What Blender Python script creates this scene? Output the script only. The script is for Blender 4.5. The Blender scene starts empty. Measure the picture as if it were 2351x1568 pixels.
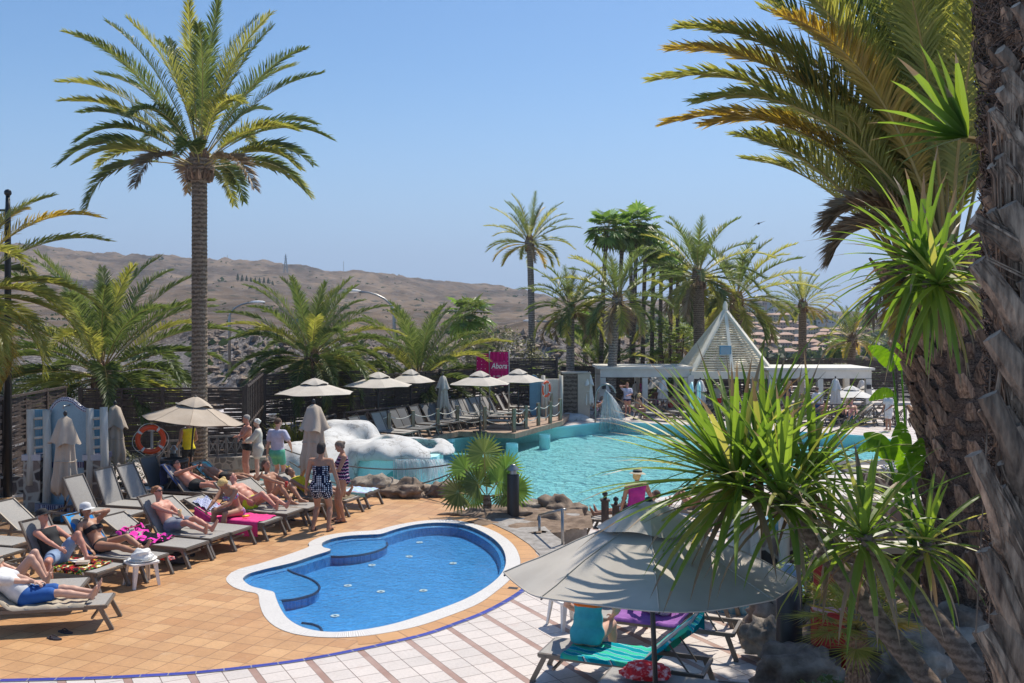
import bpy, bmesh, math, random
import numpy as np
from mathutils import Vector, Matrix, noise
from mathutils.geometry import tessellate_polygon
S = bpy.context.scene
C = S.collection
PI = math.pi
R = math.radians
# ---------------------------------------------------------------- camera, world, sun, exposure
F, H, HX, HY = 2250.0, 4.4, 1175.5, 728.0
cam = bpy.data.objects.new('camera', bpy.data.cameras.new('camera')); C.objects.link(cam)
cam.location = (0, 0, H); cam.rotation_euler = (R(90), 0, 0)
cam.data.sensor_width = 36; cam.data.lens = 36*F/2351; cam.data.shift_y = -(784-HY)/2351
cam.data.clip_start = .1; cam.data.clip_end = 6000
S.camera = cam
SUN_EL = R(58); SX, SY = .56, .828            # horizontal direction towards the sun
w = bpy.data.worlds.new('World'); S.world = w; w.use_nodes = True
wt = w.node_tree; bg = wt.nodes['Background']
sk = wt.nodes.new('ShaderNodeTexSky'); sk.sky_type = 'NISHITA'; sk.sun_disc = False
sk.sun_elevation = SUN_EL; sk.sun_rotation = math.atan2(SX, SY)
sk.air_density = 1.0; sk.dust_density = .6; sk.ozone_density = 3.2; sk.altitude = 50
hs_ = wt.nodes.new('ShaderNodeHueSaturation'); hs_.inputs['Saturation'].default_value = 1.24; hs_.inputs['Hue'].default_value = .5
wt.links.new(sk.outputs[0], hs_.inputs['Color'])
tc_ = wt.nodes.new('ShaderNodeTexCoord'); sp_ = wt.nodes.new('ShaderNodeSeparateXYZ'); wt.links.new(tc_.outputs['Generated'], sp_.inputs[0])
mr_ = wt.nodes.new('ShaderNodeMapRange'); mr_.interpolation_type = 'SMOOTHSTEP'; mr_.inputs[1].default_value = -.02; mr_.inputs[2].default_value = .26; mr_.inputs[3].default_value = .93; mr_.inputs[4].default_value = 0
wt.links.new(sp_.outputs[2], mr_.inputs[0])
mx_ = wt.nodes.new('ShaderNodeMix'); mx_.data_type = 'RGBA'; wt.links.new(mr_.outputs[0], mx_.inputs[0]); wt.links.new(hs_.outputs[0], mx_.inputs[6]); mx_.inputs[7].default_value = (2.75, 4.3, 6.8, 1)
wt.links.new(mx_.outputs[2], bg.inputs[0]); bg.inputs[1].default_value = .108
sl = bpy.data.objects.new('sun', bpy.data.lights.new('sun', 'SUN')); C.objects.link(sl)
sl.data.energy = 4.6; sl.data.angle = R(.5); sl.data.color = (1, .935, .83)
sd = Vector((SX*math.cos(SUN_EL), SY*math.cos(SUN_EL), math.sin(SUN_EL)))
sl.rotation_euler = sd.to_track_quat('Z', 'Y').to_euler(); sl.location = (20, 30, 60)
S.view_settings.view_transform = 'Standard'; S.view_settings.look = 'None'
S.view_settings.exposure = 0.3; S.view_settings.gamma = 1
S.render.engine = 'CYCLES'
S.cycles.max_bounces = 6; S.cycles.transparent_max_bounces = 12; S.cycles.transmission_bounces = 4
S.cycles.caustics_reflective = False; S.cycles.caustics_refractive = False

def G(x, y, z=0.0):                           # photo point -> point on the level z
    Y = F*(H-z)/(y-HY); return Vector(((x-HX)*Y/F, Y, z))
def Q(x, y, Y):                               # photo point at the distance Y
    return Vector(((x-HX)*Y/F, Y, H-(y-HY)*Y/F))
# ---------------------------------------------------------------- materials
def lerp(a, b, t): return a+(b-a)*t
M = {}
def nodes(name):
    m = bpy.data.materials.new(name); m.use_nodes = True
    nt = m.node_tree; b = nt.nodes['Principled BSDF']; M[name] = m
    return m, nt, b
def N(nt, t, **kw):
    n = nt.nodes.new(t)
    for k, v in kw.items():
        if k[0] == 'i' and k[1:].isdigit(): n.inputs[int(k[1:])].default_value = v
        elif k.startswith('in_'): n.inputs[k[3:].replace('_', ' ')].default_value = v
        else: setattr(n, k, v)
    return n
def col4(c): return (c[0], c[1], c[2], 1)
def ramp(nt, fac, stops):
    r = nt.nodes.new('ShaderNodeValToRGB'); e = r.color_ramp.elements
    while len(e) < len(stops): e.new(.5)
    for i, (p, c) in enumerate(stops): e[i].position = p; e[i].color = col4(c)
    nt.links.new(fac, r.inputs[0]); return r
def mixc(nt, fac, a, b, mode='MIX'):
    n = nt.nodes.new('ShaderNodeMix'); n.data_type = 'RGBA'; n.blend_type = mode
    for s, v in ((n.inputs[0], fac), (n.inputs[6], a), (n.inputs[7], b)):
        if hasattr(v, 'default_value'): nt.links.new(v, s)
        elif isinstance(v, (int, float)): s.default_value = v
        else: s.default_value = col4(v)
    return n.outputs[2]
def coords(nt, rot=0, scale=1, loc=(0, 0, 0), kind='Object'):
    tc = nt.nodes.new('ShaderNodeTexCoord'); mp = nt.nodes.new('ShaderNodeMapping')
    nt.links.new(tc.outputs[kind], mp.inputs[0]); mp.inputs[3].default_value = (scale,)*3 if not isinstance(scale, tuple) else scale
    mp.inputs[2].default_value = (0, 0, rot); mp.inputs[1].default_value = loc
    return mp.outputs[0]
def noise_t(nt, vec, sc, det=4, rough=.6, dist=0):
    n = N(nt, 'ShaderNodeTexNoise', in_Scale=sc, in_Detail=det, in_Roughness=rough, in_Distortion=dist)
    nt.links.new(vec, n.inputs[0]); return n.outputs[0]
def bump(nt, b, h, strength=.3, dist=.02):
    n = N(nt, 'ShaderNodeBump', in_Strength=strength, in_Distance=dist)
    nt.links.new(h, n.inputs['Height']); nt.links.new(n.outputs[0], b.inputs['Normal']); return n
def mat(name, c, rough=.7, c2=None, sc=8, bmp=0, metal=0, spec=.5, bdist=.02, island=0, det=4, lo=.35, hi=.65, trans=0, rotz=0, stretch=None):
    """plain paint / stone / cloth with a noise mottling from c to c2"""
    m, nt, b = nodes(name)
    b.inputs['Roughness'].default_value = rough; b.inputs['Metallic'].default_value = metal
    b.inputs['Specular IOR Level'].default_value = spec
    out = None
    if c2 is not None or bmp:
        v = coords(nt, rotz, stretch or 1)
        n = noise_t(nt, v, sc, det)
        if c2 is not None:
            out = ramp(nt, n, [(lo, c), (hi, c2)]).outputs[0]
        if bmp: bump(nt, b, n, bmp, bdist)
    if island:
        g = nt.nodes.new('ShaderNodeNewGeometry')
        mr = N(nt, 'ShaderNodeMapRange', i3=1-island, i4=1+island); nt.links.new(g.outputs['Random Per Island'], mr.inputs[0])
        hs = N(nt, 'ShaderNodeHueSaturation')
        if out is not None: nt.links.new(out, hs.inputs['Color'])
        else: hs.inputs['Color'].default_value = col4(c)
        nt.links.new(mr.outputs[0], hs.inputs['Value']); out = hs.outputs[0]
    if out is not None: nt.links.new(out, b.inputs['Base Color'])
    else: b.inputs['Base Color'].default_value = col4(c)
    if trans:
        t = nt.nodes.new('ShaderNodeBsdfTranslucent'); mx = nt.nodes.new('ShaderNodeMixShader'); mx.inputs[0].default_value = trans
        if out is not None: nt.links.new(out, t.inputs[0])
        else: t.inputs[0].default_value = col4(c)
        o = nt.nodes['Material Output']
        nt.links.new(b.outputs[0], mx.inputs[1]); nt.links.new(t.outputs[0], mx.inputs[2]); nt.links.new(mx.outputs[0], o.inputs[0])
    return m
def leaf(name, c, c2, trans=.35, rough=.45, tcol=None):
    """thin leaf: each leaflet its own shade, light passes through"""
    m, nt, b = nodes(name)
    g = nt.nodes.new('ShaderNodeNewGeometry')
    cc = ramp(nt, g.outputs['Random Per Island'], [(0, c), (1, c2)]).outputs[0]
    nt.links.new(cc, b.inputs['Base Color']); b.inputs['Roughness'].default_value = rough
    t = nt.nodes.new('ShaderNodeBsdfTranslucent')
    hs = N(nt, 'ShaderNodeHueSaturation', in_Value=1.9, in_Saturation=1.15, in_Hue=.497); nt.links.new(cc, hs.inputs['Color'])
    nt.links.new(hs.outputs[0], t.inputs[0])
    mx = nt.nodes.new('ShaderNodeMixShader'); mx.inputs[0].default_value = trans
    nt.links.new(b.outputs[0], mx.inputs[1]); nt.links.new(t.outputs[0], mx.inputs[2])
    nt.links.new(mx.outputs[0], nt.nodes['Material Output'].inputs[0])
    return m
def tiles(name, c, c2, grout, w_, h_, rot, mortar=.006, rough=.55, big=.5, offset=0.0, bmp=.3, dirt=None, spec=.4, kind='Object', loc=(0,0,0)):
    """tiles of size w_ x h_ laid in the plane of the object"""
    m, nt, b = nodes(name)
    v = coords(nt, rot, 1, loc, kind)
    br = N(nt, 'ShaderNodeTexBrick', offset=offset, squash=1.0, in_Scale=1.0)
    nt.links.new(v, br.inputs[0])
    br.inputs['Brick Width'].default_value = w_; br.inputs['Row Height'].default_value = h_
    br.inputs['Mortar Size'].default_value = mortar; br.inputs['Mortar Smooth'].default_value = .1; br.inputs['Bias'].default_value = 0
    br.inputs['Color1'].default_value = col4(c); br.inputs['Color2'].default_value = col4(c2); br.inputs['Mortar'].default_value = col4(grout)
    n = noise_t(nt, v, 1.3, 5, .7); n2 = noise_t(nt, v, 25, 3, .6)
    r1 = ramp(nt, n, [(.3, (1-big*.35,)*3), (.7, (1+big*.15,)*3)]).outputs[0]
    r2 = ramp(nt, n2, [(.35, (.93,)*3), (.6, (1.03,)*3)]).outputs[0]
    o = mixc(nt, 1.0, br.outputs[0], r1, 'MULTIPLY'); o = mixc(nt, 1.0, o, r2, 'MULTIPLY')
    if dirt:
        n3 = noise_t(nt, v, 3.1, 6, .75); f = ramp(nt, n3, [(.56, (0,)*3), (.72, (.55,)*3)]).outputs[0]
        o = mixc(nt, f, o, dirt)
    nt.links.new(o, b.inputs['Base Color']); b.inputs['Roughness'].default_value = rough; b.inputs['Specular IOR Level'].default_value = spec
    inv = N(nt, 'ShaderNodeMath', operation='SUBTRACT', i0=1.0); nt.links.new(br.outputs[1], inv.inputs[1])
    bump(nt, b, inv.outputs[0], bmp, .006)
    return m, nt, b, v, o
def water(name, tint, sc, strength, dist, ior=1.33, rough=.02, stretch=(1, 1, 1)):
    m, nt, b = nodes(name); nt.nodes.remove(b)
    v = coords(nt, 0, stretch)
    a = noise_t(nt, v, sc, 3, .6, .4); c = noise_t(nt, v, sc*3.1, 3, .6, .3)
    mul = N(nt, 'ShaderNodeMath', operation='MULTIPLY_ADD', i1=.45); nt.links.new(c, mul.inputs[0]); nt.links.new(a, mul.inputs[2])
    bp = N(nt, 'ShaderNodeBump', in_Strength=strength, in_Distance=dist); nt.links.new(mul.outputs[0], bp.inputs['Height'])
    fr = N(nt, 'ShaderNodeFresnel', in_IOR=ior); nt.links.new(bp.outputs[0], fr.inputs[1])
    tr = N(nt, 'ShaderNodeBsdfTransparent', in_Color=col4(tint))
    gl = N(nt, 'ShaderNodeBsdfGlossy', in_Roughness=rough); nt.links.new(bp.outputs[0], gl.inputs['Normal'])
    mx = nt.nodes.new('ShaderNodeMixShader'); nt.links.new(fr.outputs[0], mx.inputs[0]); nt.links.new(tr.outputs[0], mx.inputs[1]); nt.links.new(gl.outputs[0], mx.inputs[2])
    nt.links.new(mx.outputs[0], nt.nodes['Material Output'].inputs[0])
    return m
# ---------------------------------------------------------------- objects
def tag(o, label=None, cat=None, group=None, kind=None):
    if label: o['label'] = label
    if cat: o['category'] = cat
    if group: o['group'] = group
    if kind: o['kind'] = kind
    return o
def thing(name, label, cat, loc=(0, 0, 0), rz=0, group=None):
    o = bpy.data.objects.new(name, None); C.objects.link(o); o.location = loc; o.rotation_euler = (0, 0, rz)
    o.empty_display_size = .2
    return tag(o, label, cat, group)
def copy_tree(o, parent=None):
    c = o.copy(); C.objects.link(c)
    if parent: c.parent = parent
    for ch in list(o.children): copy_tree(ch, c)
    return c
def frame3(d):
    d = Vector(d).normalized(); a = Vector((0, 0, 1)) if abs(d.z) < .95 else Vector((0, 1, 0))
    r = d.cross(a).normalized(); u = r.cross(d).normalized(); return d, r, u
class MB:
    def __init__(s): s.v = []; s.f = []; s.m = []; s.cur = 0
    def add(s, vs, fs):
        o = len(s.v); s.v.extend([tuple(v) for v in vs]); s.f.extend([tuple(i+o for i in f) for f in fs]); s.m.extend([s.cur]*len(fs)); return s
    def box(s, c, size, rz=0, mtx=None):
        hx, hy, hz = size[0]/2, size[1]/2, size[2]/2
        vs = [Vector((x, y, z)) for z in (-hz, hz) for y in (-hy, hy) for x in (-hx, hx)]
        m = mtx if mtx is not None else Matrix.Rotation(rz, 3, 'Z')
        vs = [m @ v + Vector(c) for v in vs]
        return s.add(vs, [(0, 2, 3, 1), (4, 5, 7, 6), (0, 1, 5, 4), (2, 6, 7, 3), (0, 4, 6, 2), (1, 3, 7, 5)])
    def bar(s, a, b, w_, h_=None, up=None):
        a, b = Vector(a), Vector(b); h_ = h_ or w_
        d, r, u = frame3(b-a)
        if up is not None:
            r = d.cross(Vector(up)).normalized(); u = r.cross(d)
        vs = []
        for p in (a, b):
            for i, j in ((-1, -1), (1, -1), (1, 1), (-1, 1)): vs.append(p+r*i*w_/2+u*j*h_/2)
        return s.add(vs, [(3, 2, 1, 0), (4, 5, 6, 7), (0, 1, 5, 4), (1, 2, 6, 5), (2, 3, 7, 6), (3, 0, 4, 7)])
    def tube(s, pts, rad, n=8, cap=True):
        pts = [Vector(p) for p in pts]; k = len(pts)
        if not hasattr(rad, '__len__'): rad = [rad]*k
        vs = []; pr = None
        for i, p in enumerate(pts):
            d = (pts[min(i+1, k-1)]-pts[max(i-1, 0)])
            d = d.normalized() if d.length > 1e-9 else Vector((0, 0, 1))
            if pr is None: _, r, u = frame3(d)
            else: r = (pr-d*pr.dot(d)).normalized(); u = d.cross(r)
            pr = r
            if i == 0: u = d.cross(r)
            for j in range(n):
                a = 2*PI*j/n; vs.append(p+(r*math.cos(a)+u*math.sin(a))*rad[i])
        fs = [(i*n+j, i*n+(j+1) % n, (i+1)*n+(j+1) % n, (i+1)*n+j) for i in range(k-1) for j in range(n)]
        if cap: fs += [tuple(range(n-1, -1, -1)), tuple((k-1)*n+j for j in range(n))]
        return s.add(vs, fs)
    def lathe(s, prof, c=(0, 0, 0), n=24, mtx=None, a0=0, a1=2*PI):
        full = abs(a1-a0-2*PI) < 1e-6; m = n if full else n+1
        vs = []
        for r, z in prof:
            for j in range(m):
                a = a0+(a1-a0)*j/n; v = Vector((r*math.cos(a), r*math.sin(a), z))
                vs.append((mtx @ v if mtx is not None else v)+Vector(c))
        fs = [(i*m+j, i*m+(j+1) % m, (i+1)*m+(j+1) % m, (i+1)*m+j) for i in range(len(prof)-1) for j in range(n)]
        return s.add(vs, fs)
    def ell(s, c, r, n=12, mtx=None):
        k = max(5, n//2); prof = [(math.sin(PI*i/k), -math.cos(PI*i/k)) for i in range(k+1)]
        if not hasattr(r, '__len__'): r = (r, r, r)
        prof[0] = (1e-4, -1); prof[-1] = (1e-4, 1)
        D = Matrix.Diagonal(r); D = (mtx @ D) if mtx is not None else D
        return s.lathe(prof, c, n, D)
    def prism(s, outer, z0, z1, holes=(), walls=True, bottom=False, zf=None):
        rings = [list(outer)]+[list(h) for h in holes]
        P3 = [[Vector((p[0], p[1], 0)) for p in r] for r in rings]
        tri = tessellate_polygon(P3); flat = [p for r in rings for p in r]
        top = [(p[0], p[1], (zf(p[0], p[1]) if zf else z1)) for p in flat]
        fs = []
        for t in tri:
            a, b, c = (flat[i] for i in t)
            ar = (b[0]-a[0])*(c[1]-a[1])-(b[1]-a[1])*(c[0]-a[0])
            if abs(ar) < 1e-9: continue
            fs.append(tuple(t) if ar > 0 else (t[0], t[2], t[1]))
        s.add(top, fs)
        if walls:
            o = 0
            for ri, r in enumerate(rings):
                k = len(r); ar = sum(r[i][0]*r[(i+1) % k][1]-r[(i+1) % k][0]*r[i][1] for i in range(k))
                ccw = (ar > 0) == (ri == 0)
                vs = top[o:o+k]+[(p[0], p[1], z0) for p in r]
                ff = [((i, (i+k), (i+1) % k+k, (i+1) % k) if ccw else (i, (i+1) % k, (i+1) % k+k, i+k)) for i in range(k)]
                s.add(vs, ff); o += k
        if bottom: s.add([(p[0], p[1], z0) for p in flat], [f[::-1] for f in fs])
        return s
    def build(s, name, m, parent=None, smooth=False, world=False, flat_angle=None):
        me = bpy.data.meshes.new(name)
        vs = s.v
        if world and parent is not None:
            inv = Matrix.Translation(parent.location) @ parent.rotation_euler.to_matrix().to_4x4()
            inv = inv.inverted(); vs = [inv @ Vector(v) for v in vs]
        me.from_pydata([tuple(v) for v in vs], [], s.f)
        ms = m if isinstance(m, (list, tuple)) else [m]
        for x in ms: me.materials.append(x)
        if len(ms) > 1: me.polygons.foreach_set('material_index', s.m)
        if smooth: me.polygons.foreach_set('use_smooth', [True]*len(me.polygons))
        me.update()
        o = bpy.data.objects.new(name, me); C.objects.link(o)
        if parent is not None: o.parent = parent
        return o
def struct(name, mb, m, smooth=False):
    o = mb.build(name, m, None, smooth); o['kind'] = 'structure'; return o
def single(name, mb, m, label, cat, group=None, smooth=False, loc=None):
    if loc is not None: mb.v = [tuple(Vector(v)-Vector(loc)) for v in mb.v]
    o = mb.build(name, m, None, smooth)
    if loc is not None: o.location = loc
    return tag(o, label, cat, group)
def catmull(pts, k=4, closed=True):
    pts = [Vector(p) for p in pts]; n = len(pts); out = []
    rng = range(n) if closed else range(n-1)
    for i in rng:
        if closed: p0, p1, p2, p3 = pts[i-1], pts[i], pts[(i+1) % n], pts[(i+2) % n]
        else: p0, p1, p2, p3 = pts[max(i-1, 0)], pts[i], pts[i+1], pts[min(i+2, n-1)]
        for j in range(k):
            t = j/k; t2, t3 = t*t, t*t*t
            out.append(.5*((2*p1)+(p2-p0)*t+(2*p0-5*p1+4*p2-p3)*t2+(3*p1-p0-3*p2+p3)*t3))
    if not closed: out.append(pts[-1])
    return out
# ---------------------------------------------------------------- signed distance shapes -> one smooth skin
class SDF:
    def __init__(s, h=.015): s.h = h; s.pr = []
    def cap(s, a, b, r0, r1=None, k=.02, sub=False): s.pr.append(('c', np.array(a, float), np.array(b, float), r0, r0 if r1 is None else r1, k, sub)); return s
    def ell(s, c, r, k=.02, mtx=None, sub=False):
        s.pr.append(('e', np.array(c, float), np.array(r, float), np.array(mtx if mtx is not None else Matrix.Identity(3), float), None, k, sub)); return s
    def field(s, off=0.0, planes=(), sel=None, pad=.06):
        h = s.h; pr = [p for i, p in enumerate(s.pr) if sel is None or i in sel]
        lo = np.full(3, 1e9); hi = -lo; bb = []
        for p in pr:
            if p[0] == 'c':
                m = max(p[3], p[4]); a = np.minimum(p[1], p[2])-m; b = np.maximum(p[1], p[2])+m
            else:
                e = np.sqrt(((p[3]*p[2][None, :])**2).sum(1)); a = p[1]-e; b = p[1]+e
            bb.append((a, b))
            if not p[6]: lo = np.minimum(lo, a); hi = np.maximum(hi, b)
        lo = lo-pad-off; hi = hi+pad+off
        n = np.maximum(np.ceil((hi-lo)/h).astype(int)+1, 4)
        Fd = np.full(n, .2); ax = [lo[i]+np.arange(n[i])*h for i in range(3)]
        for p, (a, b) in zip(pr, bb):
            k = p[5]; mg = k+3*h+off
            i0 = np.clip(np.floor((a-mg-lo)/h).astype(int), 0, n); i1 = np.clip(np.ceil((b+mg-lo)/h).astype(int)+1, 0, n)
            if (i1 <= i0).any(): continue
            sl_ = tuple(slice(i0[i], i1[i]) for i in range(3))
            X, Y, Z = np.meshgrid(ax[0][sl_[0]], ax[1][sl_[1]], ax[2][sl_[2]], indexing='ij')
            if p[0] == 'c':
                A, B = p[1], p[2]; d = B-A; L = max((d*d).sum(), 1e-9)
                t = np.clip(((X-A[0])*d[0]+(Y-A[1])*d[1]+(Z-A[2])*d[2])/L, 0, 1)
                D = np.sqrt((X-A[0]-t*d[0])**2+(Y-A[1]-t*d[1])**2+(Z-A[2]-t*d[2])**2)-(p[3]+(p[4]-p[3])*t)
            else:
                r = p[2]; m = p[3]; x, y, z = X-p[1][0], Y-p[1][1], Z-p[1][2]
                u = [(m[0, i]*x+m[1, i]*y+m[2, i]*z)/r[i] for i in range(3)]
                k0 = np.sqrt(u[0]**2+u[1]**2+u[2]**2); k1 = np.sqrt((u[0]/r[0])**2+(u[1]/r[1])**2+(u[2]/r[2])**2)+1e-9
                D = k0*(k0-1)/k1
                D = np.where(k0 < 1e-6, -min(r), D)
            O = Fd[sl_]
            if p[6]: D = -D; hh = np.clip(.5-.5*(D-O)/k, 0, 1); hh = np.clip(.5+.5*(D-O)/k, 0, 1); Fd[sl_] = O*(1-hh)+D*hh+k*hh*(1-hh)
            else: hh = np.clip(.5+.5*(O-D)/k, 0, 1); Fd[sl_] = O*(1-hh)+D*hh-k*hh*(1-hh)
        Fd = Fd-off
        if planes:
            X, Y, Z = np.meshgrid(*ax, indexing='ij')
            for (pt, nn) in planes:
                nn = Vector(nn).normalized(); D = (X-pt[0])*nn[0]+(Y-pt[1])*nn[1]+(Z-pt[2])*nn[2]
                Fd = np.maximum(Fd, D)
        Fd[0], Fd[-1], Fd[:, 0], Fd[:, -1], Fd[:, :, 0], Fd[:, :, -1] = (.1,)*6
        return Fd, lo
    def mesh(s, off=0.0, planes=(), sel=None, fn=None):
        Fd, lo = s.field(off, planes, sel)
        if fn is not None:
            X, Y, Z = np.meshgrid(*[lo[i]+np.arange(Fd.shape[i])*s.h for i in range(3)], indexing='ij'); Fd = fn(X, Y, Z, Fd)
        return nets(Fd, lo, s.h)
def nets(Fd, lo, h):
    n = np.array(Fd.shape); c = n-1; P = np.zeros(tuple(c)+(3,)); K = np.zeros(tuple(c)); s = Fd < 0; quads = []
    idx = None; jobs = []
    for a in range(3):
        b_, d_ = [(1, 2), (2, 0), (0, 1)][a]
        s0 = [slice(None)]*3; s1 = [slice(None)]*3; s0[a] = slice(0, -1); s1[a] = slice(1, None)
        f0, f1 = Fd[tuple(s0)], Fd[tuple(s1)]; cr = (s[tuple(s0)] != s[tuple(s1)])
        I = np.argwhere(cr)
        if len(I) == 0: continue
        I = I[(I[:, b_] > 0) & (I[:, b_] < n[b_]-1) & (I[:, d_] > 0) & (I[:, d_] < n[d_]-1)]
        v0 = f0[tuple(I.T)]; v1 = f1[tuple(I.T)]; t = v0/(v0-v1)
        pos = I.astype(float); pos[:, a] += t
        for ob, od in ((0, 0), (-1, 0), (-1, -1), (0, -1)):
            J = I.copy(); J[:, b_] += ob; J[:, d_] += od
            np.add.at(P, tuple(J.T), pos); np.add.at(K, tuple(J.T), 1)
        jobs.append((a, b_, d_, I, v0 < 0))
    used = K > 0; idx = -np.ones(tuple(c), int); idx[used] = np.arange(used.sum())
    V = P[used]/K[used][:, None]*h+lo
    Fs = []
    for a, b_, d_, I, neg in jobs:
        q = []
        for ob, od in ((0, 0), (-1, 0), (-1, -1), (0, -1)):
            J = I.copy(); J[:, b_] += ob; J[:, d_] += od; q.append(idx[tuple(J.T)])
        q = np.stack(q, 1); q[~neg] = q[~neg][:, ::-1]; Fs.append(q)
    return V, (np.concatenate(Fs) if Fs else np.zeros((0, 4), int))
def vf_obj(name, V, Fs, m, parent=None, smooth=True, origin=None):
    me = bpy.data.meshes.new(name)
    V = np.asarray(V, float)
    if origin is not None: V = V-np.array(origin, float)
    me.from_pydata([tuple(v) for v in V.tolist()], [], [tuple(f) for f in Fs.tolist()])
    me.materials.append(m)
    if smooth: me.polygons.foreach_set('use_smooth', [True]*len(me.polygons))
    me.update(); o = bpy.data.objects.new(name, me); C.objects.link(o)
    if parent is not None: o.parent = parent
    return o
# ================================================================ THE SETTING
rnd = random.Random(7)
def fbm(x, y, z=0, o=4):
    return noise.fractal(Vector((x, y, z)), 1.0, 2.0, o)
# ---- materials of the setting
tiles('white_tile', (.66, .585, .53), (.58, .52, .475), (.16, .11, .09), .31, .31, -R(28), .0055, .5, .25, dirt=(.5, .38, .32))
nt = M['white_tile'].node_tree; b = nt.nodes['Principled BSDF']
src = b.inputs['Base Color'].links[0].from_socket
v = coords(nt, -R(28)); sx = nt.nodes.new('ShaderNodeSeparateXYZ'); nt.links.new(v, sx.inputs[0])
def mth(nt, op, a, b_=None, c_=None):
    n = nt.nodes.new('ShaderNodeMath'); n.operation = op
    for i, q in enumerate((a, b_, c_)):
        if q is None: continue
        if hasattr(q, 'default_value'): nt.links.new(q, n.inputs[i])
        else: n.inputs[i].default_value = q
    return n.outputs[0]
u_ = mth(nt, 'DIVIDE', sx.outputs[0], .71); fl_ = mth(nt, 'FLOOR', u_); t_ = mth(nt, 'MULTIPLY', mth(nt, 'FRACT', u_), .71)
x_ = mth(nt, 'MULTIPLY_ADD', fl_, .62, mth(nt, 'MAXIMUM', mth(nt, 'SUBTRACT', t_, .09), 0.0))
cx_ = nt.nodes.new('ShaderNodeCombineXYZ'); nt.links.new(x_, cx_.inputs[0]); nt.links.new(sx.outputs[1], cx_.inputs[1])
for n_ in nt.nodes:
    if n_.bl_idname == 'ShaderNodeTexBrick': nt.links.new(cx_.outputs[0], n_.inputs[0])
nn = noise_t(nt, v, 2.3, 4); rr = ramp(nt, nn, [(.4, (.33, .2, .155)), (.62, (.4, .27, .22))]).outputs[0]
nt.links.new(mixc(nt, mth(nt, 'LESS_THAN', t_, .087), src, rr), b.inputs['Base Color'])
# tile grid between the brown strips: squash the coordinate so that two tiles fill the gap
tiles('terracotta', (.6, .35, .165), (.48, .25, .11), (.2, .1, .045), .31, .31, R(20), .005, .5, .55, dirt=(.6, .42, .26))
tiles('terracotta_band', (.6, .33, .14), (.52, .27, .11), (.2, .1, .05), .33, 9, 0, .006, .5, .4, kind='UV')
tiles('blue_line', (.045, .05, .28), (.06, .06, .35), (.3, .28, .32), .33, 9, 0, .008, .25, .4, kind='UV')
tiles('coping', (.78, .75, .71), (.74, .71, .67), (.4, .37, .34), .025, 9, 0, .0045, .45, .15, kind='UV')
tiles('mosaic_blue', (.03, .25, .6), (.09, .4, .8), (.16, .42, .74), .04, .04, .3, .003, .25, .5)
tiles('mosaic_teal', (.5, .88, .9), (.55, .91, .92), (.46, .82, .85), .3, .3, .2, .004, .4, .12)
tiles('mosaic_pale', (.09, .28, .42), (.12, .34, .48), (.25, .38, .45), .05, .05, 0, .004, .3, .4)
tiles('mosaic_navy', (.02, .02, .09), (.05, .04, .14), (.5, .48, .5), .05, .05, 0, .006, .3, .4)
mat('flagstone', (.2, .18, .16), .8, (.36, .33, .3), 5, .8, bdist=.03, det=8)
mat('deck_boards', (.28, .18, .12), .75, (.4, .28, .2), 6, .3)
mat('soil', (.13, .085, .055), .95, (.27, .19, .13), 4, .7, bdist=.05, det=8)
mat('black_gravel', (.03, .028, .03), .9, (.14, .13, .13), 60, .8, bdist=.02)
mat('cream_plaster', (.56, .5, .42), .85, (.64, .58, .5), 3, .15)
mat('white_paint', (.74, .73, .68), .6, (.8, .79, .75), 3, .1)
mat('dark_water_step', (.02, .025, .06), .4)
water('pool_water', (.78, .98, 1.0), 2.2, 1.0, .4, stretch=(.8, 1.25, 1))
water('kid_water', (.8, .93, 1.0), 6.5, .5, .04)
# ---- terrain: one sheet out to the horizon
KX = [-700, 0, 300, 550, 800, 1100, 1300, 1500, 1700, 1800, 1950, 2900]
KY = [60, 90, 140, 250, 450, 900]
KT = [[.0, 800, 775, 715, 625, 545], [0, 800, 775, 720, 640, 563], [0, 830, 770, 715, 665, 584], [0, 815, 745, 705, 668, 597],
      [0, 845, 762, 725, 690, 621], [0, 850, 775, 742, 705, 655], [0, 775, 758, 736, 702, 683], [0, 850, 800, 765, 722, 690],
      [0, 870, 830, 785, 712, 690], [0, 880, 838, 790, 716, 700], [0, 880, 845, 800, 752, 722], [0, 880, 845, 800, 760, 724]]
for r_ in KT: r_[0] = HY+F*(H+1.4)/60
def interp(xs, ys, x):
    if x <= xs[0]: return ys[0]
    for i in range(len(xs)-1):
        if x <= xs[i+1]:
            t = (x-xs[i])/(xs[i+1]-xs[i]); t = t*t*(3-2*t); return lerp(ys[i], ys[i+1], t)
    return ys[-1]
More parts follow.
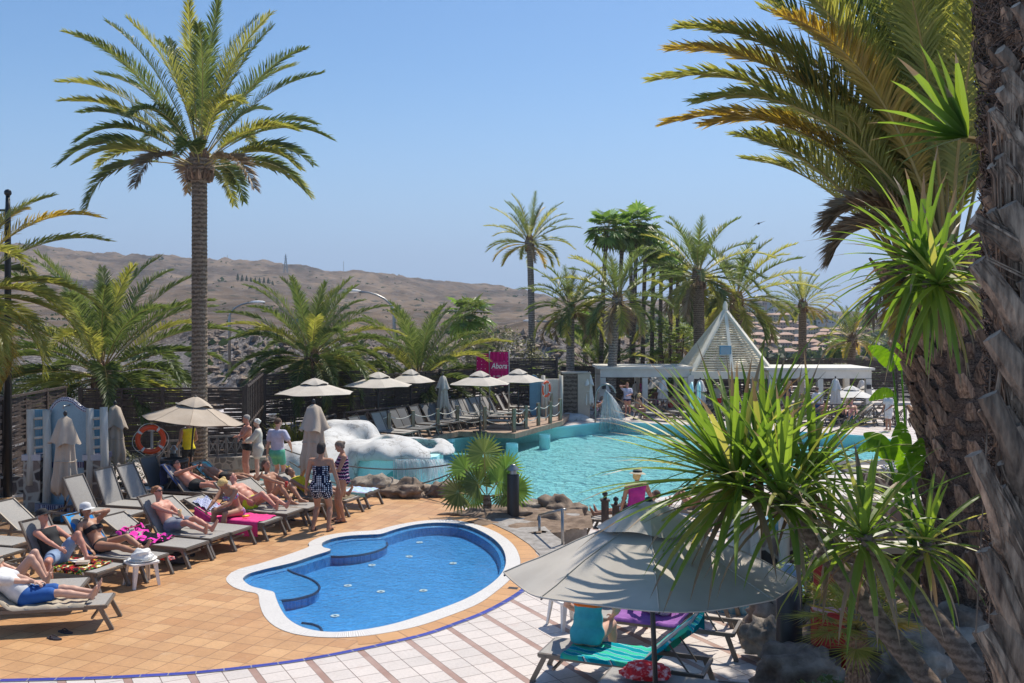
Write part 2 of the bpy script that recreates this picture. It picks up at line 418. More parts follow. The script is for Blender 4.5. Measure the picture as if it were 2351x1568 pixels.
def terr(X, Y):
    x = HX+F*X/max(Y, 1)
    if Y <= 60: return (-2.6 if Y < 57 and X > -16 else -1.4)+fbm(X*.2, Y*.2)*.1
    if Y > 900:
        t = min((Y-900)/500, 1); return lerp(terr(X*900/Y, 900), -12, t*t*(3-2*t))
    lk = [math.log(k) for k in KY]
    y = interp(lk, [interp(KX, [r_[j] for r_ in KT], x) for j in range(6)], math.log(Y))
    z = H-(y-HY)*Y/F
    a = max(0, min((Y-60)/40, 1))
    z += a*fbm(X*.012, Y*.012, 0, 5)*min(Y*.006, 3.2)+a*fbm(X*.05, Y*.05, 3, 5)*min(.5+Y*.004, 4.0)-a*max(0, .25-abs(fbm(X*.01, Y*.006, 5, 3)))*min(Y*.02, 9)
    rk = 0
    if 480 < x < 1450 and Y < 135: rk = min((x-480)/60, 1, (1450-x)/60)*min((135-Y)/25, 1)*min((Y-60)/8, 1)
    if 330 < x < 470 and 120 < Y < 240: rk = 1.6
    if rk > 0:
        n1 = noise.voronoi(Vector((X*.35, Y*.35, z*.2)))[0]; n2 = noise.voronoi(Vector((X*.9, Y*.9, 4)))[0]
        z += rk*((n1[1]-n1[0])*1.6+(n2[1]-n2[0])*.7)*1.1
    return z
mb = MB(); cols = np.linspace(-900, 3100, 560); rows = np.concatenate([[2, 20, 40, 50, 56], np.geomspace(60, 150, 90), np.geomspace(153, 900, 110), [930, 980, 1100, 1400, 2200, 5000]])
mb.v = [(((x-HX)*Y/F), Y, terr((x-HX)*Y/F, Y)) for Y in rows for x in cols]
nc = len(cols); mb.f = [(i*nc+j, i*nc+j+1, (i+1)*nc+j+1, (i+1)*nc+j) for i in range(len(rows)-1) for j in range(nc-1)]; mb.m = [0]*len(mb.f)
m, nt, b = nodes('terrain_mat'); b.inputs['Roughness'].default_value = .95; b.inputs['Specular IOR Level'].default_value = .1
v = coords(nt)
n1 = noise_t(nt, v, .02, 8, .65); n2 = noise_t(nt, v, .25, 6, .7); n3 = noise_t(nt, v, 2.2, 5, .7)
base = ramp(nt, n1, [(.34, (.055, .045, .038)), (.48, (.13, .095, .067)), (.55, (.19, .138, .095)), (.68, (.27, .2, .135))]).outputs[0]
rock = ramp(nt, n3, [(.3, (.035, .032, .034)), (.5, (.15, .135, .13)), (.7, (.36, .33, .31))]).outputs[0]
sxy = nt.nodes.new('ShaderNodeSeparateXYZ'); nt.links.new(v, sxy.inputs[0])
near = N(nt, 'ShaderNodeMapRange', i1=145, i2=105, i3=0, i4=1); nt.links.new(sxy.outputs[1], near.inputs[0])
rf = ramp(nt, n2, [(.5, (0,)*3), (.6, (1,)*3)]).outputs[0]
mxx = N(nt, 'ShaderNodeMath', operation='MAXIMUM'); nt.links.new(near.outputs[0], mxx.inputs[0])
rf2 = N(nt, 'ShaderNodeMath', operation='MULTIPLY', i1=.6); nt.links.new(rf, rf2.inputs[0]); nt.links.new(rf2.outputs[0], mxx.inputs[1])
vn = N(nt, 'ShaderNodeTexVoronoi', in_Scale=.13); nt.links.new(v, vn.inputs[0])
sh = ramp(nt, vn.outputs[0], [(.17, (1,)*3), (.3, (0,)*3)]).outputs[0]
o = mixc(nt, mxx.outputs[0], base, rock)
shm = N(nt, 'ShaderNodeMath', operation='MULTIPLY'); nt.links.new(sh, shm.inputs[0])
far = N(nt, 'ShaderNodeMath', operation='SUBTRACT', i0=1); nt.links.new(near.outputs[0], far.inputs[1]); nt.links.new(far.outputs[0], shm.inputs[1])
o = mixc(nt, shm.outputs[0], o, (.06, .062, .045)); nt.links.new(o, b.inputs['Base Color'])
bump(nt, b, n3, .8, .5)
struct('ground', mb, M['terrain_mat'], smooth=True)
# ---- small pool outlines (photo points on the deck)
def D2(u, v_): return (459.2+u*.3418, 1147.9+v_*.3418)
outer_px = [(175,540),(200,500),(250,470),(400,430),(560,380),(725,320),(722,305),(740,283),(800,255),(900,230),(1050,213),(1180,205),(1300,175),(1450,147),(1620,134),(1760,145),(1900,180),(2020,235),(2110,310),(2150,400),(2140,460),(2080,540),(1960,640),(1850,710),(1650,790),(1450,855),(1200,905),(1000,925),(800,925),(620,900),(500,850),(430,780),(400,700),(385,635),(300,615),(220,585)]
inner_px = [(290,540),(300,518),(340,495),(450,465),(620,425),(740,385),(878,340),(832,322),(818,305),(832,285),(900,260),(1000,243),(1150,235),(1220,230),(1320,198),(1450,168),(1600,155),(1750,165),(1850,195),(1960,255),(2030,325),(2055,410),(2030,490),(1950,570),(1800,660),(1600,740),(1350,822),(1150,867),(950,890),(800,885),(680,855),(590,800),(540,730),(510,660),(495,622),(430,605),(340,580)]
po = [G(*D2(*p)) for p in outer_px]; pi_ = [G(*D2(*p)) for p in inner_px]
po = catmull(po, 4); pi_ = catmull(pi_, 4)
xy = lambda L: [(p[0], p[1]) for p in L]
blue_px = [(-700, 1568), (-300, 1570), (0, 1563), (200, 1558), (330, 1552), (459, 1544), (637, 1524), (739, 1508), (832, 1490), (883, 1479), (979, 1456), (1047, 1432), (1109, 1408), (1163, 1380), (1204, 1353), (1228, 1329), (1241, 1303), (1240, 1280)]
ring_px = [(1230, 1270), (1213, 1250), (1175, 1225), (1140, 1208), (1105, 1195)]
blue = catmull([G(*p) for p in blue_px], 4, False)
ringe = catmull([G(*p) for p in ring_px], 3, False)
back = [(-1.25, 22.9), (-1.9, 24.4), (-3.8, 24.8), (-6, 25.4), (-9, 24.6), (-14, 23.5), (-30, 23.5), (-30, blue[0][1])]
mb = MB().prism(xy(blue)+xy(ringe)+back, -.3, .004, [xy(po)], walls=False); struct('terracotta_deck', mb, M['terracotta'])
up = [(-30, 2), (45, 2), (45, 16.5), (.9, 16.5), (.8, 19.6), (-.4, 21.4), (-1.25, 23), (-1.9, 24.45), (-3.8, 24.9), (-6.6, 25.6), (-9.4, 27.2), (-9.4, 31), (-30, 31)]
mb = MB().prism(up, -2.7, 0, [xy(po)]); struct('tiled_deck', mb, M['white_tile'])
mb = MB(); mb.add([(.2, 16.5, -.0), (45, 16.5, -.0), (45, 21, -.7), (.2, 21, -.7)], [(0, 1, 2, 3)]); struct('tiled_ramp', mb, M['white_tile'])
def ribbon(pts, w0, w1, z, name, m, closed=False, zb=None, inv=False):
    """flat band along a line with u running along it (metres)"""
    P = [Vector((p[0], p[1], 0)) for p in pts]; n = len(P); vs, fs, uv = [], [], []; s = 0
    for i in range(n):
        a = P[(i-1) % n] if closed or i > 0 else P[i]; c = P[(i+1) % n] if closed or i < n-1 else P[i]
        d = (c-a).normalized(); nn_ = Vector((-d.y, d.x, 0))
        vs += [P[i]+nn_*w0+Vector((0, 0, z)), P[i]+nn_*w1+Vector((0, 0, z))]; uv += [(s, 0), (s, w1-w0)]
        s += (P[(i+1) % n]-P[i]).length
    k = n if closed else n-1
    fs = [(2*i, 2*((i+1) % n), 2*((i+1) % n)+1, 2*i+1) for i in range(k)]
    mb = MB().add(vs, fs); o = struct(name, mb, m); ul = o.data.uv_layers.new(name='UVMap')
    for l in o.data.loops: ul.data[l.index].uv = uv[l.vertex_index]
    return o
ribbon(blue, -.05, .045, .008, 'blue_tile_line', M['blue_line'])
# terracotta band hugging the coping on the right hand side
band = [p for p in po]
i0 = 15*4; i1 = 27*4
ribbon(po[i0-10:i1], .0, .33, .0075, 'terracotta_border', M['terracotta_band'])
# coping ring between the two outlines, resampled so that it carries a running u
def resample(L, n):
    L = [Vector((p[0], p[1], 0)) for p in L]; L.append(L[0]); ds = [0]
    for i in range(1, len(L)): ds.append(ds[-1]+(L[i]-L[i-1]).length)
    out = []; j = 0
    for k in range(n):
        t = ds[-1]*k/n
        while ds[j+1] < t: j += 1
        out.append(L[j].lerp(L[j+1], (t-ds[j])/max(ds[j+1]-ds[j], 1e-9)))
    return out, ds[-1]
inn, per = resample(pi_, 300)
outd = []
for p in inn:                                   # nearest point of the outer outline
    outd.append(min((Vector((q[0], q[1], 0)) for q in resample(po, 900)[0]), key=lambda q: (q-p).length) if False else None)
oo = [Vector((q[0], q[1], 0)) for q in resample(po, 900)[0]]
oa = np.array([(q.x, q.y) for q in oo])
near_i = [int(((oa-np.array([p.x, p.y]))**2).sum(1).argmin()) for p in inn]
vs, fs, uv = [], [], []
nrm = []
for i, p in enumerate(inn):
    q = oo[near_i[i]]; s = per*i/300
    vs += [(p.x, p.y, .012), (q.x, q.y, .010), (p.x, p.y, -.22)]; uv += [(s, 0), (s, .3), (s, -.2)]
for i in range(300):
    j = (i+1) % 300; fs += [(3*i, 3*i+1, 3*j+1, 3*j), (3*i+2, 3*i, 3*j, 3*j+2)]
mb = MB().add(vs, fs); o = struct('pool_coping', mb, [M['coping']]); ul = o.data.uv_layers.new(name='UVMap')
for l in o.data.loops: ul.data[l.index].uv = uv[l.vertex_index]
mb = MB().prism(xy(po), 0, -.02, walls=False); mb.v = [(x, y, z) for x, y, z in mb.v]
# stepped basin: rows of rings going inwards and down
inw = [Vector((p.x, p.y, 0)) for p in inn]; ctr = sum(inw, Vector())/len(inw)
def inset(L, d):
    n = len(L); out = []
    for i in range(n):
        t = (L[(i+2) % n]-L[i-2]).normalized(); nn_ = Vector((-t.y, t.x, 0))
        if area2 < 0: nn_ = -nn_
        out.append(L[i]+nn_*d)
    return out
area2 = sum(inw[i].x*inw[(i+1) % 300].y-inw[(i+1) % 300].x*inw[i].y for i in range(300))
rs = [(0, .01), (0, -.05), (.09, -.07), (.13, -.24)]
vs = []
for d, z in rs: vs += [(p.x, p.y, z) for p in inset(inw, d)]
fs = [(k*300+i, k*300+(i+1) % 300, (k+1)*300+(i+1) % 300, (k+1)*300+i) for k in range(3) for i in range(300)]
mb2 = MB().add(vs, fs); off = len(mb2.v); mb.v = [(x, y, -.23) for x, y, z in mb.v]; mb2.add(mb.v, mb.f)
# two curved benches in the side lobes
def bench(cpx, pts):
    P = catmull([G(*D2(*p)) for p in pts], 6); return xy(P)
b1 = bench(None, [(780, 330), (880, 352), (1000, 350), (1130, 332), (1230, 300), (1258, 268), (1200, 225), (1000, 215), (820, 240), (760, 290)])
b2 = bench(None, [(520, 425), (640, 465), (740, 500), (800, 545), (780, 590), (700, 620), (590, 640), (420, 640), (220, 560), (300, 470)])
b3 = bench(None, [(620, 800), (720, 795), (790, 812), (818, 840), (800, 880), (760, 930), (620, 930)])
for bb_ in (b1, b2, b3): mb2.prism(bb_, -.6, -.085)
struct('small_pool_basin', mb2, M['mosaic_blue'])
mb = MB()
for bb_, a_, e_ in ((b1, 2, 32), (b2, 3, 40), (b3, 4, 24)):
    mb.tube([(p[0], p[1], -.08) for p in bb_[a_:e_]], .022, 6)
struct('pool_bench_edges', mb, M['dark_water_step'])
mb = MB()
for px in [(1475, 287), (1405, 382), (1700, 428), (1155, 440), (993, 578), (1500, 611), (1215, 618), (907, 781)]:
    p = G(*D2(*px), -.23); mb.lathe([(.07, -.228), (.07, -.218), (.028, -.218), (.028, -.228)], (p.x, p.y, 0), 14)
single('pool_nozzles', mb, M['white_paint'], 'white round bubble nozzles set in the floor of the small blue pool', 'nozzles')['kind'] = 'structure'
mb = MB().prism(xy(pi_), 0, -.012, walls=False); struct('small_pool_water', mb, M['kid_water'])
# ---- main pool
mp = [G(1340, 1188, -.7), G(1440, 1155, -.7), G(1560, 1134, -.7), G(1640, 1127, -.7), G(1760, 1112, -.7), G(1976, 1075, -.7), G(2075, 1045, -.7), G(2080, 1020, -.7), G(2025, 1003, -.7), G(1904, 995, -.7), G(1650, 981, -.7), G(1401, 967, -.7), (2.7, 46), (-1, 42.5), (-3.5, 40), (-5, 37.5), (-7.6, 34), (-8.3, 31), (-7, 27), (-3.8, 25.6), (-1.6, 24.6), (-1.0, 23.2), (1.2, 22.7)]
mpx = xy(mp)
mb = MB().prism([(-9.3, 20.5), (60, 20.5), (60, 75), (-16, 75), (-16, 46), (-9.3, 40)], -1.4, -.704, [mpx], walls=False); struct('pool_terrace', mb, M['white_tile'])
mb = MB().prism([(p[0], p[1]) for p in mpx], -1.25, -.69, walls=True); mb.f = mb.f[[len(f) for f in mb.f].index(4):]; mb.m = [0]*len(mb.f)
mb.add([(-12, 20, -1.25), (40, 20, -1.25), (40, 60, -1.25), (-12, 60, -1.25)], [(0, 1, 2, 3)])
struct('main_pool_basin', mb, M['mosaic_teal'])
mb = MB().prism(mpx, 0, -.76, walls=False); struct('main_pool_water', mb, M['pool_water'])
ribbon(mpx, -.3, .0, -.698, 'pool_edge_stones', M['coping'], True) if sum(mpx[i][0]*mpx[(i+1) % len(mpx)][1]-mpx[(i+1) % len(mpx)][0]*mpx[i][1] for i in range(len(mpx))) > 0 else ribbon(mpx, 0, .3, -.698, 'pool_edge_stones', M['coping'], True)
# ---- lounger deck on piers
ld = [G(985, 1008, -.4), G(1013, 999, -.4), G(1053, 990, -.4), G(1113, 992, -.4), G(1183, 995, -.4), G(1291, 966, -.4)]
ldp = [(-9.4, 27.3), (-8.6, 32.0), (-6.6, 34.2), (-5.2, 36.0)]+xy(ld)+[(3.1, 50), (-2, 50), (-9, 40), (-14, 36), (-14, 27.3)]
mb = MB().prism(ldp, -.62, -.4, bottom=True); struct('lounger_deck', mb, M['deck_boards'])
pr = thing('deck_piers', 'pale round piers standing in the pool under the lounger deck', 'pier', (0, 0, 0)); pr['kind'] = 'structure'
for (x, y) in ((-4.4, 38.4), (-2.6, 40.6), (.0, 39.0), (1.4, 42)):
    MB().lathe([(.24, -2.0), (.24, -.62)], (x, y, 0), 20).build('pier', M['mosaic_teal'], pr, True)
# ---- flagstone ramp, planters, garden soil
fl = [G(1105, 1194), G(1160, 1191), G(1225, 1199), G(1249, 1209), G(1269, 1228), G(1296, 1246), G(1290, 1262), G(1240, 1292), G(1239, 1275), G(1213, 1250), G(1175, 1225), G(1140, 1208)]
mb = MB().prism(xy(fl), -1.2, .02); struct('flagstone_path', mb, M['flagstone'])
def soil_sheet(name, poly, z, amp, m, n=40):
    xs = [p[0] for p in poly]; ys = [p[1] for p in poly]
    mb = MB(); x0, x1, y0, y1 = min(xs), max(xs), min(ys), max(ys)
    for i in range(n+1):
        for j in range(n+1):
            x = lerp(x0, x1, i/n); y = lerp(y0, y1, j/n)
            mb.v.append((x, y, z+fbm(x*1.3, y*1.3, 2)*amp+fbm(x*5, y*5, 7)*amp*.25))
    def ins(x, y):
        c = False; k = len(poly)
        for a in range(k):
            xa, ya = poly[a][:2]; xb, yb = poly[a-1][:2]
            if (ya > y) != (yb > y) and x < (xb-xa)*(y-ya)/(yb-ya)+xa: c = not c
        return c
    for i in range(n):
        for j in range(n):
            if ins(lerp(x0, x1, (i+.5)/n), lerp(y0, y1, (j+.5)/n)):
                mb.f.append((i*(n+1)+j, (i+1)*(n+1)+j, (i+1)*(n+1)+j+1, i*(n+1)+j+1)); mb.m.append(0)
    return struct(name, mb, m, True)
gard = [(3.15, 8), (3.3, 11.8), (3.75, 14.5), (3.9, 16.2), (4.6, 17.2), (30, 17.2), (30, 3), (3, 3)]
soil_sheet('garden_soil', gard, .12, .1, M['soil'], 90)
soil_sheet('planter_soil', [(-1.3, 21.2), (.5, 19.8), (1.7, 20.6), (1.6, 22.3), (.9, 22.6), (-1.1, 23.0)], .02, .1, M['soil'], 30)
mb = MB().prism([(-1.2, 21.5), (.5, 20.1), (1.6, 20.9), (1.5, 22.2), (.9, 22.5), (-1.1, 22.9)], -1.2, -.02); struct('planter_base', mb, M['flagstone'])
# ================================================================ VEGETATION
leaf('palm_green', (.07, .105, .03), (.16, .19, .065), .42)
leaf('palm_olive', (.19, .21, .05), (.36, .34, .1), .46)
leaf('palm_gold', (.3, .21, .05), (.46, .36, .09), .42)
leaf('palm_dark', (.03, .05, .02), (.07, .09, .035))
leaf('palm_dry', (.2, .13, .07), (.33, .24, .14), .15)
leaf('strap_green', (.08, .14, .028), (.22, .3, .06), .48, .42)
leaf('fan_green', (.1, .17, .04), (.2, .29, .08), .45, .4)
leaf('banana_green', (.1, .2, .03), (.2, .33, .05), .5, .35)
leaf('bush_green', (.05, .085, .02), (.12, .17, .05), .3)
leaf('bush_lime', (.12, .18, .03), (.26, .32, .07), .45)
leaf('bush_grey', (.11, .12, .055), (.2, .19, .09), .3)
mat('rachis', (.28, .22, .08), .5, (.38, .27, .08), 3)
def bark(name, c, c2, ring=9, amt=.6, sc=14):
    m, nt, b = nodes(name); v = coords(nt); b.inputs['Roughness'].default_value = .9; b.inputs['Specular IOR Level'].default_value = .15
    n = noise_t(nt, v, sc, 6, .7); wv = N(nt, 'ShaderNodeTexWave', bands_direction='Z', in_Scale=ring, in_Distortion=5.5, in_Detail=3)
    wv.inputs['Detail Scale'].default_value = 4; wv.inputs['Detail Roughness'].default_value = .7
    nt.links.new(v, wv.inputs[0]); f = mth(nt, 'ADD', mth(nt, 'MULTIPLY', wv.outputs[1], .45), mth(nt, 'MULTIPLY', n, .6))
    nt.links.new(ramp(nt, f, [(.25, c), (.75, c2)]).outputs[0], b.inputs['Base Color']); bump(nt, b, f, amt, .03); return m
bark('bark_date', (.11, .078, .055), (.31, .235, .17), 2.6, .8, 16)
bark('bark_grey', (.12, .1, .085), (.33, .29, .25), 2.2, .8, 12)
bark('bark_slim', (.07, .05, .04), (.2, .155, .125), 1.5, .5, 9)
bark('bark_dragon', (.11, .08, .06), (.24, .18, .135), 5, .12, 18)
mat('boot', (.06, .03, .017), .95, (.46, .285, .18), 3.2, 1.0, island=.5, det=9, stretch=(10, 10, 1.6), lo=.3, hi=.7)
mat('boot_end', (.3, .19, .12), .9, (.5, .36, .25), 20, .6, island=.3)
mat('fibre', (.05, .03, .02), .95, (.23, .145, .1), 40, .5, island=.5)
LM = ['palm_green', 'palm_olive', 'palm_gold', 'palm_dry', 'rachis']
def frond(mb, base, az, el, L, droop, nl=55, ll=.45, lw=.028, mi=0, rng=rnd, side=0.0, vee=.45, start=.16, far=False, curl=0.0, rw=.02):
    """one feather leaf: arching stalk and two ranks of leaflets"""
    base = Vector(base); m = 14; pts = [base]; e = el; a = az; tn = []
    for i in range(m):
        t = i/m; d = Vector((math.cos(e)*math.cos(a), math.cos(e)*math.sin(a), math.sin(e))); tn.append(d)
        pts.append(pts[-1]+d*L/m); e -= droop/m*(.35+1.3*t); a += side/m
    tn.append(tn[-1])
    mb.cur = 4; mb.tube(pts, [rw*(1-.9*i/m) for i in range(m+1)], 3 if far else 4, False)
    mb.cur = mi
    for s_ in (-1, 1):
        for k in range(nl):
            t = start+(1-start)*(k+rng.random()*.6)/nl
            q = min(t*m, m-1e-4); i = int(q); f = q-i
            p = pts[i].lerp(pts[i+1], f); d = tn[i].lerp(tn[i+1], f).normalized()
            sd_ = d.cross(Vector((0, 0, 1)))
            sd_ = sd_.normalized() if sd_.length > .05 else Vector((math.sin(az), -math.cos(az), 0))
            up = sd_.cross(d)
            prof = (min((t-start)/.25, 1)**.6)*(1-max(0, t-.55)/.45*.62)
            l = ll*prof*rng.uniform(.85, 1.1)
            fw = .55+.6*t+rng.uniform(-.12, .12)
            dr = (sd_*s_*math.cos(fw)+d*math.sin(fw)+up*(vee+rng.uniform(-.22, .22))).normalized()
            wv_ = d*.5+up*.2 if not far else d
            wv_ = (wv_-dr*wv_.dot(dr)).normalized()*lw*.5
            p1 = p+dr*l*.5; tip = p+dr*l+Vector((0, 0, -l*(.16+curl)*rng.uniform(.5, 1.5)))
            if far: mb.add([p-wv_, p+wv_, tip], [(0, 1, 2)])
            else: mb.add([p-wv_*.7, p+wv_*.7, p1+wv_, tip, p1-wv_], [(0, 1, 2, 3, 4)])
def date_crown(seed, n=46, L=3.6, lo=-.55, hi=1.45, droop=1.2, nl=55, ll=.5, lw=.03, gold=.15, far=False, rc=.16, dry=.06, vee=.4, start=.16):
    rng = random.Random(seed); mb = MB()
    for i in range(n):
        t = (i+.5)/n; el = hi-(hi-lo)*t**.85+rng.uniform(-.1, .1); az = i*2.39996+rng.uniform(-.25, .25)
        l = L*(.72+.28*math.sin(PI*min(t*1.1+.18, 1)))*rng.uniform(.88, 1.08)
        mi = 0 if rng.random() > gold+t*.35 else 1
        if rng.random() < gold*.35: mi = 2
        if t > .8 and rng.random() < dry*4: mi = 3
        frond(mb, (math.cos(az)*rc*t, math.sin(az)*rc*t, -.25*t), az, el, l, droop*(.55+.6*t)*rng.uniform(.8, 1.25), nl, ll, lw, mi, rng, rng.uniform(-.35, .35), vee, start, far=far)
    return mb
def boots(mb, z0, z1, r0, r1, n, size, rng, out=.5, wd=.6, a0=0.0, cut=1):
    """cut leaf bases in a rising spiral"""
    for i in range(n):
        t = (i+rng.random()*.8)/n; z = lerp(z0, z1, t); a = i*2.39996+rng.uniform(-.2, .2)+a0; r = lerp(r0, r1, t)*.93
        s = size*rng.uniform(.7, 1.25); o = Vector((math.cos(a), math.sin(a), 0)); tg = Vector((-o.y, o.x, 0))
        up = (Vector((0, 0, 1))+o*out*rng.uniform(.5, 1.4)+tg*rng.uniform(-.2, .2)).normalized(); n_ = tg.cross(up)
        p = o*r+Vector((0, 0, z)); w_ = s*wd; vs = []
        for k, (f, wf, th) in enumerate(((0, 1.0, .3), (.55, .75, .25), (1.0, .32*rng.uniform(.4, 1.5), .12))):
            c = p+up*s*f
            for q in (-1, 1): vs += [c+tg*q*w_*.5*wf+n_*(-th*.2*s), c+tg*q*w_*.28*wf-n_*th*s*-.8]
        vs = [Vector(v_) for v_ in vs]; fs = []
        for k in (0, 1):
            b0, b1 = k*4, k*4+4
            fs += [(b0, b0+1, b1+1, b1), (b0+1, b0+3, b1+3, b1+1), (b0+3, b0+2, b1+2, b1+3), (b0+2, b0, b1, b1+2)]
        mb.cur = 0; mb.add(vs, fs); mb.cur = cut; mb.add(vs[8:12], [(0, 1, 3, 2)])
def palm_trunk(h, r0, r1, lean=(0, 0), n=16, ringh=.12, bulge=None, seed=1, rough=.035):
    rng = random.Random(seed); mb = MB(); k = int(h/ringh)*2; vs = []
    for i in range(k+1):
        t = i/k; z = h*t; r = lerp(r0, r1, t**.7)+(.12*r0*math.exp(-z*2.5))
        if bulge and t > 1-bulge[0]: r += bulge[1]*math.sin(PI*.5*min(1, (t-1+bulge[0])/bulge[0]*1.4))
        for j in range(n):
            a = 2*PI*j/n; ph = (a/(2*PI)*3+z/ringh)
            rr_ = r*(1+rough*(1 if (ph % 1) > .5 else -.6)+rng.uniform(-.6, .6)*rough)
            cx, cy = lean[0]*t*t*h, lean[1]*t*t*h
            vs.append((cx+rr_*math.cos(a), cy+rr_*math.sin(a), z))
    fs = [(i*n+j, i*n+(j+1) % n, (i+1)*n+(j+1) % n, (i+1)*n+j) for i in range(k) for j in range(n)]
    return mb.add(vs, fs), Vector((lean[0]*h, lean[1]*h, h))
CROWNS = {}
def crown_obj(key, mbf, top, parent, sc=1, rz=0, mats=None, name='crown'):
    if key not in CROWNS:
        o = mbf().build(name, [M[k] for k in (mats or LM)], parent); CROWNS[key] = o
    else:
        o = CROWNS[key].copy(); C.objects.link(o); o.parent = parent
    o.location = top; o.scale = (sc,)*3; o.rotation_euler = (0, 0, rz); return o
def date_palm(base, top_px, label, key, mbf, sc, rz=0, r0=.24, r1=.2, group=None, bm='bark_date', bulge=(.07, .07), seed=1, nb=70, name='date_palm'):
    """base: ground point; top_px: photo point of the top of the trunk, at the depth of the base"""
    p = thing(name, label, 'palm tree', base, 0, group); top = Q(top_px[0], top_px[1], base[1])
    h = top.z-base[2]; lean = ((top.x-base[0])/h, 0)
    tb, tl = palm_trunk(h, r0, r1, lean, 16 if h > 3 else 12, .1 if base[1] < 35 else .16, bulge, seed)
    t = tb.build('trunk', M[bm], p)
    bo = MB(); boots(bo, -.62*sc, .12, r1+bulge[1]*.7, r1*.55, nb, .24*sc**.5, random.Random(seed), .35, .55)
    b_ = bo.build('leaf_bases', [M['boot'], M['boot_end']], p); b_.location = tl
    crown_obj(key, mbf, tl, p, sc, rz); return p
# --- the tall palm on the left and its neighbours
date_palm(G(458, 1092), (458, 366), 'tall date palm with thick straight trunk rising from the terracotta deck behind the loungers', 'c1',
          lambda: date_crown(11, 46, 4.75, .12, 1.5, 1.3, 112, .68, .025, .06, rc=.2, start=.24), 1.0, .4, .215, .205, seed=3, bulge=(.075, .17), nb=190)
mk2 = lambda: date_crown(5, 56, 3.7, -.5, 1.45, 1.55, 92, .6, .026, .03)
mk3 = lambda: date_crown(8, 40, 2.9, -.35, 1.4, 1.1, 40, .5, .05, .2, far=True)
mk4 = lambda: date_crown(21, 40, 2.9, -.6, 1.4, 1.5, 44, .55, .055, .12, far=True)
mk5 = lambda: date_crown(33, 46, 3.7, -.9, 1.3, 1.75, 90, .6, .026, .7, rc=.25)
date_palm((-14.3, 22.6, -1.2), (-105, 665), 'date palm with golden drooping fronds reaching in from the left edge', 'c5', mk5, 1.02, 2.0, .3, .28, seed=4)
date_palm((-13.9, 33.0, -1.2), (235, 850), 'low wide date palm behind the shower and the dark fence at the left', 'c2', mk2, 1.34, .9, .34, .3, seed=5)
date_palm((-8.4, 41, -1.2), (716, 815), 'mid height date palm behind the leftmost grey parasol of the lounger deck', 'c2', mk2, 1.12, 2.7, .27, .26, seed=6)
date_palm((-4.5, 47, -1.2), (962, 868), 'bushy yellowish date palm behind the fence, left of the pink banner', 'c2', mk2, 1.25, 4.1, .27, .25, seed=7)
date_palm(G(1222, 905, -.5), (1216, 552), 'tall slender date palm with a small crown right of the pink banner', 'c3', mk3, 1.2, .3, .25, .19, seed=8, bm='bark_grey', bulge=(.05, .1), nb=60)
date_palm(G(1309, 935, -.6), (1311, 705), 'medium date palm standing beside the beige service box', 'c4', mk4, 1.12, 1.2, .26, .2, seed=9, bm='bark_grey', nb=60)
date_palm(G(1403, 946, -.7), (1418, 683), 'date palm with grey curved trunk behind the arched pool jet', 'c4', mk4, 1.3, 3.3, .26, .23, seed=10, bm='bark_grey', nb=60)
date_palm((11.0, 57.5, -1.2), (1603, 628), 'full crowned date palm rising left of the white lattice pyramid', 'c4', mk4, 1.55, 2.2, .33, .32, seed=11, nb=60)
date_palm((13.9, 61, -1.2), (1692, 680), 'broad date palm standing right behind the tip of the lattice pyramid', 'c4', mk4, 1.75, .1, .36, .33, seed=12, nb=60)
date_palm((19.4, 65.5, -1.2), (1843, 697), 'thin date palm right of the pyramid in front of the hillside town', 'c3', mk3, .95, 1.9, .3, .25, seed=13, nb=50)
date_palm((22.1, 64, -1.2), (1957, 775), 'small date palm with thin crown nearest the big trunks in front of the town', 'c3', mk3, 1.05, 4.4, .28, .25, seed=14, nb=50)
date_palm((12.3, 72, -1.2), (1553, 790), 'date palm half hidden behind the slim fan palm trunks', 'c4', mk4, 1.25, 5.0, .3, .28, seed=15, nb=40)
date_palm((6.4, 60, -1.2), (1378, 850), 'low dark date palm behind the left end of the pergola', 'c4', mk4, 1.3, 2.0, .3, .28, seed=16, nb=40)
date_palm((-8, 48, -1.2), (800, 890), 'young green palm filling the gap behind the fence between two larger palms', 'c2', mk2, .8, 1.0, .2, .2, seed=17, nb=40)
date_palm((16.5, 75, -1.2), (1640, 760), 'date palm crown peeping out left of the pyramid tip', 'c3', mk3, 1.2, 3.0, .3, .25, seed=18, nb=40)
# --- fan palms
def fan(mb, c, nrm_, up, r, n=16, spread=4.4, mi=0, rng=rnd, w_=.05, fold=.12, split=.55, droop=.15):
    """pleated fan blade; nrm_ = face direction, up = direction of the middle finger"""
    c = Vector(c); u = Vector(up).normalized(); n_ = Vector(nrm_).normalized(); n_ = (n_-u*n_.dot(u)).normalized(); s_ = u.cross(n_)
    mb.cur = mi; da = spread/n
    for k in range(n):
        a = -spread/2+da*(k+.5); d = u*math.cos(a)+s_*math.sin(a); l = r*(1-.22*abs(a)/(spread/2))*rng.uniform(.92, 1.06)
        t = Vector((-1, -1, -1)); pw = s_*math.cos(a)-u*math.sin(a); hw = r*split*math.tan(da/2)
        p1 = c+d*r*split*rng.uniform(.95, 1.05); tip = c+d*l+Vector((0, 0, -l*droop*rng.uniform(.5, 1.6)))
        mb.add([c, p1-pw*hw+n_*fold*hw*2, p1+pw*hw-n_*fold*hw*2, tip], [(0, 1, 3, 2)])
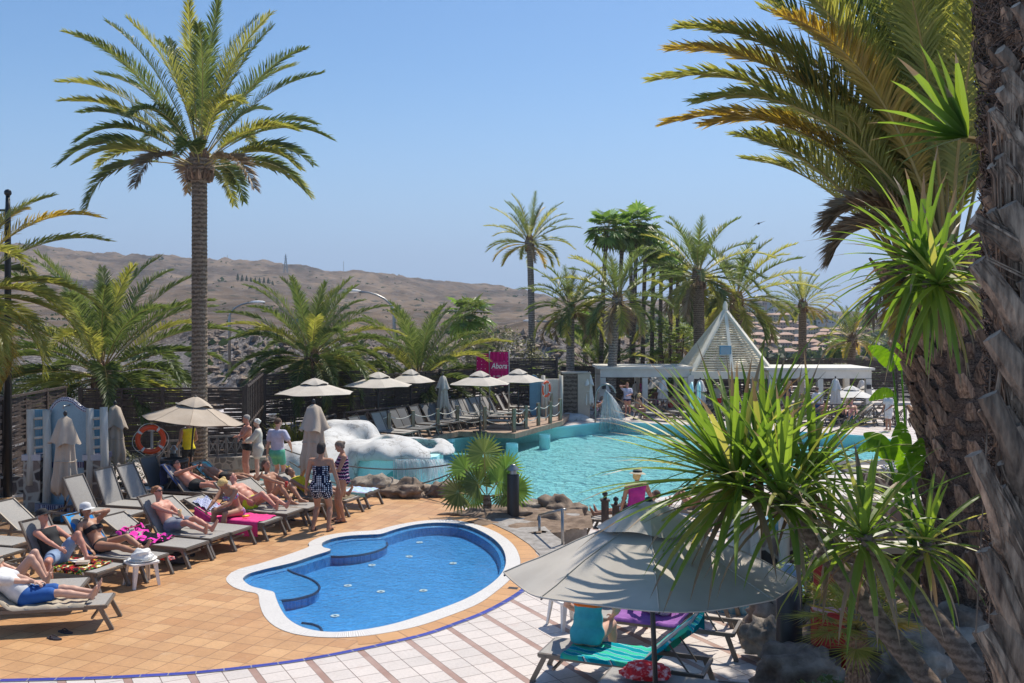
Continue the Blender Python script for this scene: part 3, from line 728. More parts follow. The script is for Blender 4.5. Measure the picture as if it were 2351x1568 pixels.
def fan_crown(seed, n=34, r=.75, st=.9, lo=-.9, far=True, fing=14, mi=(0, 1), dry=0, spread=4.4, split=.55):
    rng = random.Random(seed); mb = MB()
    for i in range(n):
        t = (i+.5)/n; el = 1.35-(1.35-lo)*t+rng.uniform(-.15, .15); az = i*2.39996+rng.uniform(-.3, .3)
        d = Vector((math.cos(el)*math.cos(az), math.cos(el)*math.sin(az), math.sin(el))); e2 = el-.4
        p = d*st*rng.uniform(.75, 1.1); mb.cur = 4; mb.tube([(0, 0, 0), p*.5+Vector((0, 0, .04)), p], .018, 3, False)
        up = Vector((math.cos(e2)*math.cos(az), math.cos(e2)*math.sin(az), math.sin(e2)))
        nn_ = up.cross(Vector((-math.sin(az), math.cos(az), 0)))
        fan(mb, p, nn_, up, r*rng.uniform(.85, 1.1), fing, spread, mi[0] if rng.random() > .3 else mi[1], rng, split=split)
    for i in range(dry):
        az = i*2.39996; z = -.25-1.0*rng.random(); mb.cur = 3
        p = Vector((math.cos(az)*.22, math.sin(az)*.22, z+.1)); fan(mb, p, (math.cos(az), math.sin(az), .2), (math.cos(az)*.35, math.sin(az)*.35, -1), .75, 8, 2.2, 3, rng, droop=0)
    return mb
FM = ['fan_green', 'palm_green', 'palm_olive', 'palm_dry', 'rachis']
def fan_palm(base, top, label, key, mbf, sc, r=.12, group=None, rz=0, bm='bark_slim', name='fan_palm'):
    p = thing(name, label, 'palm tree', base, 0, group); tp = Q(top[0], top[1], base[1]); h = tp.z-base[2]
    tb, tl = palm_trunk(h, r*1.15, r*.9, ((tp.x-base[0])/h, 0), 10, .25, None, 3, .02)
    tb.build('trunk', M[bm], p); crown_obj(key, mbf, tl, p, sc, rz, FM); return p
w1 = lambda: fan_crown(3); w2 = lambda: fan_crown(9, 30, .8, .9, -1.0, dry=26)
wl = 'slim fan palm in the grove behind the pergola, '
sp = [(1393, 498, 1.0, 'leftmost and standing apart'), (1430, 505, .8, 'second from the left'), (1463, 492, 1.15, 'third from the left'), (1483, 520, .9, 'fourth from the left'),
      (1502, 545, .85, 'fifth from the left'), (1519, 560, .8, 'fourth from the right'), (1541, 575, .8, 'third from the right'), (1556, 590, .7, 'second from the right'), (1448, 520, .8, 'close behind the second')]
for i, (x, y, s_, wd) in enumerate(sp):
    Y = 59+i*1.1; b = Vector(((x-14+i*2-HX)*Y/F, Y, -1.2))
    fan_palm(b, (x, y+32), wl+wd, 'w1' if i % 2 == 0 else 'w1b', w1 if i % 2 == 0 else (lambda: fan_crown(17, 30, .8)), s_*1.05, .135, 'slim fan palms of the grove', i*1.1)
fan_palm((-2.9, 66, -1.2), (1078, 728), 'fan palm with a skirt of dead leaves behind the bushy date palm', 'w2', w2, 1.35, .22)
fan_palm((5.4, 72, -1.2), (1346, 745), 'distant fan palm with brown skirt between two date palm trunks', 'w2', w2, 1.0, .2, rz=2)
fan_palm((32.2, 100, -1.2), (1925, 800), 'distant round fan palm before the pink roofs of the town', 'w2', w2, 1.1, .25, rz=1)
# small fan palm beside the bollard lamp
p = thing('fan_palm', 'small fan palm with spiky round leaves growing beside the dark bollard lamp', 'palm tree', G(1118, 1172, .05))
MB().tube([(0, 0, -.05), (.01, 0, .16), (0, .02, .34)], [.09, .1, .07], 10).build('trunk', M['bark_date'], p)
rng = random.Random(4); mb = MB()
for i, (dx, dz, r_, tw) in enumerate([(-.48, .62, .5, -.5), (-.06, 1.0, .55, 0), (.42, .62, .5, .5), (-.62, .12, .52, -1.3), (.62, .15, .5, 1.3), (-.2, .3, .5, -.8), (.25, .35, .48, .7), (.0, .5, .5, .15), (-.3, -.02, .45, -2), (.38, -.02, .45, 2)]):
    c = Vector((dx, -.1-.25*rng.random()+.5*(i > 6), .34+dz)); mb.cur = 4; mb.tube([(0, 0, .3), c*.6+Vector((0, 0, .12)), c], .011, 4, False)
    fan(mb, c, (dx*.5, -1, .45), (math.sin(tw), -.1, math.cos(tw)), r_, 26, 5.4, i % 2, rng, split=.55, droop=.05, fold=.25)
mb.build('crown', [M[k] for k in FM], p)
# ---- leafy clump helpers
def leaf_cloud(mb, blobs, n, size, rng, mi=0, up=.3, asp=.5):
    """many small leaf faces through the volume of overlapping lobes"""
    tot = sum(b[3]*b[4]*b[5] for b in blobs)
    for (cx, cy, cz, rx, ry, rz_) in blobs:
        for i in range(int(n*rx*ry*rz_/tot)+6):
            while True:
                x, y, z = (rng.uniform(-1, 1) for _ in range(3)); q = x*x+y*y+z*z
                if q < 1 and q > .12*rng.random(): break
            if fbm((cx+x*rx)*2.2/max(rx, .3), (cy+y*ry)*2.2/max(ry, .3), z*2, 2) < -.12: continue
            p = Vector((cx+x*rx, cy+y*ry, cz+z*rz_)); s_ = size*rng.uniform(.6, 1.3)
            a = Vector((rng.gauss(0, 1), rng.gauss(0, 1), rng.gauss(0, .6))).normalized(); b = a.cross(Vector((rng.gauss(0, .5), rng.gauss(0, .5), 1+up))).normalized()*s_*asp
            mb.cur = mi; mb.add([p, p+a*s_*.5+b*.5, p+a*s_, p+a*s_*.5-b*.5], [(0, 1, 2, 3)])
def bush(name, base, blobs, n, size, m, label, cat='bush', group=None, seed=1, trunk=True):
    p = thing(name, label, cat, base, 0, group); rng = random.Random(seed)
    mb = MB(); leaf_cloud(mb, blobs, n, size, rng); mb.build('crown', M[m], p)
    if trunk:
        mb = MB()
        for b in blobs: mb.tube([(0, 0, -.1), (b[0]*.4, b[1]*.4, b[2]*.45), (b[0], b[1], b[2])], [.05+b[3]*.03, .035+b[3]*.02, .015], 6)
        mb.build('trunk', M['bark_slim'], p)
    return p
bush('olive_bush', (-1.1, 62, -1.3), [(-1.4, 0, 2.8, 2.2, 1.8, 1.7), (.8, 0, 3.3, 2.2, 1.8, 1.9), (2.6, 0, 2.2, 1.8, 1.6, 1.5), (-.3, 0, 4.3, 1.5, 1.3, 1.0), (3.6, 0, 1.2, 1.5, 1.4, 1.2)], 12000, .2, 'bush_grey', 'large olive green bushy tree behind the fence right of the pink banner', 'tree')
bush('lime_bush', (1.3, 60, -1.3), [(0, 0, 1.5, 1.3, 1, 1.2), (.8, 0, .8, 1.0, 1, 1.0), (-.9, 0, 1.1, 1.1, 1, 1.2)], 5000, .2, 'bush_lime', 'bright lime bush behind the tall slender palm', 'bush')
def schef(base, blobs, label, seed, n=60):
    p = thing('umbrella_shrub', label, 'shrub', base); rng = random.Random(seed); mb = MB()
    for (cx, cy, cz, r_) in blobs:
        for i in range(n):
            el = rng.uniform(-.3, 1.4); az = rng.uniform(0, 2*PI); d = Vector((math.cos(el)*math.cos(az), math.cos(el)*math.sin(az), math.sin(el)))
            c = Vector((cx, cy, cz))+d*r_*rng.uniform(.5, 1)
            for k in range(8):
                a = k*2*PI/8; q = Vector((math.cos(a), math.sin(a), -.35)).normalized(); s_ = .27; sdv = Vector((-q.y, q.x, 0))*s_*.16
                mb.add([c, c+q*s_*.5+sdv, c+q*s_, c+q*s_*.5-sdv], [(0, 1, 2, 3)])
    mb.build('crown', M['bush_lime'] if seed % 2 else M['bush_green'], p)
    mb = MB()
    for (cx, cy, cz, r_) in blobs: mb.tube([(cx*.5, 0, -.2), (cx*.8, cy, cz*.5), (cx, cy, cz)], [.08, .06, .03], 5)
    mb.build('trunk', M['bark_slim'], p)
schef((9.3, 56, -1.0), [(0, 0, 1.3, .8), (-.9, 0, .9, .7), (.8, 0, .8, .7)], 'glossy umbrella shrub just above the left pergola roof', 1)
schef((10.2, 63, -1.0), [(0, 0, 3.6, .9), (-1, 0, 2.8, .8), (.9, .2, 4.3, .8), (-.6, 0, 4.6, .7), (.3, 0, 2.2, .9)], 'tall umbrella shrub among the slim palm trunks', 3, 70)
schef((9.0, 67, -1.0), [(0, 0, 4.2, 1.0), (1.5, 0, 3.2, 1), (2.8, 0, 4.5, 1.0), (-1, 0, 2.5, .9)], 'dark umbrella shrub behind the grove left of the pyramid', 4, 70)
schef((12.0, 60, -1.0), [(0, 0, 1.6, .8), (.3, 0, 2.8, .8), (-.9, 0, 1.0, .7)], 'umbrella shrub touching the left side of the pyramid', 5)
bush('hedge', (-10.6, 25.6, 0), [(-.6, 0, .5, .6, .4, .45), (.1, 0, .6, .7, .4, .5), (.8, 0, .45, .5, .4, .4)], 3800, .07, 'bush_grey', 'clipped yellow green hedge behind the near orange lifebuoy', 'hedge', seed=5)
M['palm_dry'].name = 'dry_leaf'
# grass tuft beside the white rock slide
def tuft(base, n, h, label, m, seed=2, sp_=.35, w_=.012, name='grass_tuft', cat='grass tuft'):
    rng = random.Random(seed); mb = MB()
    for i in range(n):
        a = rng.uniform(0, 2*PI); r = rng.random()**.5*sp_; p = Vector((math.cos(a)*r, math.sin(a)*r*.6, 0)); l = h*rng.uniform(.6, 1.1)
        d = Vector((math.cos(a)*.3*rng.random(), math.sin(a)*.3*rng.random(), 1)).normalized(); q = p+d*l*.6; t = p+d*l*.9+Vector((math.cos(a), math.sin(a), 0))*l*.25
        s_ = Vector((w_*(1 if rng.random() > .5 else .6), w_*.5, 0)); mb.add([p-s_, p+s_, q+s_*.7, t, q-s_*.7], [(0, 1, 2, 3, 4)])
    o = single(name, mb, M[m], label, cat); o.location = base; return o
tuft(G(678, 1035, -.35), 260, 1.2, 'dry yellow grass tuft beside the white rock slide', 'palm_olive', 3, .75, .02)
# ================================================================ FENCES, RAILS, STRUCTURES
mat('dark_wood', (.035, .024, .02), .7, (.085, .058, .045), 6, .3, stretch=(3, 3, .6))
mat('rail_wood', (.1, .085, .075), .7, (.18, .155, .14), 6, .2)
mat('post_wood', (.2, .16, .1), .8, (.34, .28, .19), 5, .3, stretch=(2, 2, .5))
mat('rope', (.6, .57, .5), .9, (.72, .69, .62), 60, .4)
mat('rope_dark', (.13, .12, .11), .9)
mat('grey_log', (.45, .41, .34), .85, (.6, .56, .48), 5, .3, stretch=(3, 3, .4))
mat('white_rock', (.33, .32, .3), .8, (.55, .545, .525), 2.2, .5, bdist=.06, det=9, lo=.25, hi=.5)
mat('rock', (.1, .07, .05), .9, (.32, .24, .175), 3.5, .8, bdist=.05, det=9)
mat('rock_grey', (.14, .115, .09), .9, (.42, .35, .275), 4, .8, bdist=.05, det=9)
mat('metal_grey', (.32, .32, .31), .35, metal=.9)
mat('dark_metal', (.035, .034, .034), .4, metal=.3)
mat('plastic_white', (.72, .7, .66), .45, (.8, .78, .74), 5)
mat('orange_plastic', (.85, .09, .015), .4)
mat('red_plastic', (.4, .02, .015), .4)
mat('frame_taupe', (.17, .145, .12), .45, metal=.25)
mat('sling', (.3, .28, .255), .8, (.35, .33, .3), 30, .15)
mat('sling_dark', (.12, .12, .12), .8)
mat('canvas', (.48, .43, .365), .9, (.54, .49, .42), 2.5, .1)
mat('canvas_tan', (.42, .34, .26), .9, (.48, .4, .315), 2.5, .1)
mat('canvas_pale', (.62, .59, .53), .9, (.68, .65, .6), 2.5, .1)
mat('pergola_paint', (.6, .57, .5), .6, (.68, .65, .58), 2, .1)
mat('cream_paint', (.78, .71, .55), .6, (.82, .76, .61), 3, .1)
mat('beige_box', (.45, .37, .3), .7, (.5, .42, .34), 2)
def rubble(name, c1, c2, mortar, sc):
    m, nt, b = nodes(name); v = coords(nt, 0, 1); vo = N(nt, 'ShaderNodeTexVoronoi', in_Scale=sc, feature='DISTANCE_TO_EDGE'); vc = N(nt, 'ShaderNodeTexVoronoi', in_Scale=sc)
    for q in (vo, vc): nt.links.new(v, q.inputs[0])
    n = noise_t(nt, v, 8, 5, .7); bw = nt.nodes.new('ShaderNodeSeparateColor'); nt.links.new(vc.outputs[1], bw.inputs[0])
    f = mth(nt, 'ADD', mth(nt, 'MULTIPLY', bw.outputs[0], .6), mth(nt, 'MULTIPLY', n, .4))
    st = ramp(nt, f, [(.3, c1), (.75, c2)]).outputs[0]; e = ramp(nt, vo.outputs[0], [(.05, (1,)*3), (.1, (0,)*3)]).outputs[0]
    nt.links.new(mixc(nt, e, st, mortar), b.inputs['Base Color']); b.inputs['Roughness'].default_value = .9
    bump(nt, b, vo.outputs[0], .6, .06); return m
nt = M['white_rock'].node_tree; b = nt.nodes['Principled BSDF']; src = b.inputs['Base Color'].links[0].from_socket; v = coords(nt)
st_ = ramp(nt, noise_t(nt, v, 1.1, 7, .75), [(.52, (0,)*3), (.7, (.75,)*3)]).outputs[0]; o_ = mixc(nt, st_, src, (.36, .31, .24))
vo_ = N(nt, 'ShaderNodeTexVoronoi', in_Scale=.9, feature='DISTANCE_TO_EDGE'); dn_ = nt.nodes.new('ShaderNodeVectorMath'); dn_.operation = 'ADD'; nz_ = N(nt, 'ShaderNodeTexNoise', in_Scale=2.5); nt.links.new(v, nz_.inputs[0]); nt.links.new(v, dn_.inputs[0]); nt.links.new(nz_.outputs[1], dn_.inputs[1]); nt.links.new(dn_.outputs[0], vo_.inputs[0])
ck_ = ramp(nt, vo_.outputs[0], [(.006, (.7,)*3), (.016, (0,)*3)]).outputs[0]; o_ = mixc(nt, ck_, o_, (.2, .18, .16)); nt.links.new(o_, b.inputs['Base Color'])
rubble('rubble', (.05, .035, .03), (.26, .19, .15), (.42, .36, .29), 3.2)
rubble('rubble_small', (.12, .1, .085), (.32, .27, .22), (.3, .25, .2), 5)
# ---- woven dark fence: posts, frame rails, woven slats
def fence(pts, zb, zt, label, period=1.25, slat=True, seed=1):
    p = thing('woven_fence', label, 'fence', (pts[0][0], pts[0][1], zb)); rng = random.Random(seed)
    post, fr, sl_ = MB(), MB(), MB()
    for (a, b) in zip(pts[:-1], pts[1:]):
        a = Vector((a[0], a[1], 0)); b = Vector((b[0], b[1], 0)); L = (b-a).length; k = max(1, round(L/period)); d = (b-a)/L; n_ = Vector((-d.y, d.x, 0))
        for i in range(k+1):
            q = a+d*L*i/k; thick = .11 if i % 2 == 0 else .06
            MB().box(q+Vector((0, 0, (zb+zt)/2)), (thick, thick, zt-zb+(.12 if i % 2 == 0 else 0)), math.atan2(d.y, d.x)).build('post', M['dark_wood'], p, world=True)
        for z in (zt, lerp(zb, zt, .5), zb+.12): fr.bar(a+Vector((0, 0, z))-n_*.03, b+Vector((0, 0, z))-n_*.03, .07, .06, (0, 0, 1))
        if slat:
            z = zb+.2
            while z < zt-.05:
                hgt = rng.uniform(.04, .055); off = rng.choice((-1, 1)); kk = k*2
                for i in range(kk):
                    if rng.random() < .06: continue
                    o1 = n_*.022*off*(1 if i % 2 else -1); q0 = a+d*L*i/kk; q1 = a+d*L*(i+1)/kk; dz = rng.uniform(-.012, .012)
                    sl_.bar(q0+o1+Vector((0, 0, z+dz)), q1-o1+Vector((0, 0, z+rng.uniform(-.012, .012))), .012, hgt, (0, 0, 1))
                z += hgt+rng.uniform(-.006, .007)
    fr.build('rail', M['dark_wood'], p, world=True)
    if slat: sl_.build('woven_panel', M['dark_wood'], p, world=True)
    return p
def Xr(x, Y): return (x-HX)*Y/F
fence([(Xr(-120, 22), 22), (Xr(5, 25.4), 25.4), (Xr(150, 29.5), 29.5)], -.2, 2.3, 'dark woven fence running down the left edge behind the shower')
fence([(Xr(185, 30.6), 30.6), (Xr(560, 31), 31)], -.2, 2.15, 'dark woven fence behind the tall palm trunk and near parasol', seed=2)
fence([(Xr(565, 31), 31), (Xr(602, 38), 38)], -.3, 2.2, 'short run of upright dark slats at the fence corner beside the tall palm', .35, seed=6)
fence([(Xr(607, 38.5), 38.5), (Xr(866, 42), 42)], -.4, 2.12, 'tall dark woven fence behind the leftmost parasols of the lounger deck', seed=3)
fence([(Xr(870, 42.1), 42.1), (Xr(1010, 45.8), 45.8), (Xr(1160, 50.2), 50.2)], -.4, 1.9, 'dark woven fence under the yellowish palms behind the middle parasols', seed=4)
fence([(Xr(1163, 50.4), 50.4), (Xr(1278, 50.8), 50.8)], -.4, 2.25, 'dark woven fence right of the pink banner', seed=5)
fence([(Xr(1290, 57), 57), (Xr(1500, 58.5), 58.5), (Xr(1760, 60), 60)], -.7, 1.5, 'dark fence in the shade under the left pergola', 1.6, seed=7)
fence([(Xr(1762, 59), 59), (Xr(2060, 58.4), 58.4), (Xr(2300, 58), 58)], -.7, 1.9, 'long plain dark fence behind the right hand pergola', 2.1, seed=8)
# ---- rails with crossed braces
def xrail(a, b, z0, z1, n, label, group='railings with crossed braces', th=.06):
    p = thing('cross_rail', label, 'railing', (a[0], a[1], z0), 0, group)
    a = Vector((a[0], a[1], 0)); b = Vector((b[0], b[1], 0)); fr, xb, ps = MB(), MB(), MB()
    U = lambda q, z: q+Vector((0, 0, z))
    for z in (z1, z0+.12): fr.bar(U(a, z), U(b, z), th, th, (0, 0, 1))
    for i in range(n+1):
        q = a.lerp(b, i/n); MB().bar(U(q, z0), U(q, z1-th/2), th*1.1).build('post', M['rail_wood'], p, world=True)
        if i < n:
            r = a.lerp(b, (i+1)/n); xb.bar(U(q, z0+.15), U(r, z1-.04), th*.6); xb.bar(U(q, z1-.04), U(r, z0+.15), th*.55)
    fr.build('rail', M['rail_wood'], p, world=True); xb.build('cross_brace', M['rail_wood'], p, world=True); return p
xrail((Xr(478, 29.2), 29.2), (Xr(562, 29.6), 29.6), .15, .83, 4, 'grey railing with crossed braces right of the tall palm trunk')
xrail((Xr(365, 28.8), 28.8), (Xr(432, 29), 29), .05, .75, 3, 'grey railing with crossed braces behind the hedge')
xrail((Xr(668, 34.5), 34.5), (Xr(770, 38.8), 38.8), -.4, .55, 4, 'railing with crossed braces behind the man in green shorts')
xrail((Xr(790, 40), 40), (Xr(1010, 44.9), 44.9), -.4, .5, 9, 'long railing with crossed braces behind the row of dark loungers')
xrail((Xr(1012, 45), 45), (Xr(1170, 49.3), 49.3), -.4, .55, 8, 'railing with crossed braces below the pink banner')
xrail((Xr(1790, 47), 47), (Xr(2080, 46), 46), -.75, .25, 12, 'thin dark railing crossing the far terrace on the right')
xrail((Xr(1480, 50), 50), (Xr(1790, 50), 50), -.75, .2, 12, 'thin dark railing behind the loungers left of the pyramid')
mb = MB().box((Xr(515, 29.4), 29.3, .05), (2.6, .35, .36), .02); single('stone_kerb', mb, M['rubble_small'], 'low rubble stone kerb right of the tall palm', 'kerb')
mb = MB().box((Xr(40, 25), 24.2, .18), (4.4, .4, .5), .95); single('stone_kerb', mb, M['rubble'], 'dark rubble stone wall at the foot of the left fence', 'wall')
# ---- rope posts round the lounger deck
rp = thing('rope_fence', 'row of short wooden posts with double white ropes edging the lounger deck', 'rope fence', G(1183, 995, -.4))
def rope_posts(L, z, h, par, first=True, th=.13):
    P = [Vector((a, b, z)) for a, b in L]
    for q in P:
        m_ = MB().box(q+Vector((0, 0, h/2-.12)), (th, th, h+.24), .5); m_.build('post', M['post_wood'], par, world=True)
    for a, b in zip(P[:-1], P[1:]):
        for f in (.88, .45):
            pts = [a.lerp(b, i/8)+Vector((0, 0, h*f-.16*4*(i/8)*(1-i/8))) for i in range(9)]
            MB().tube(pts, .018, 5).build('rope', M['rope'], par, True, True)
gx = lambda x, y: tuple(G(x, y, -.4))[:2]
rope_posts([gx(745, 1030), gx(812, 1012), gx(893, 1006), gx(948, 999), gx(1005, 994), gx(1050, 985), gx(1113, 987), gx(1180, 992), gx(1207, 984), gx(1236, 977), gx(1263, 972), gx(1286, 965)], -.4, 1.0, rp)
rp = thing('rope_fence', 'inner row of posts with white ropes crossing the right end of the lounger deck', 'rope fence', G(1190, 940, -.4))
rope_posts([gx(1150, 942), gx(1190, 938), gx(1217, 934), gx(1240, 932), gx(1256, 928), gx(1266, 955)], -.4, 1.1, rp, th=.11)
# ropes strung in front of the white slide
rp = thing('rope_barrier', 'two sagging dark ropes strung in front of the white rock slide', 'rope', G(1058, 1160, 0))
def sag(a, b, s_, n=18): a, b = Vector(a), Vector(b); return [a.lerp(b, i/n)-Vector((0, 0, s_*4*(i/n)*(1-i/n))) for i in range(n+1)]
pole = Q(1050, 1150, 23.5); T = Q(1058, 1062, 23.4)
MB().tube(sag(Q(640, 1026, 27), T, .35), .018, 5).build('rope', M['rope_dark'], rp, True, True)
MB().tube(sag(Q(665, 1060, 27), T+Vector((0, 0, -.15)), .62), .018, 5).build('rope', M['rope_dark'], rp, True, True)
MB().tube(sag(G(870, 1131, .02), T, .5), .018, 5).build('rope', M['rope_dark'], rp, True, True)
MB().tube([(T.x, T.y, -.1), T], .045, 8).build('post', M['post_wood'], rp, False, True)
# ---- white rock slide (one smooth skin)
s = SDF(.075)
def E(x, y, Y, rx, ry, rz_, k=.5, sub=False): s.ell(Q(x, y, Y), (rx, ry, rz_), k, None, sub)
for (x, y, Y, rx, ry, rz_) in [(790, 1018, 34.2, .8, .8, .72), (768, 1000, 34.4, .55, .6, .5), (828, 1002, 34.2, .6, .7, .5), (872, 1033, 33.2, 1.0, 1.0, .42), (745, 1035, 33, .8, .9, .6), (700, 1062, 31.5, 1.1, 1.0, .6), (665, 1062, 31, .55, .7, .35),
    (800, 1052, 32.5, 1.2, 1.3, .55), (850, 1050, 31.6, .9, .9, .36), (905, 1045, 31.2, .9, .9, .38), (958, 1034, 34.0, 1.1, .6, .26), (1003, 1043, 33.2, .42, .9, .3), (1012, 1052, 32.0, .4, .8, .3), (870, 1056, 31.0, .8, .5, .28), (925, 1058, 30.7, .8, .45, .26), (720, 1095, 30.8, 1.2, .9, .6), (735, 1075, 31.8, .9, .9, .6)]: E(x, y, Y, rx, ry, rz_)
E(940, 1046, 32.5, 1.25, 1.2, .42); E(947, 1029, 32.4, .95, .85, .32, .08, True); E(835, 1000, 33.0, .2, .6, .5, .35, True); E(880, 1020, 32.4, .22, .7, .3, .3, True)
V, Fc = s.mesh(fn=lambda X, Y, Z, D: np.where(X > -4.75, np.maximum(D, -(Z+.03)), D)+.03*np.sin(X*3.1)*np.sin(Y*2.7+1)+.02*np.sin(X*7+Z*6))
sl0 = G(860, 1119, -.85); slide = thing('rock_slide', 'smooth white artificial rock slide with a basin and waterfall beside the main pool', 'water slide', sl0)
vf_obj('rock_shell', V, Fc, M['white_rock'], slide, True, sl0)
p_ = Q(945, 1033, 32.6); MB().lathe([(.001, 0), (.85, 0)], (p_.x, p_.y, .02), 24).build('basin_water', M['pool_water'], slide, False, True)
wall = MB(); arc = [(Xr(770, 30.8), 31.4), (Xr(800, 30.8), 30.9), (Xr(850, 30.4), 30.4), (Xr(900, 30.2), 30.2), (Xr(960, 30.2), 30.2), (Xr(1003, 30.8), 30.8), (Xr(1018, 32), 32), (-2.4, 34), (-7, 34)]
wall.prism(arc, -1.5, .02); wall.build('front_wall', M['mosaic_teal'], slide, False, True)
nich = MB(); c_ = Q(921, 1119, 30.17); nich.lathe([(.001, 0), (.62, 0)], (c_.x, c_.y-.012, c_.z-.05), 24, Matrix.Rotation(PI/2, 3, 'X'))
mat('teal_deep', (.08, .42, .4), .4); nich.build('wall_niche', M['teal_deep'], slide, False, True)
# falling water: many thin strands
m, nt, b = nodes('falling_water'); b.inputs['Base Color'].default_value = (.86, .88, .88, 1); b.inputs['Roughness'].default_value = .4; b.inputs['Alpha'].default_value = .5
rng = random.Random(5); wf = MB()
for i in range(330):
    x = rng.uniform(903, 1028); Y0 = 30.15 if x < 985 else lerp(30.2, 31.7, (x-985)/43); a = Q(x, 1056+rng.uniform(-3, 3), Y0-.02); sp__ = rng.uniform(.1, .5)
    dx = (.1+(x-903)/125*.6)*sp__; zz = a.z; pts = []; zend = lerp(zz, -.78, rng.uniform(.35, 1))
    for k in range(6):
        t = k/5; z = lerp(zz, zend, t); f = math.sqrt(max(zz-z, 0)*.35); pts.append(Vector((a.x+dx*f*1.6, a.y-sp__*f, z)))
    wf.tube(pts, rng.uniform(.004, .012), 3, False)
wf.build('waterfall', M['falling_water'], slide, True, True)
sp_m = MB()
for i in range(260):
    x = rng.uniform(905, 1045); q = G(x, 1119+rng.uniform(0, 10)-max(0, x-1000)*.4, -.76); sp_m.ell(q, (rng.uniform(.02, .09), rng.uniform(.02, .09), rng.uniform(.01, .04)), 5)
sp_m.build('foam', M['falling_water'], slide, True, True)
# ---- rocks
def rock(c, r, label, m='rock', seed=1, flat=.55, cat='boulder', group=None):
    bm = bmesh.new(); bmesh.ops.create_icosphere(bm, subdivisions=4, radius=1); rr_ = Vector((seed*7.1, seed*3.3, seed))
    for v in bm.verts:
        n_ = v.co.normalized(); d = 1+.42*noise.noise(n_*1.1+rr_)+.2*noise.noise(n_*2.7+rr_)+.07*noise.noise(n_*7+rr_)
        f = noise.voronoi(n_*1.4+rr_)[0]; d *= 1-.5*max(0, .4-(f[1]-f[0])); g = noise.voronoi(n_*3.1+rr_)[0]; d *= 1+.16*min(g[1]-g[0], .5)+.05*noise.noise(n_*14+rr_)
        v.co = Vector((n_.x*d*r[0], n_.y*d*r[1], max(n_.z*d, -flat)*r[2]))
    me = bpy.data.meshes.new('boulder'); bm.to_mesh(me); bm.free(); me.materials.append(M[m]); me.polygons.foreach_set('use_smooth', [True]*len(me.polygons))
    o = bpy.data.objects.new('boulder', me); C.objects.link(o); o.location = c; return tag(o, label, cat, group)
rk = 'boulders at the pool edge'
rock(G(860, 1125, .1), (.62, .5, .36), 'grey boulder on the pool edge left of the waterfall', 'rock_grey', 1, group=rk)
rock(G(930, 1133, .05), (.75, .5, .33), 'largest brown boulder on the pool edge under the waterfall', 'rock', 2, group=rk)
rock(G(890, 1131, .0), (.33, .3, .18), 'small flat boulder touching the largest pool edge boulder', 'rock', 3, group=rk)
rock(G(1012, 1133, .05), (.45, .35, .28), 'round dark boulder right of the waterfall', 'rock', 4, group=rk)
rock(G(1282, 1185, -.25), (.72, .5, .42), 'dark layered boulder behind the steel handrail', 'rock', 5, group=rk)
rock(G(1205, 1172, -.15), (.6, .4, .28), 'tan flat boulder right of the bollard lamp', 'rock_grey', 6, group=rk)
rock(G(1262, 1215, -.25), (.62, .42, .38), 'reddish squared boulder at the end of the flagstone path', 'rock', 7, group=rk)
rock(G(1160, 1186, -.05), (.7, .22, .2), 'long low kerb rock below the bollard lamp', 'rock', 8, group=rk)
rock(G(1090, 1186, -.05), (.65, .2, .18), 'long low kerb rock below the small fan palm', 'rock', 9, group=rk)
gk = 'boulders of the garden bed'
for i, (x, y, rx, rz_, mm, lb) in enumerate([(1772, 1420, .4, .5, 'rock_grey', 'pale standing boulder left of the large dark bollard'), (1758, 1470, .3, .3, 'rock_grey', 'small pale boulder low beside the large dark bollard'), (1835, 1548, .52, .36, 'rock', 'dark round boulder in the bottom right bed'), (1900, 1470, .4, .35, 'rock', 'boulder behind the red box posts'),
    (2040, 1500, .45, .4, 'rock_grey', 'tan boulder between the leaning trunks, upper'), (2100, 1540, .5, .45, 'rock_grey', 'tan boulder between the leaning trunks, lower'), (1985, 1440, .5, .4, 'rock', 'boulder behind the shaggy small palm'), (2150, 1470, .45, .3, 'rock_grey', 'pale boulder right of the leaning trunks'), (1930, 1300, .4, .25, 'rock', 'boulder in front of the terrace wall, left'), (2000, 1310, .5, .25, 'rock_grey', 'boulder in front of the terrace wall, right'), (2200, 1440, .4, .3, 'rock', 'dark boulder at the foot of the shaggy trunks'), (1870, 1430, .35, .3, 'rock', 'dark boulder just right of the large dark bollard')]):
    rock(G(x, y, .25), (rx, rx*.8, rz_), lb, mm, 20+i, group=gk)
# ---- shower with blue mosaic
c0 = G(250, 1172, 0)
sh = thing('pool_shower', 'shower wall of blue mosaic with curved crest between stone piers and cream posts', 'shower', c0)
Ys = c0.y
def plate(px, Y, th, z_or=None): return [(Q(x, y, Y).x, Q(x, y, Y).z) for x, y in px]
def extr(mb, pr, Y, th):
    n = len(pr); A = [(x, Y, z) for x, z in pr]; B_ = [(x, Y+th, z) for x, z in pr]; o = len(mb.v)
    tri = tessellate_polygon([[Vector((x, z, 0)) for x, z in pr]])
    mb.add(A+B_, [tuple(t) for t in tri]+[tuple(i+n for i in t[::-1]) for t in tri]+[(i, (i+1) % n, (i+1) % n+n, i+n) for i in range(n)])
crest = [(113, 953), (118, 938), (128, 925), (140, 919), (152, 919), (166, 924), (178, 935), (190, 943), (203, 946)]
mb = MB(); extr(mb, plate(crest+[(203, 1160), (113, 1160)], Ys, .2), Ys, .2); mb.build('mosaic_wall', M['mosaic_pale'], sh, False, True)
mb = MB(); top = [Q(x, y, Ys-.02) for x, y in crest]; mb.tube([t+Vector((0, .08, 0)) for t in top], .07, 8); mb.build('crest_tiles', M['mosaic_navy'], sh, False, True)
mb = MB(); mb.box(tuple(Q(158, 1067, Ys-.02)), (1.1, .02, .13)); mb.build('tile_band', M['mosaic_navy'], sh, False, True)
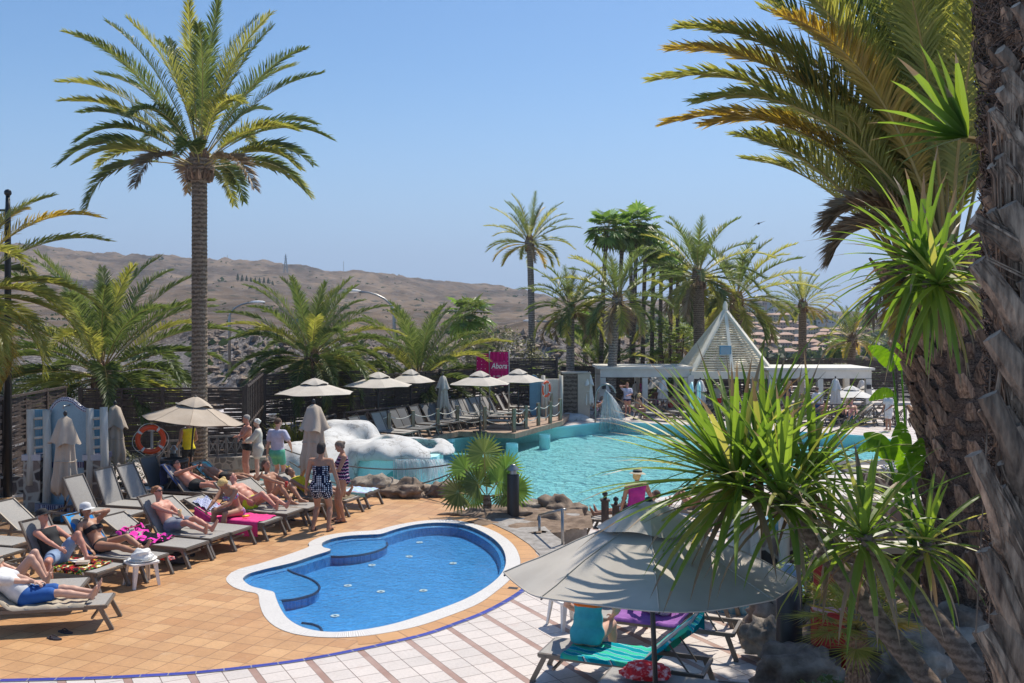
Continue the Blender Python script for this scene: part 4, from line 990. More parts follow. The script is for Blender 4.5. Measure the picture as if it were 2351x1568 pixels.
for k, (xa, xb_) in enumerate(((62, 100), (200, 238))):
    a, b_ = Q(xa, 1054, Ys), Q(xb_, 1054, Ys); w_ = b_.x-a.x; cx = (a.x+b_.x)/2
    MB().box((cx, Ys+.1, a.z/2), (w_, .55, a.z)).build('stone_pier', M['rubble'], sh, False, True)
    MB().box((cx, Ys+.1, a.z+.06), (w_+.05, .6, .13)).build('pier_cap', M['mosaic_navy'], sh, False, True)
    MB().box((cx, Ys+.25, a.z+.6), (w_*.8, .12, 1.0)).build('side_panel', M['mosaic_pale'], sh, False, True)
for x0, ytop in ((70, 940), (107, 942), (206, 938), (238, 935)):
    a = Q(x0, ytop, Ys-.12); rr_ = .09
    MB().tube([(a.x, a.y, 0 if x0 in (107, 206) else .6), (a.x+.02, a.y, a.z*.5), (a.x, a.y, a.z)], [rr_*1.05, rr_, rr_*.95], 10).build('log_post', M['grey_log'], sh, True, True)
for (x1, x2) in ((70, 107), (206, 238)):
    for j in range(5):
        y = 962+j*22; a, b_ = Q(x1, y, Ys-.12), Q(x2, y-3, Ys-.12); MB().tube([a, b_], .035, 7).build('rung', M['grey_log'], sh, True, True)
a = Q(145, 938, Ys-.3); MB().tube([a+Vector((0, .3, .05)), a+Vector((0, .02, .05)), a], .02, 6).build('shower_head', M['metal_grey'], sh, True, True)
bq = G(160, 1168, 0); MB().lathe([(.85, 0), (.85, .2), (.7, .2), (.7, .1), (.001, .1)], (bq.x, bq.y+.2, 0), 24).build('foot_basin', M['mosaic_navy'], sh, False, True)
MB().lathe([(.001, .13), (.69, .13)], (bq.x, bq.y+.2, 0), 24).build('basin_floor', M['mosaic_pale'], sh, False, True)
# second shower block at the right and the far small one
c1 = G(1760, 1362, 0); sh2 = thing('pool_shower', 'stone footbath with cream log posts and blue mosaic rim behind the near parasol', 'shower', c1); Y2 = c1.y
for x0, yt, yb in ((1683, 1165, 1300), (1733, 1165, 1340), (1800, 1080, 1330)):
    a = Q(x0, yt, Y2+.2); b_ = Q(x0, yb, Y2+.2); MB().tube([(b_.x, b_.y, 0), a], .09, 10).build('log_post', M['grey_log'], sh2, True, True)
a = Q(1708, 1160, Y2+.3); MB().box((a.x, Y2+.35, a.z/2), (.4, .15, a.z)).build('back_wall', M['cream_plaster'], sh2, False, True)
a, b_ = Q(1740, 1206, Y2+.6), Q(1870, 1206, Y2+.6); MB().box(((a.x+b_.x)/2, Y2+.6, a.z/2), (b_.x-a.x, .5, a.z)).build('stone_wall', M['rubble'], sh2, False, True)
MB().box(((a.x+b_.x)/2, Y2+.6, a.z+.06), (b_.x-a.x+.05, .55, .16)).build('rim_tiles', M['mosaic_pale'], sh2, False, True)
MB().lathe([(.9, 0), (.9, .22), (.75, .22), (.75, .1), (.001, .1)], (Q(1700, 1350, Y2).x, Y2-.3, 0), 24).build('foot_basin', M['mosaic_pale'], sh2, False, True)
sw = thing('pool_shower', 'small cream shower wall with pale blue crest behind the orange lifebuoy of the lounger deck', 'shower', G(1240, 945, -.5)); Yw = 48.0
mb = MB(); extr(mb, plate([(1216, 868), (1222, 861), (1230, 862), (1238, 870), (1246, 872), (1246, 960), (1216, 960)], Yw, .2), Yw, .2); mb.build('mosaic_wall', M['mosaic_pale'], sw, False, True)
a, b_ = Q(1250, 870, Yw), Q(1290, 870, Yw); MB().box(((a.x+b_.x)/2, Yw, (a.z-.7)/2), (b_.x-a.x, .2, a.z+.7)).build('side_wall', M['cream_plaster'], sw, False, True)
for x in (1247, 1288): a = Q(x, 862, Yw-.15); MB().tube([(a.x, a.y, -.7), a], .1, 8).build('log_post', M['grey_log'], sw, True, True)
a, b_ = Q(1293, 857, 49), Q(1325, 857, 49); sb = thing('service_box', 'tall beige timber service box with lighter side behind a palm trunk', 'cabinet', (a.x, 49, -.7))
MB().box(((a.x+b_.x)/2, 49.3, (a.z-.7)/2), (b_.x-a.x, 1, a.z+.7)).build('front_panel', M['bark_slim'], sb, False, True)
MB().box((b_.x+.32, 49.3, (a.z-.7)/2), (.6, 1, a.z+.66)).build('side_panel', M['beige_box'], sb, False, True)
MB().box(((a.x+b_.x)/2+.3, 49.3, a.z+.03), (b_.x-a.x+.75, 1.1, .06)).build('lid', M['beige_box'], sb, False, True)
# ---- pergola: flat slatted roofs and a lattice pyramid
pg = thing('pergola', 'long cream pergola with flat roofs and a white lattice pyramid in the middle', 'pergola', (11.5, 52, -.7))
Yp = 52.0; zt = Q(0, 850, Yp).z; zb_ = Q(0, 862, Yp).z
def slab(x0, x1, Y0, Y1):
    X0, X1 = Xr(x0, Y0), Xr(x1, Y0)
    MB().box(((X0+X1)/2, (Y0+Y1)/2, zt+.12), (X1-X0+.3, Y1-Y0+.3, .12)).build('roof', M['pergola_paint'], pg, False, True)
    [MB().box(((X0+X1)/2, yy, zt-.16), (X1-X0, .12, .42)).build('beam', M['pergola_paint'], pg, False, True) for yy in (Y0, Y1)]
    k = max(2, round((X1-X0)/2.9))
    for i in range(k+1):
        for Yq in (Y0+.03, Y1-.03): MB().box((lerp(X0+.15, X1-.15, i/k), Yq, (zt-.4-.7)/2), (.28, .28, zt-.4+.7)).build('pillar', M['pergola_paint'], pg, False, True)
slab(1378, 1583, Yp, Yp+3.2); slab(1765, 2000, Yp-1, Yp+2.4)
ap = Q(1665, 692, Yp+1.7); bz = zt-.25; hw = (Xr(1778, Yp)-Xr(1585, Yp))/2; cxp = (Xr(1778, Yp)+Xr(1585, Yp))/2; ap.x = cxp-.35+.2
cor = [Vector((cxp-hw, Yp-.1, bz)), Vector((cxp+hw, Yp-.1, bz)), Vector((cxp+hw, Yp+hw*2, bz)), Vector((cxp-hw, Yp+hw*2, bz))]
ap.y = Yp+hw; ap.z = H-(712-HY)*ap.y/F; ap.x = Xr(1665, ap.y)
for i in range(4):
    MB().bar(cor[i], ap, .22, .16).build('hip_beam', M['cream_paint'], pg, False, True)
    MB().bar(cor[i], cor[(i+1) % 4], .2, .4, (0, 0, 1)).build('base_beam', M['cream_paint'], pg, False, True)
    MB().bar((cor[i].x, cor[i].y, -.7), cor[i], .3).build('pillar', M['pergola_paint'], pg, False, True)
    a, b_ = cor[i], cor[(i+1) % 4]; mb = MB(); md_ = (a+b_)/2; mb.bar(md_, ap, .18, .1); n = 27
    nn_ = (b_-a).cross(ap-a).normalized()
    for j in range(1, n):
        t = j/n; p, q = a.lerp(ap, t), b_.lerp(ap, t); mb.bar(p, q, .03, .078, nn_)
    if i in (1, 3, 2):
        for j in range(1, 22):
            t = j/22; p = a.lerp(b_, t); tt = min(2*t, 2*(1-t)); q = ap.lerp(a.lerp(b_, t), 1-tt) if False else p.lerp(p+(ap-md_)*1.0, tt) ; mb.bar(p+nn_*.04, q+nn_*.04, .02, .035, nn_)
    mb.build('lattice_side', M['cream_paint'], pg, False, True)
MB().lathe([(.14, 0), (.13, .3), (.04, .5)], tuple(ap), 8).build('spire', M['cream_paint'], pg, False, True)
a = Q(1665, 803, Yp+2.0); a = Vector((a.x, lerp(Yp, ap.y, (a.z-bz)/(ap.z-bz))-.15, a.z)); a.x = Xr(1665, a.y)
mb = MB().box(a, (.62, .2, .52)); mb.box(a-Vector((0, .11, 0)), (.5, .02, .4)); mb.build('floodlight', M['mosaic_pale'], pg, False, True)
for x in (1387, 1560, 1995): q = Q(x, 888, Yp-1.25 if x > 1900 else Yp-.2); MB().box(q, (.2, .1, .22)).build('wall_lamp', M['dark_metal'], pg, False, True)
# ================================================================ LOUNGERS, PARASOLS, TABLES, TOWELS
BED = .36
def make_lounger(theta, sling='sling', name='sun_lounger'):
    """origin on the floor at the middle; local +y runs to the foot end"""
    t = thing(name, 'x', 'sun lounger'); W = .31; HY_ = -.25; th = R(theta); bl = .78
    bt = Vector((0, HY_-bl*math.cos(th), BED+bl*math.sin(th)))
    fr = MB()
    for s_ in (-1, 1): fr.bar((s_*W, -.98, BED-.03), (s_*W, .98, BED-.03), .035, .05, (0, 0, 1))
    fr.bar((-W, .98, BED-.03), (W, .98, BED-.03), .04, .04); fr.bar((-W, -.98, BED-.03), (W, -.98, BED-.03), .04, .04)
    fr.bar((-W, .8, .18), (W, .8, .18), .03, .03)
    fr.build('frame', M['frame_taupe'], t)
    for s_ in (-1, 1):
        for y, dy in ((.9, .16), (-.9, -.12)):
            m_ = MB(); m_.bar((s_*W, y, BED-.03), (s_*(W+.0), y+dy, .02), .045, .055); m_.box((s_*W, y+dy, .012), (.055, .06, .024)); m_.build('leg', M['frame_taupe'], t)
    def cloth(a, b_, sagz):
        mb = MB(); n = 8; m_ = 4; vs = []; a, b_ = Vector(a), Vector(b_); nn = Vector((1, 0, 0)).cross(b_-a).normalized()
        for i in range(n+1):
            for j in range(m_+1):
                u = i/n; w_ = j/m_; vs.append(a.lerp(b_, u)+Vector(((w_-.5)*2*(W-.01), 0, 0))-nn*sagz*4*w_*(1-w_)*math.sin(PI*u))
        f = [(i*(m_+1)+j, i*(m_+1)+j+1, (i+1)*(m_+1)+j+1, (i+1)*(m_+1)+j) for i in range(n) for j in range(m_)]
        return mb.add(vs, f)
    cloth((0, HY_, BED), (0, .97, BED), .03).build('seat_sling', M[sling], t, True)
    bk = MB()
    for s_ in (-1, 1): bk.bar((s_*(W-.02), HY_, BED), (s_*(W-.02), bt.y, bt.z), .03, .04)
    bk.bar((-W, bt.y, bt.z), (W, bt.y, bt.z), .03, .035); bk.build('back_frame', M['frame_taupe'], t)
    cloth((0, HY_, BED), bt, .02).build('back_sling', M[sling], t, True)
    if theta > 8:
        md = Vector((0, HY_-bl*.55*math.cos(th), BED+bl*.55*math.sin(th)))
        for s_ in (-1, 1): MB().bar((s_*.22, md.y, md.z), (s_*.22, max(md.y-.25, -.95), BED-.05), .018).build('back_stay', M['frame_taupe'], t)
    return t
LP = {}
ALL = {}
def lounger(theta, foot, d, label, sling='sling', z=0, group='grey sling sun loungers', key=None, ctr=False):
    k = (theta, sling)
    if k not in LP: o = make_lounger(theta, sling); LP[k] = o
    else: o = copy_tree(LP[k])
    d = Vector((d[0], d[1], 0)).normalized(); c = Vector((foot[0], foot[1], 0))-d*(0 if ctr else 1.0)
    o.location = (c.x, c.y, z); o.rotation_euler = (0, 0, math.atan2(-d.x, d.y)); tag(o, label, 'sun lounger', group)
    if key: ALL[key] = (Vector((c.x, c.y, z)), math.atan2(-d.x, d.y), theta)
    return o
dA = (.935, -.355); dB = (.97, .2)
lounger(38, G(256, 1431), dB, 'sun lounger with beige towel in the bottom left corner, carrying the man in blue shorts', key='L1')
lounger(40, G(197, 1391), dB, 'empty footed sun lounger just behind the bottom left man, under the bent legs', key='L2')
lounger(60, G(257, 1356), dA, 'sun lounger carrying the man in the black sleeveless top', key='L3')
lounger(52, G(360, 1328), dA, 'sun lounger carrying the woman in the white cap', key='L4')
lounger(30, G(455, 1296), dA, 'sun lounger with the black and pink towel and nobody on it', key='L5')
lounger(55, G(510, 1273), dA, 'sun lounger carrying the young man with the glass', key='L6')
lounger(36, G(557, 1258), dA, 'empty sun lounger between the young man and the pink towel', key='L7')
lounger(25, G(629, 1235), dA, 'sun lounger covered with the bright pink towel', key='L8')
lounger(42, G(679, 1213), dA, 'sun lounger carrying the man in neon yellow trunks', key='L9')
lounger(35, G(727, 1200), dA, 'sun lounger carrying the person with long brown hair', key='L10')
lounger(35, G(812, 1181), dA, 'sun lounger with khaki cloth behind the two standing women', key='L11')
lounger(10, G(858, 1163), dA, 'last sun lounger of the row with a striped pastel towel on its end', key='L12')
dC = (.96, -.28)
lounger(62, G(318, 1218), dC, 'empty sun lounger with raised back, right of the near closed parasol', key='R1')
lounger(68, G(375, 1198), dC, 'empty sun lounger with steep back, second in the back row')
lounger(62, G(428, 1182), dC, 'empty sun lounger with raised pale back, third in the back row')
lounger(66, G(470, 1160), dC, 'dark sun lounger with raised back beside the white plastic table', 'sling_dark')
lounger(48, G(545, 1165), dC, 'sun lounger with the navy towel carrying the man holding a phone', key='P7')
lounger(35, G(608, 1143), dC, 'sun lounger carrying the sleeper beside the tall palm', key='P8')
lounger(45, G(60, 1290), dC, 'sun lounger draped with a beige towel held by a green peg', key='G1')
lounger(2, G(28, 1318), dC, 'flat sun lounger at the left edge behind the bottom man')
lounger(36, G(190, 1262), dC, 'empty sun lounger behind the man in the black sleeveless top', key='R0')
# lounger deck
dD = Vector((.86, -.5)); k = 0
names = ['first', 'second', 'third', 'fourth', 'fifth', 'sixth', 'seventh', 'eighth', 'ninth', 'tenth', 'eleventh', 'twelfth', 'thirteenth', 'fourteenth', 'fifteenth', 'sixteenth', 'seventeenth', 'eighteenth', 'nineteenth']
for i, x in enumerate([772, 788, 818, 836, 868, 882, 908, 926, 955, 982, 996, 1016, 1030, 1047, 1058, 1076, 1088, 1103, 1114]):
    Y = lerp(35.2, 46.5, (x-772)/(1114-772)); h = Vector((Xr(x+6, Y), Y)); dk = i in (2, 3, 6, 7, 8, 9, 10, 11)
    lounger(62 if i % 3 else 58, h+dD*1.35, dD, names[i]+' sun lounger from the left in the long row on the wooden deck', 'sling_dark' if dk else 'sling', -.4, 'sun loungers in the long row on the wooden deck')
dE = Vector((.985, -.17))
for i, (x, y, dk, lb) in enumerate([(1172, 984, 0, 'pale backed lounger nearest the pool corner of the deck'), (1186, 974, 1, 'dark lounger second from the pool corner of the deck'), (1200, 966, 1, 'dark lounger third from the pool corner of the deck'), (1216, 958, 0, 'pale lounger fourth from the pool corner of the deck'), (1228, 950, 0, 'pale lounger fifth from the pool corner of the deck')]):
    lounger(62, G(x, y, -.4), dE, lb, 'sling_dark' if dk else 'sling', -.4, 'sun loungers in the short front row on the deck')
# near parasol
dN = (-.93, .37)
lounger(42, (.42, 12.1), dN, 'sun lounger with the turquoise surfboard towel under the woman in the turquoise swimsuit', key='N1')
lounger(50, (1.1, 13.55), dN, 'sun lounger with the purple towel behind the near parasol pole', key='N2')
lounger(38, (1.35, 14.9), dN, 'sun lounger with bare grey back, farthest behind the near parasol', key='N3')
lounger(2, (1.02, 11.05), dN, 'flat sun lounger at the bottom edge carrying the red towel', key='N4')
lounger(2, (.62, 10.3), dN, 'flat sun lounger just entering the bottom edge left of the parasol pole')
lounger(40, G(1362, 1216, -.45), (-.9, .35), 'sun lounger behind the dark gate posts with a foot sticking out', z=-.5, key='F1')
lounger(50, G(1500, 1190, -.7), (-.8, .6), 'sun lounger with bags beside the woman in the straw hat', z=-.7, key='F2')
lounger(55, G(1585, 1172, -.7), (-.5, .85), 'sun lounger with a hot pink towel near the pool edge', z=-.7, key='F3')
# far terrace
rng = random.Random(12); far_l = []
for row, (y, x0, x1, n, th) in enumerate([(952, 1330, 1372, 2, 62), (962, 1465, 1500, 1, 2), (946, 1520, 1700, 6, 40), (960, 1540, 1760, 7, 35), (948, 1780, 1960, 6, 45), (972, 1800, 1985, 6, 38)]):
    for i in range(n):
        x = lerp(x0, x1, i/max(n-1, 1)); q = G(x, y+rng.uniform(-2, 2), -.7)
        rown = ['beside the arched pool jet', 'left of the pergola pillar', 'in the back row left of the pyramid', 'in the front row below the pyramid', 'in the back row right of the pyramid', 'beside the right pool edge'][row]
        lounger(th, q, (-.75+rng.uniform(-.2, .2), .6), '%s lounger from the left %s' % (names[i], rown), 'sling' if rng.random() > .3 else 'sling_dark', -.7, 'loungers '+rown); far_l.append(q)
# ---- parasols
def parasol(base, apex, Rr, drop, label, cm='canvas', sc=1, tilt=(0, 0), rot=0, group='open grey parasols', sagk=.07, near=False, vent=True):
    p = thing('open_parasol', label, 'parasol', base, 0, group); A = Vector(apex)-Vector(base)
    A = Vector(A); poleb = MB(); poleb.tube([(0, 0, 0), A+Vector((0, 0, .02))], .024*sc, 10); poleb.build('pole', M['dark_metal'], p, True)
    mb = MB(); mb.box((0, 0, .04), (.5, .5, .07), .3); mb.lathe([(.04, .08), (.04, .3)], n=10); mb.build('base', M['dark_metal'], p)
    TX = Matrix.Rotation(tilt[0], 3, 'X') @ Matrix.Rotation(tilt[1], 3, 'Y')
    def canopy(r0, r1, zo, sg, n=8, k=10, m_=7, flap=0):
        mb = MB(); vs = []
        for i in range(m_+1):
            t = i/m_; r = lerp(r0, r1, t); z = -drop*(r/Rr)**1.12+zo
            for j in range(n*k):
                a = 2*PI*j/(n*k)+rot; f = (j % k)/k; cb = math.sin(PI*f); rr_ = r*(1-.085*cb)
                wob = .012*math.sin(a*5+r*9)*t*sc
                v_ = Vector((rr_*math.cos(a), rr_*math.sin(a), z-sg*cb*t*r/Rr*.9+wob-(flap*t*t*(1+.3*math.sin(a*4+1))))); vs.append(TX @ v_+A)
        N_ = n*k
        for q in range(n):
            pv = [vs[i*N_+(q*k+j) % N_] for i in range(m_+1) for j in range(k+1)]
            mb.add(pv, [(i*(k+1)+j, i*(k+1)+j+1, (i+1)*(k+1)+j+1, (i+1)*(k+1)+j) for i in range(m_) for j in range(k)])
        return mb
    c = canopy(.16 if vent else .02, Rr, 0, .0 if not near else .03).build('canopy', M[cm], p, True)
    if vent: canopy(.02, Rr*.36, .13, .02, flap=.07*sc).build('vent_flap', M[cm], p, True)
    rb = MB(); hem = MB(); nn8 = 80
    hem.tube([c.data.vertices[q_*(8*11)+7*11+j].co.copy() for q_ in range(8) for j in range(10)]+[c.data.vertices[7*11].co.copy()], .009, 4, False)
    hem.build('hem', M[cm], p, True)
    if near:
        sm = MB()
        for q_ in range(8): sm.tube([c.data.vertices[q_*88+i*11].co+Vector((0, 0, .004)) for i in range(8)], .007, 4, False)
        sm.build('seams', M[cm], p, True)
    for j in range(8):
        a = 2*PI*j/8+rot; e = TX @ Vector((Rr*math.cos(a), Rr*math.sin(a), -drop-.02))+A; m2 = A.lerp(e, .5)-Vector((0, 0, .02))
        MB().tube([A-Vector((0, 0, .03)), m2, e], .009, 4).build('rib', M['dark_metal'], p, True) if near else rb.tube([A-Vector((0, 0, .03)), m2, e], .009, 4, False)
    if not near: rb.build('ribs', M['dark_metal'], p, True)
    MB().ell(A+Vector((0, 0, .1)), (.045, .045, .06), 10).build('finial', M['dark_metal'], p, True)
    return p
parasol((1.36, 9.0, 0), (1.25, 8.97, 2.60), 1.33, .56, 'large near grey parasol with leaf shadows over the bottom right loungers', rot=-.08, near=True, sagk=.1, tilt=(-.06, 0))
parasol((Xr(432, 24.6), 24.6, 0), (Xr(449, 24.6), 24.6, 2.28), 1.22, .46, 'open tan parasol with drooping left side beside the tall palm trunk', 'canvas_tan', tilt=(-.03, .1), rot=.25, near=True)
for (x, y, Y, Rr, lb) in [(722, 876, 36, 1.46, 'leftmost open grey parasol of the lounger deck'), (868, 861, 39.2, 1.38, 'second open grey parasol of the lounger deck'), (943, 854, 43.0, 1.1, 'open grey parasol partly behind the second one, under palm fronds'), (1102, 858, 40.6, 1.28, 'open grey parasol below the pink banner, left one'), (1190, 853, 43.5, 1.24, 'open grey parasol below the pink banner, right one')]:
    a = Q(x, y, Y); parasol((a.x, Y, -.4), a, Rr, .42, lb, rot=.3+x*.01, group='open grey parasols')
for (x, y, Y, Rr, lb) in [(1955, 891, 49, 1.15, 'open pale parasol under the right end of the pergola'), (1990, 889, 53, 1.0, 'smaller open pale parasol behind the right pergola pillar'), (1500, 868, 57, .8, 'open white parasol in the shade of the left pergola')]:
    a = Q(x, y, Y); parasol((a.x, Y, -.7), a, Rr, .4, lb, 'canvas_pale', tilt=(0, 0 if x > 1600 else -.5), rot=.2, group='open pale parasols')
def closed(base, h, label, cm='canvas_tan', sc=1, low=.72, seed=1, group='closed parasols', z_to=None):
    p = thing('closed_parasol', label, 'parasol', base, 0, group); rng = random.Random(seed)
    MB().tube([(0, 0, 0), (0, 0, h)], .024, 8).build('pole', M['dark_metal'], p, True)
    mb = MB(); mb.box((0, 0, .04), (.48, .48, .07), .3); mb.build('base', M['dark_metal'], p)
    def cl(prof, nf, amp, ph, jag):
        mb = MB(); n = 48; vs = []
        for i, (r, z) in enumerate(prof):
            t = i/(len(prof)-1)
            for j in range(n):
                a = 2*PI*j/n; f = 1+amp*t*math.sin(nf*a+ph+t*1.2)+.1*t*math.sin(3*a+ph*2)
                zz = z+(jag*(abs(((a*nf/2/PI) % 1)-.5)*2-.5) if i == len(prof)-1 else 0)+(.04*math.sin(2*a+ph) if i == len(prof)-1 else 0)
                vs.append((r*f*math.cos(a)*sc, r*f*math.sin(a)*sc, zz))
        return mb.add(vs, [(i*n+j, i*n+(j+1) % n, (i+1)*n+(j+1) % n, (i+1)*n+j) for i in range(len(prof)-1) for j in range(n)])
    z1 = low
    cl([(.04, h-.02), (.11, h-.1), (.16, h-.35), (.19, lerp(z1, h, .5)), (.21, lerp(z1, h, .3)), (.24, lerp(z1, h, .15)), (.23, z1+.05), (.22, z1)], 8, .3, seed, .22).build('canopy', M[cm], p, True)
    cl([(.03, h+.0), (.13, h-.07), (.18, h-.25), (.25, h-.5), (.28, h-.58)], 5, .22, seed*2.1, .1).build('vent_flap', M[cm], p, True)
    MB().tube([(.22*math.cos(a)*sc, .22*math.sin(a)*sc, lerp(z1, h, .42)+.01*math.sin(3*a)) for a in [i*PI/8 for i in range(17)]], .012, 4, False).build('tie_strap', M[cm], p)
    MB().ell((0, 0, h+.06), (.045, .045, .06), 8).build('finial', M['dark_metal'], p, True); return p
closed(G(150, 1198), 2.27, 'closed tan parasol in front of the blue mosaic shower', seed=1, low=.62)
b0 = Q(264, 930, 25.5); closed((b0.x, 25.5, 0), b0.z, 'closed tan parasol right of the mosaic shower', seed=2, low=.62)
b0 = Q(720, 928, 22.3); closed((b0.x, 22.3, 0), b0.z, 'closed tan parasol in front of the white rock slide', seed=3, low=.95, sc=1.15)
b0 = Q(1017, 862, 43); closed((b0.x, 43, -.4), b0.z+.4, 'closed greenish parasol on the deck under the palm fronds', 'canvas', seed=4, low=.8)
for i, (x, y, Y, lb) in enumerate([(1351, 857, 49, 'closed pale parasol left of the pergola, in the sun'), (1388, 875, 52.2, 'closed parasol in the pergola shade at its left end'), (1459, 880, 55, 'closed parasol in the pergola shade behind the man in the white shirt'), (1522, 872, 51.5, 'closed parasol right of the open white one under the pergola'), (1608, 872, 50, 'closed parasol at the left foot of the pyramid'), (1785, 876, 50.5, 'closed parasol at the right foot of the pyramid'), (1918, 869, 48, 'closed white parasol in front of the right pergola'), (1979, 872, 56, 'small closed parasol behind the right end of the pergola'), (1832, 890, 54, 'closed parasol in the middle of the right pergola')]):
    b0 = Q(x, y, Y); closed((b0.x, Y, -.7), b0.z+.7, lb, 'canvas_pale', seed=5+i, low=.75, group='closed pale parasols of the far terrace')
# ---- white plastic tables
def make_table():
    t = thing('plastic_table', 'x', 'table'); mb = MB(); h = .4
    def top(s_, z, rc): return [(math.copysign(s_-rc, math.cos(a))+rc*math.cos(a), math.copysign(s_-rc, math.sin(a))+rc*math.sin(a)) for a in [PI/32+i*PI/16 for i in range(32)]]
    holes = [[(cx+.03*math.cos(-a), cy+.018*math.sin(-a)) for a in [i*PI/5 for i in range(10)]] for cx in (-.1, .1) for cy in (-.1, .1)]
    mb.prism(top(.225, h, .06), h-.03, h, holes, bottom=True); mb.build('table_top', M['plastic_white'], t)
    for sx_ in (-1, 1):
        for sy_ in (-1, 1):
            m_ = MB(); a = Vector((sx_*.19, sy_*.19, h-.03)); b_ = Vector((sx_*.225, sy_*.225, 0))
            o1, o2 = Vector((-sx_*.075, 0, 0)), Vector((0, -sy_*.075, 0)); vs = []
            for (p_, k_) in ((a, 1), (b_, .55)):
                vs += [p_, p_+o1*k_, p_+o1*k_+o2*.2, p_+(o1+o2)*.2, p_+o2*k_+o1*.2, p_+o2*k_]
            fs = [(i, (i+1) % 6, (i+1) % 6+6, i+6) for i in range(6)]; m_.add(vs, fs); m_.add(vs[6:], [(0, 1, 2, 3), (0, 3, 4, 5)]); m_.build('leg', M['plastic_white'], t)
    return t
T0 = make_table(); T0.location = G(325, 1343); T0.rotation_euler.z = .75; tag(T0, 'white plastic table carrying the white sun hat, left of the blue pool', 'table', 'white plastic tables')
T1 = copy_tree(T0); T1.location = G(1303, 1436); T1.rotation_euler.z = .5; tag(T1, 'white plastic table with an orange cloth at the left side of the near parasol', 'table', 'white plastic tables')
T2 = copy_tree(T0); T2.location = G(352, 1158); T2.rotation_euler.z = .3; tag(T2, 'white plastic table under the near orange lifebuoy', 'table', 'white plastic tables')
T3 = copy_tree(T0); T3.location = G(1468, 960, -.7); tag(T3, 'white plastic table beside the standing man on the far terrace', 'table', 'white plastic tables')
# ---- towels and cloth
def cloth_mat(name, cols, sc, kind='stripes', axis='X', rot=0):
    m, nt, b = nodes(name); v = coords(nt, rot, 1); b.inputs['Roughness'].default_value = .95; b.inputs['Specular IOR Level'].default_value = .1
    if kind == 'stripes':
        t = N(nt, 'ShaderNodeTexWave', bands_direction=axis, in_Scale=sc, in_Distortion=1.2); nt.links.new(v, t.inputs[0]); f = t.outputs[1]
    elif kind == 'blobs': f = noise_t(nt, v, sc, 2, .5, 1.0)
    elif kind == 'dots':
        t = N(nt, 'ShaderNodeTexVoronoi', in_Scale=sc, in_Randomness=.25); nt.links.new(v, t.inputs[0]); f = t.outputs[0]
    elif kind == 'zig':
        sx = nt.nodes.new('ShaderNodeSeparateXYZ'); nt.links.new(v, sx.inputs[0])
        f = mth(nt, 'FRACT', mth(nt, 'MULTIPLY_ADD', mth(nt, 'PINGPONG', mth(nt, 'ADD', sx.outputs[0], sx.outputs[1]), .025), 1.0*sc, mth(nt, 'MULTIPLY', sx.outputs[2], sc)))
    n = len(cols); r = ramp(nt, f, [(cols[i][0], cols[i][1]) for i in range(n)]); r.color_ramp.interpolation = 'CONSTANT'
    nt.links.new(r.outputs[0], b.inputs['Base Color']); return m
mat('towel_pink', (.72, .035, .2), .95, (.8, .06, .26), 20, .2)
mat('towel_beige', (.42, .35, .26), .95, (.5, .43, .33), 8, .3)
mat('towel_navy', (.03, .05, .14), .95, (.05, .08, .2), 10, .2)
mat('towel_purple', (.22, .08, .3), .95, (.3, .12, .38), 8, .2)
mat('towel_aqua', (.15, .55, .6), .95); mat('towel_blue', (.01, .2, .6), .95, (.03, .35, .75), 4)
mat('towel_khaki', (.2, .16, .1), .95, (.28, .23, .15), 6, .4)
mat('cloth_red', (.55, .015, .02), .95, (.8, .5, .48), 14, lo=.5, hi=.66); mat('cloth_orange', (.8, .15, .01), .9, (.9, .3, .03), 25)
cloth_mat('towel_black_pink', [(0, (.015, .015, .02)), (.5, (.8, .06, .42)), (.66, (.02, .02, .02))], 3.2, 'blobs')
cloth_mat('towel_flowers', [(0, (.02, .02, .02)), (.42, (.5, .02, .03)), (.48, (.02, .02, .02)), (.52, (.03, .2, .05)), (.57, (.75, .45, .02)), (.62, (.7, .68, .6))], 9, 'blobs')
cloth_mat('towel_surf', [(0, (.0, .25, .3)), (.3, (.02, .42, .46)), (.46, (.6, .62, .55)), (.54, (.03, .12, .16)), (.6, (.02, .4, .42)), (.8, (.05, .5, .3))], 1.6, 'stripes', 'X', .3)
cloth_mat('towel_stripe', [(0, (.3, .5, .75)), (.35, (.75, .35, .38)), (.6, (.8, .75, .72)), (.8, (.3, .65, .6))], 2.2, 'stripes')
cloth_mat('towel_bluewhite', [(0, (.12, .16, .4)), (.5, (.7, .72, .78))], 12, 'stripes', 'X', .4)
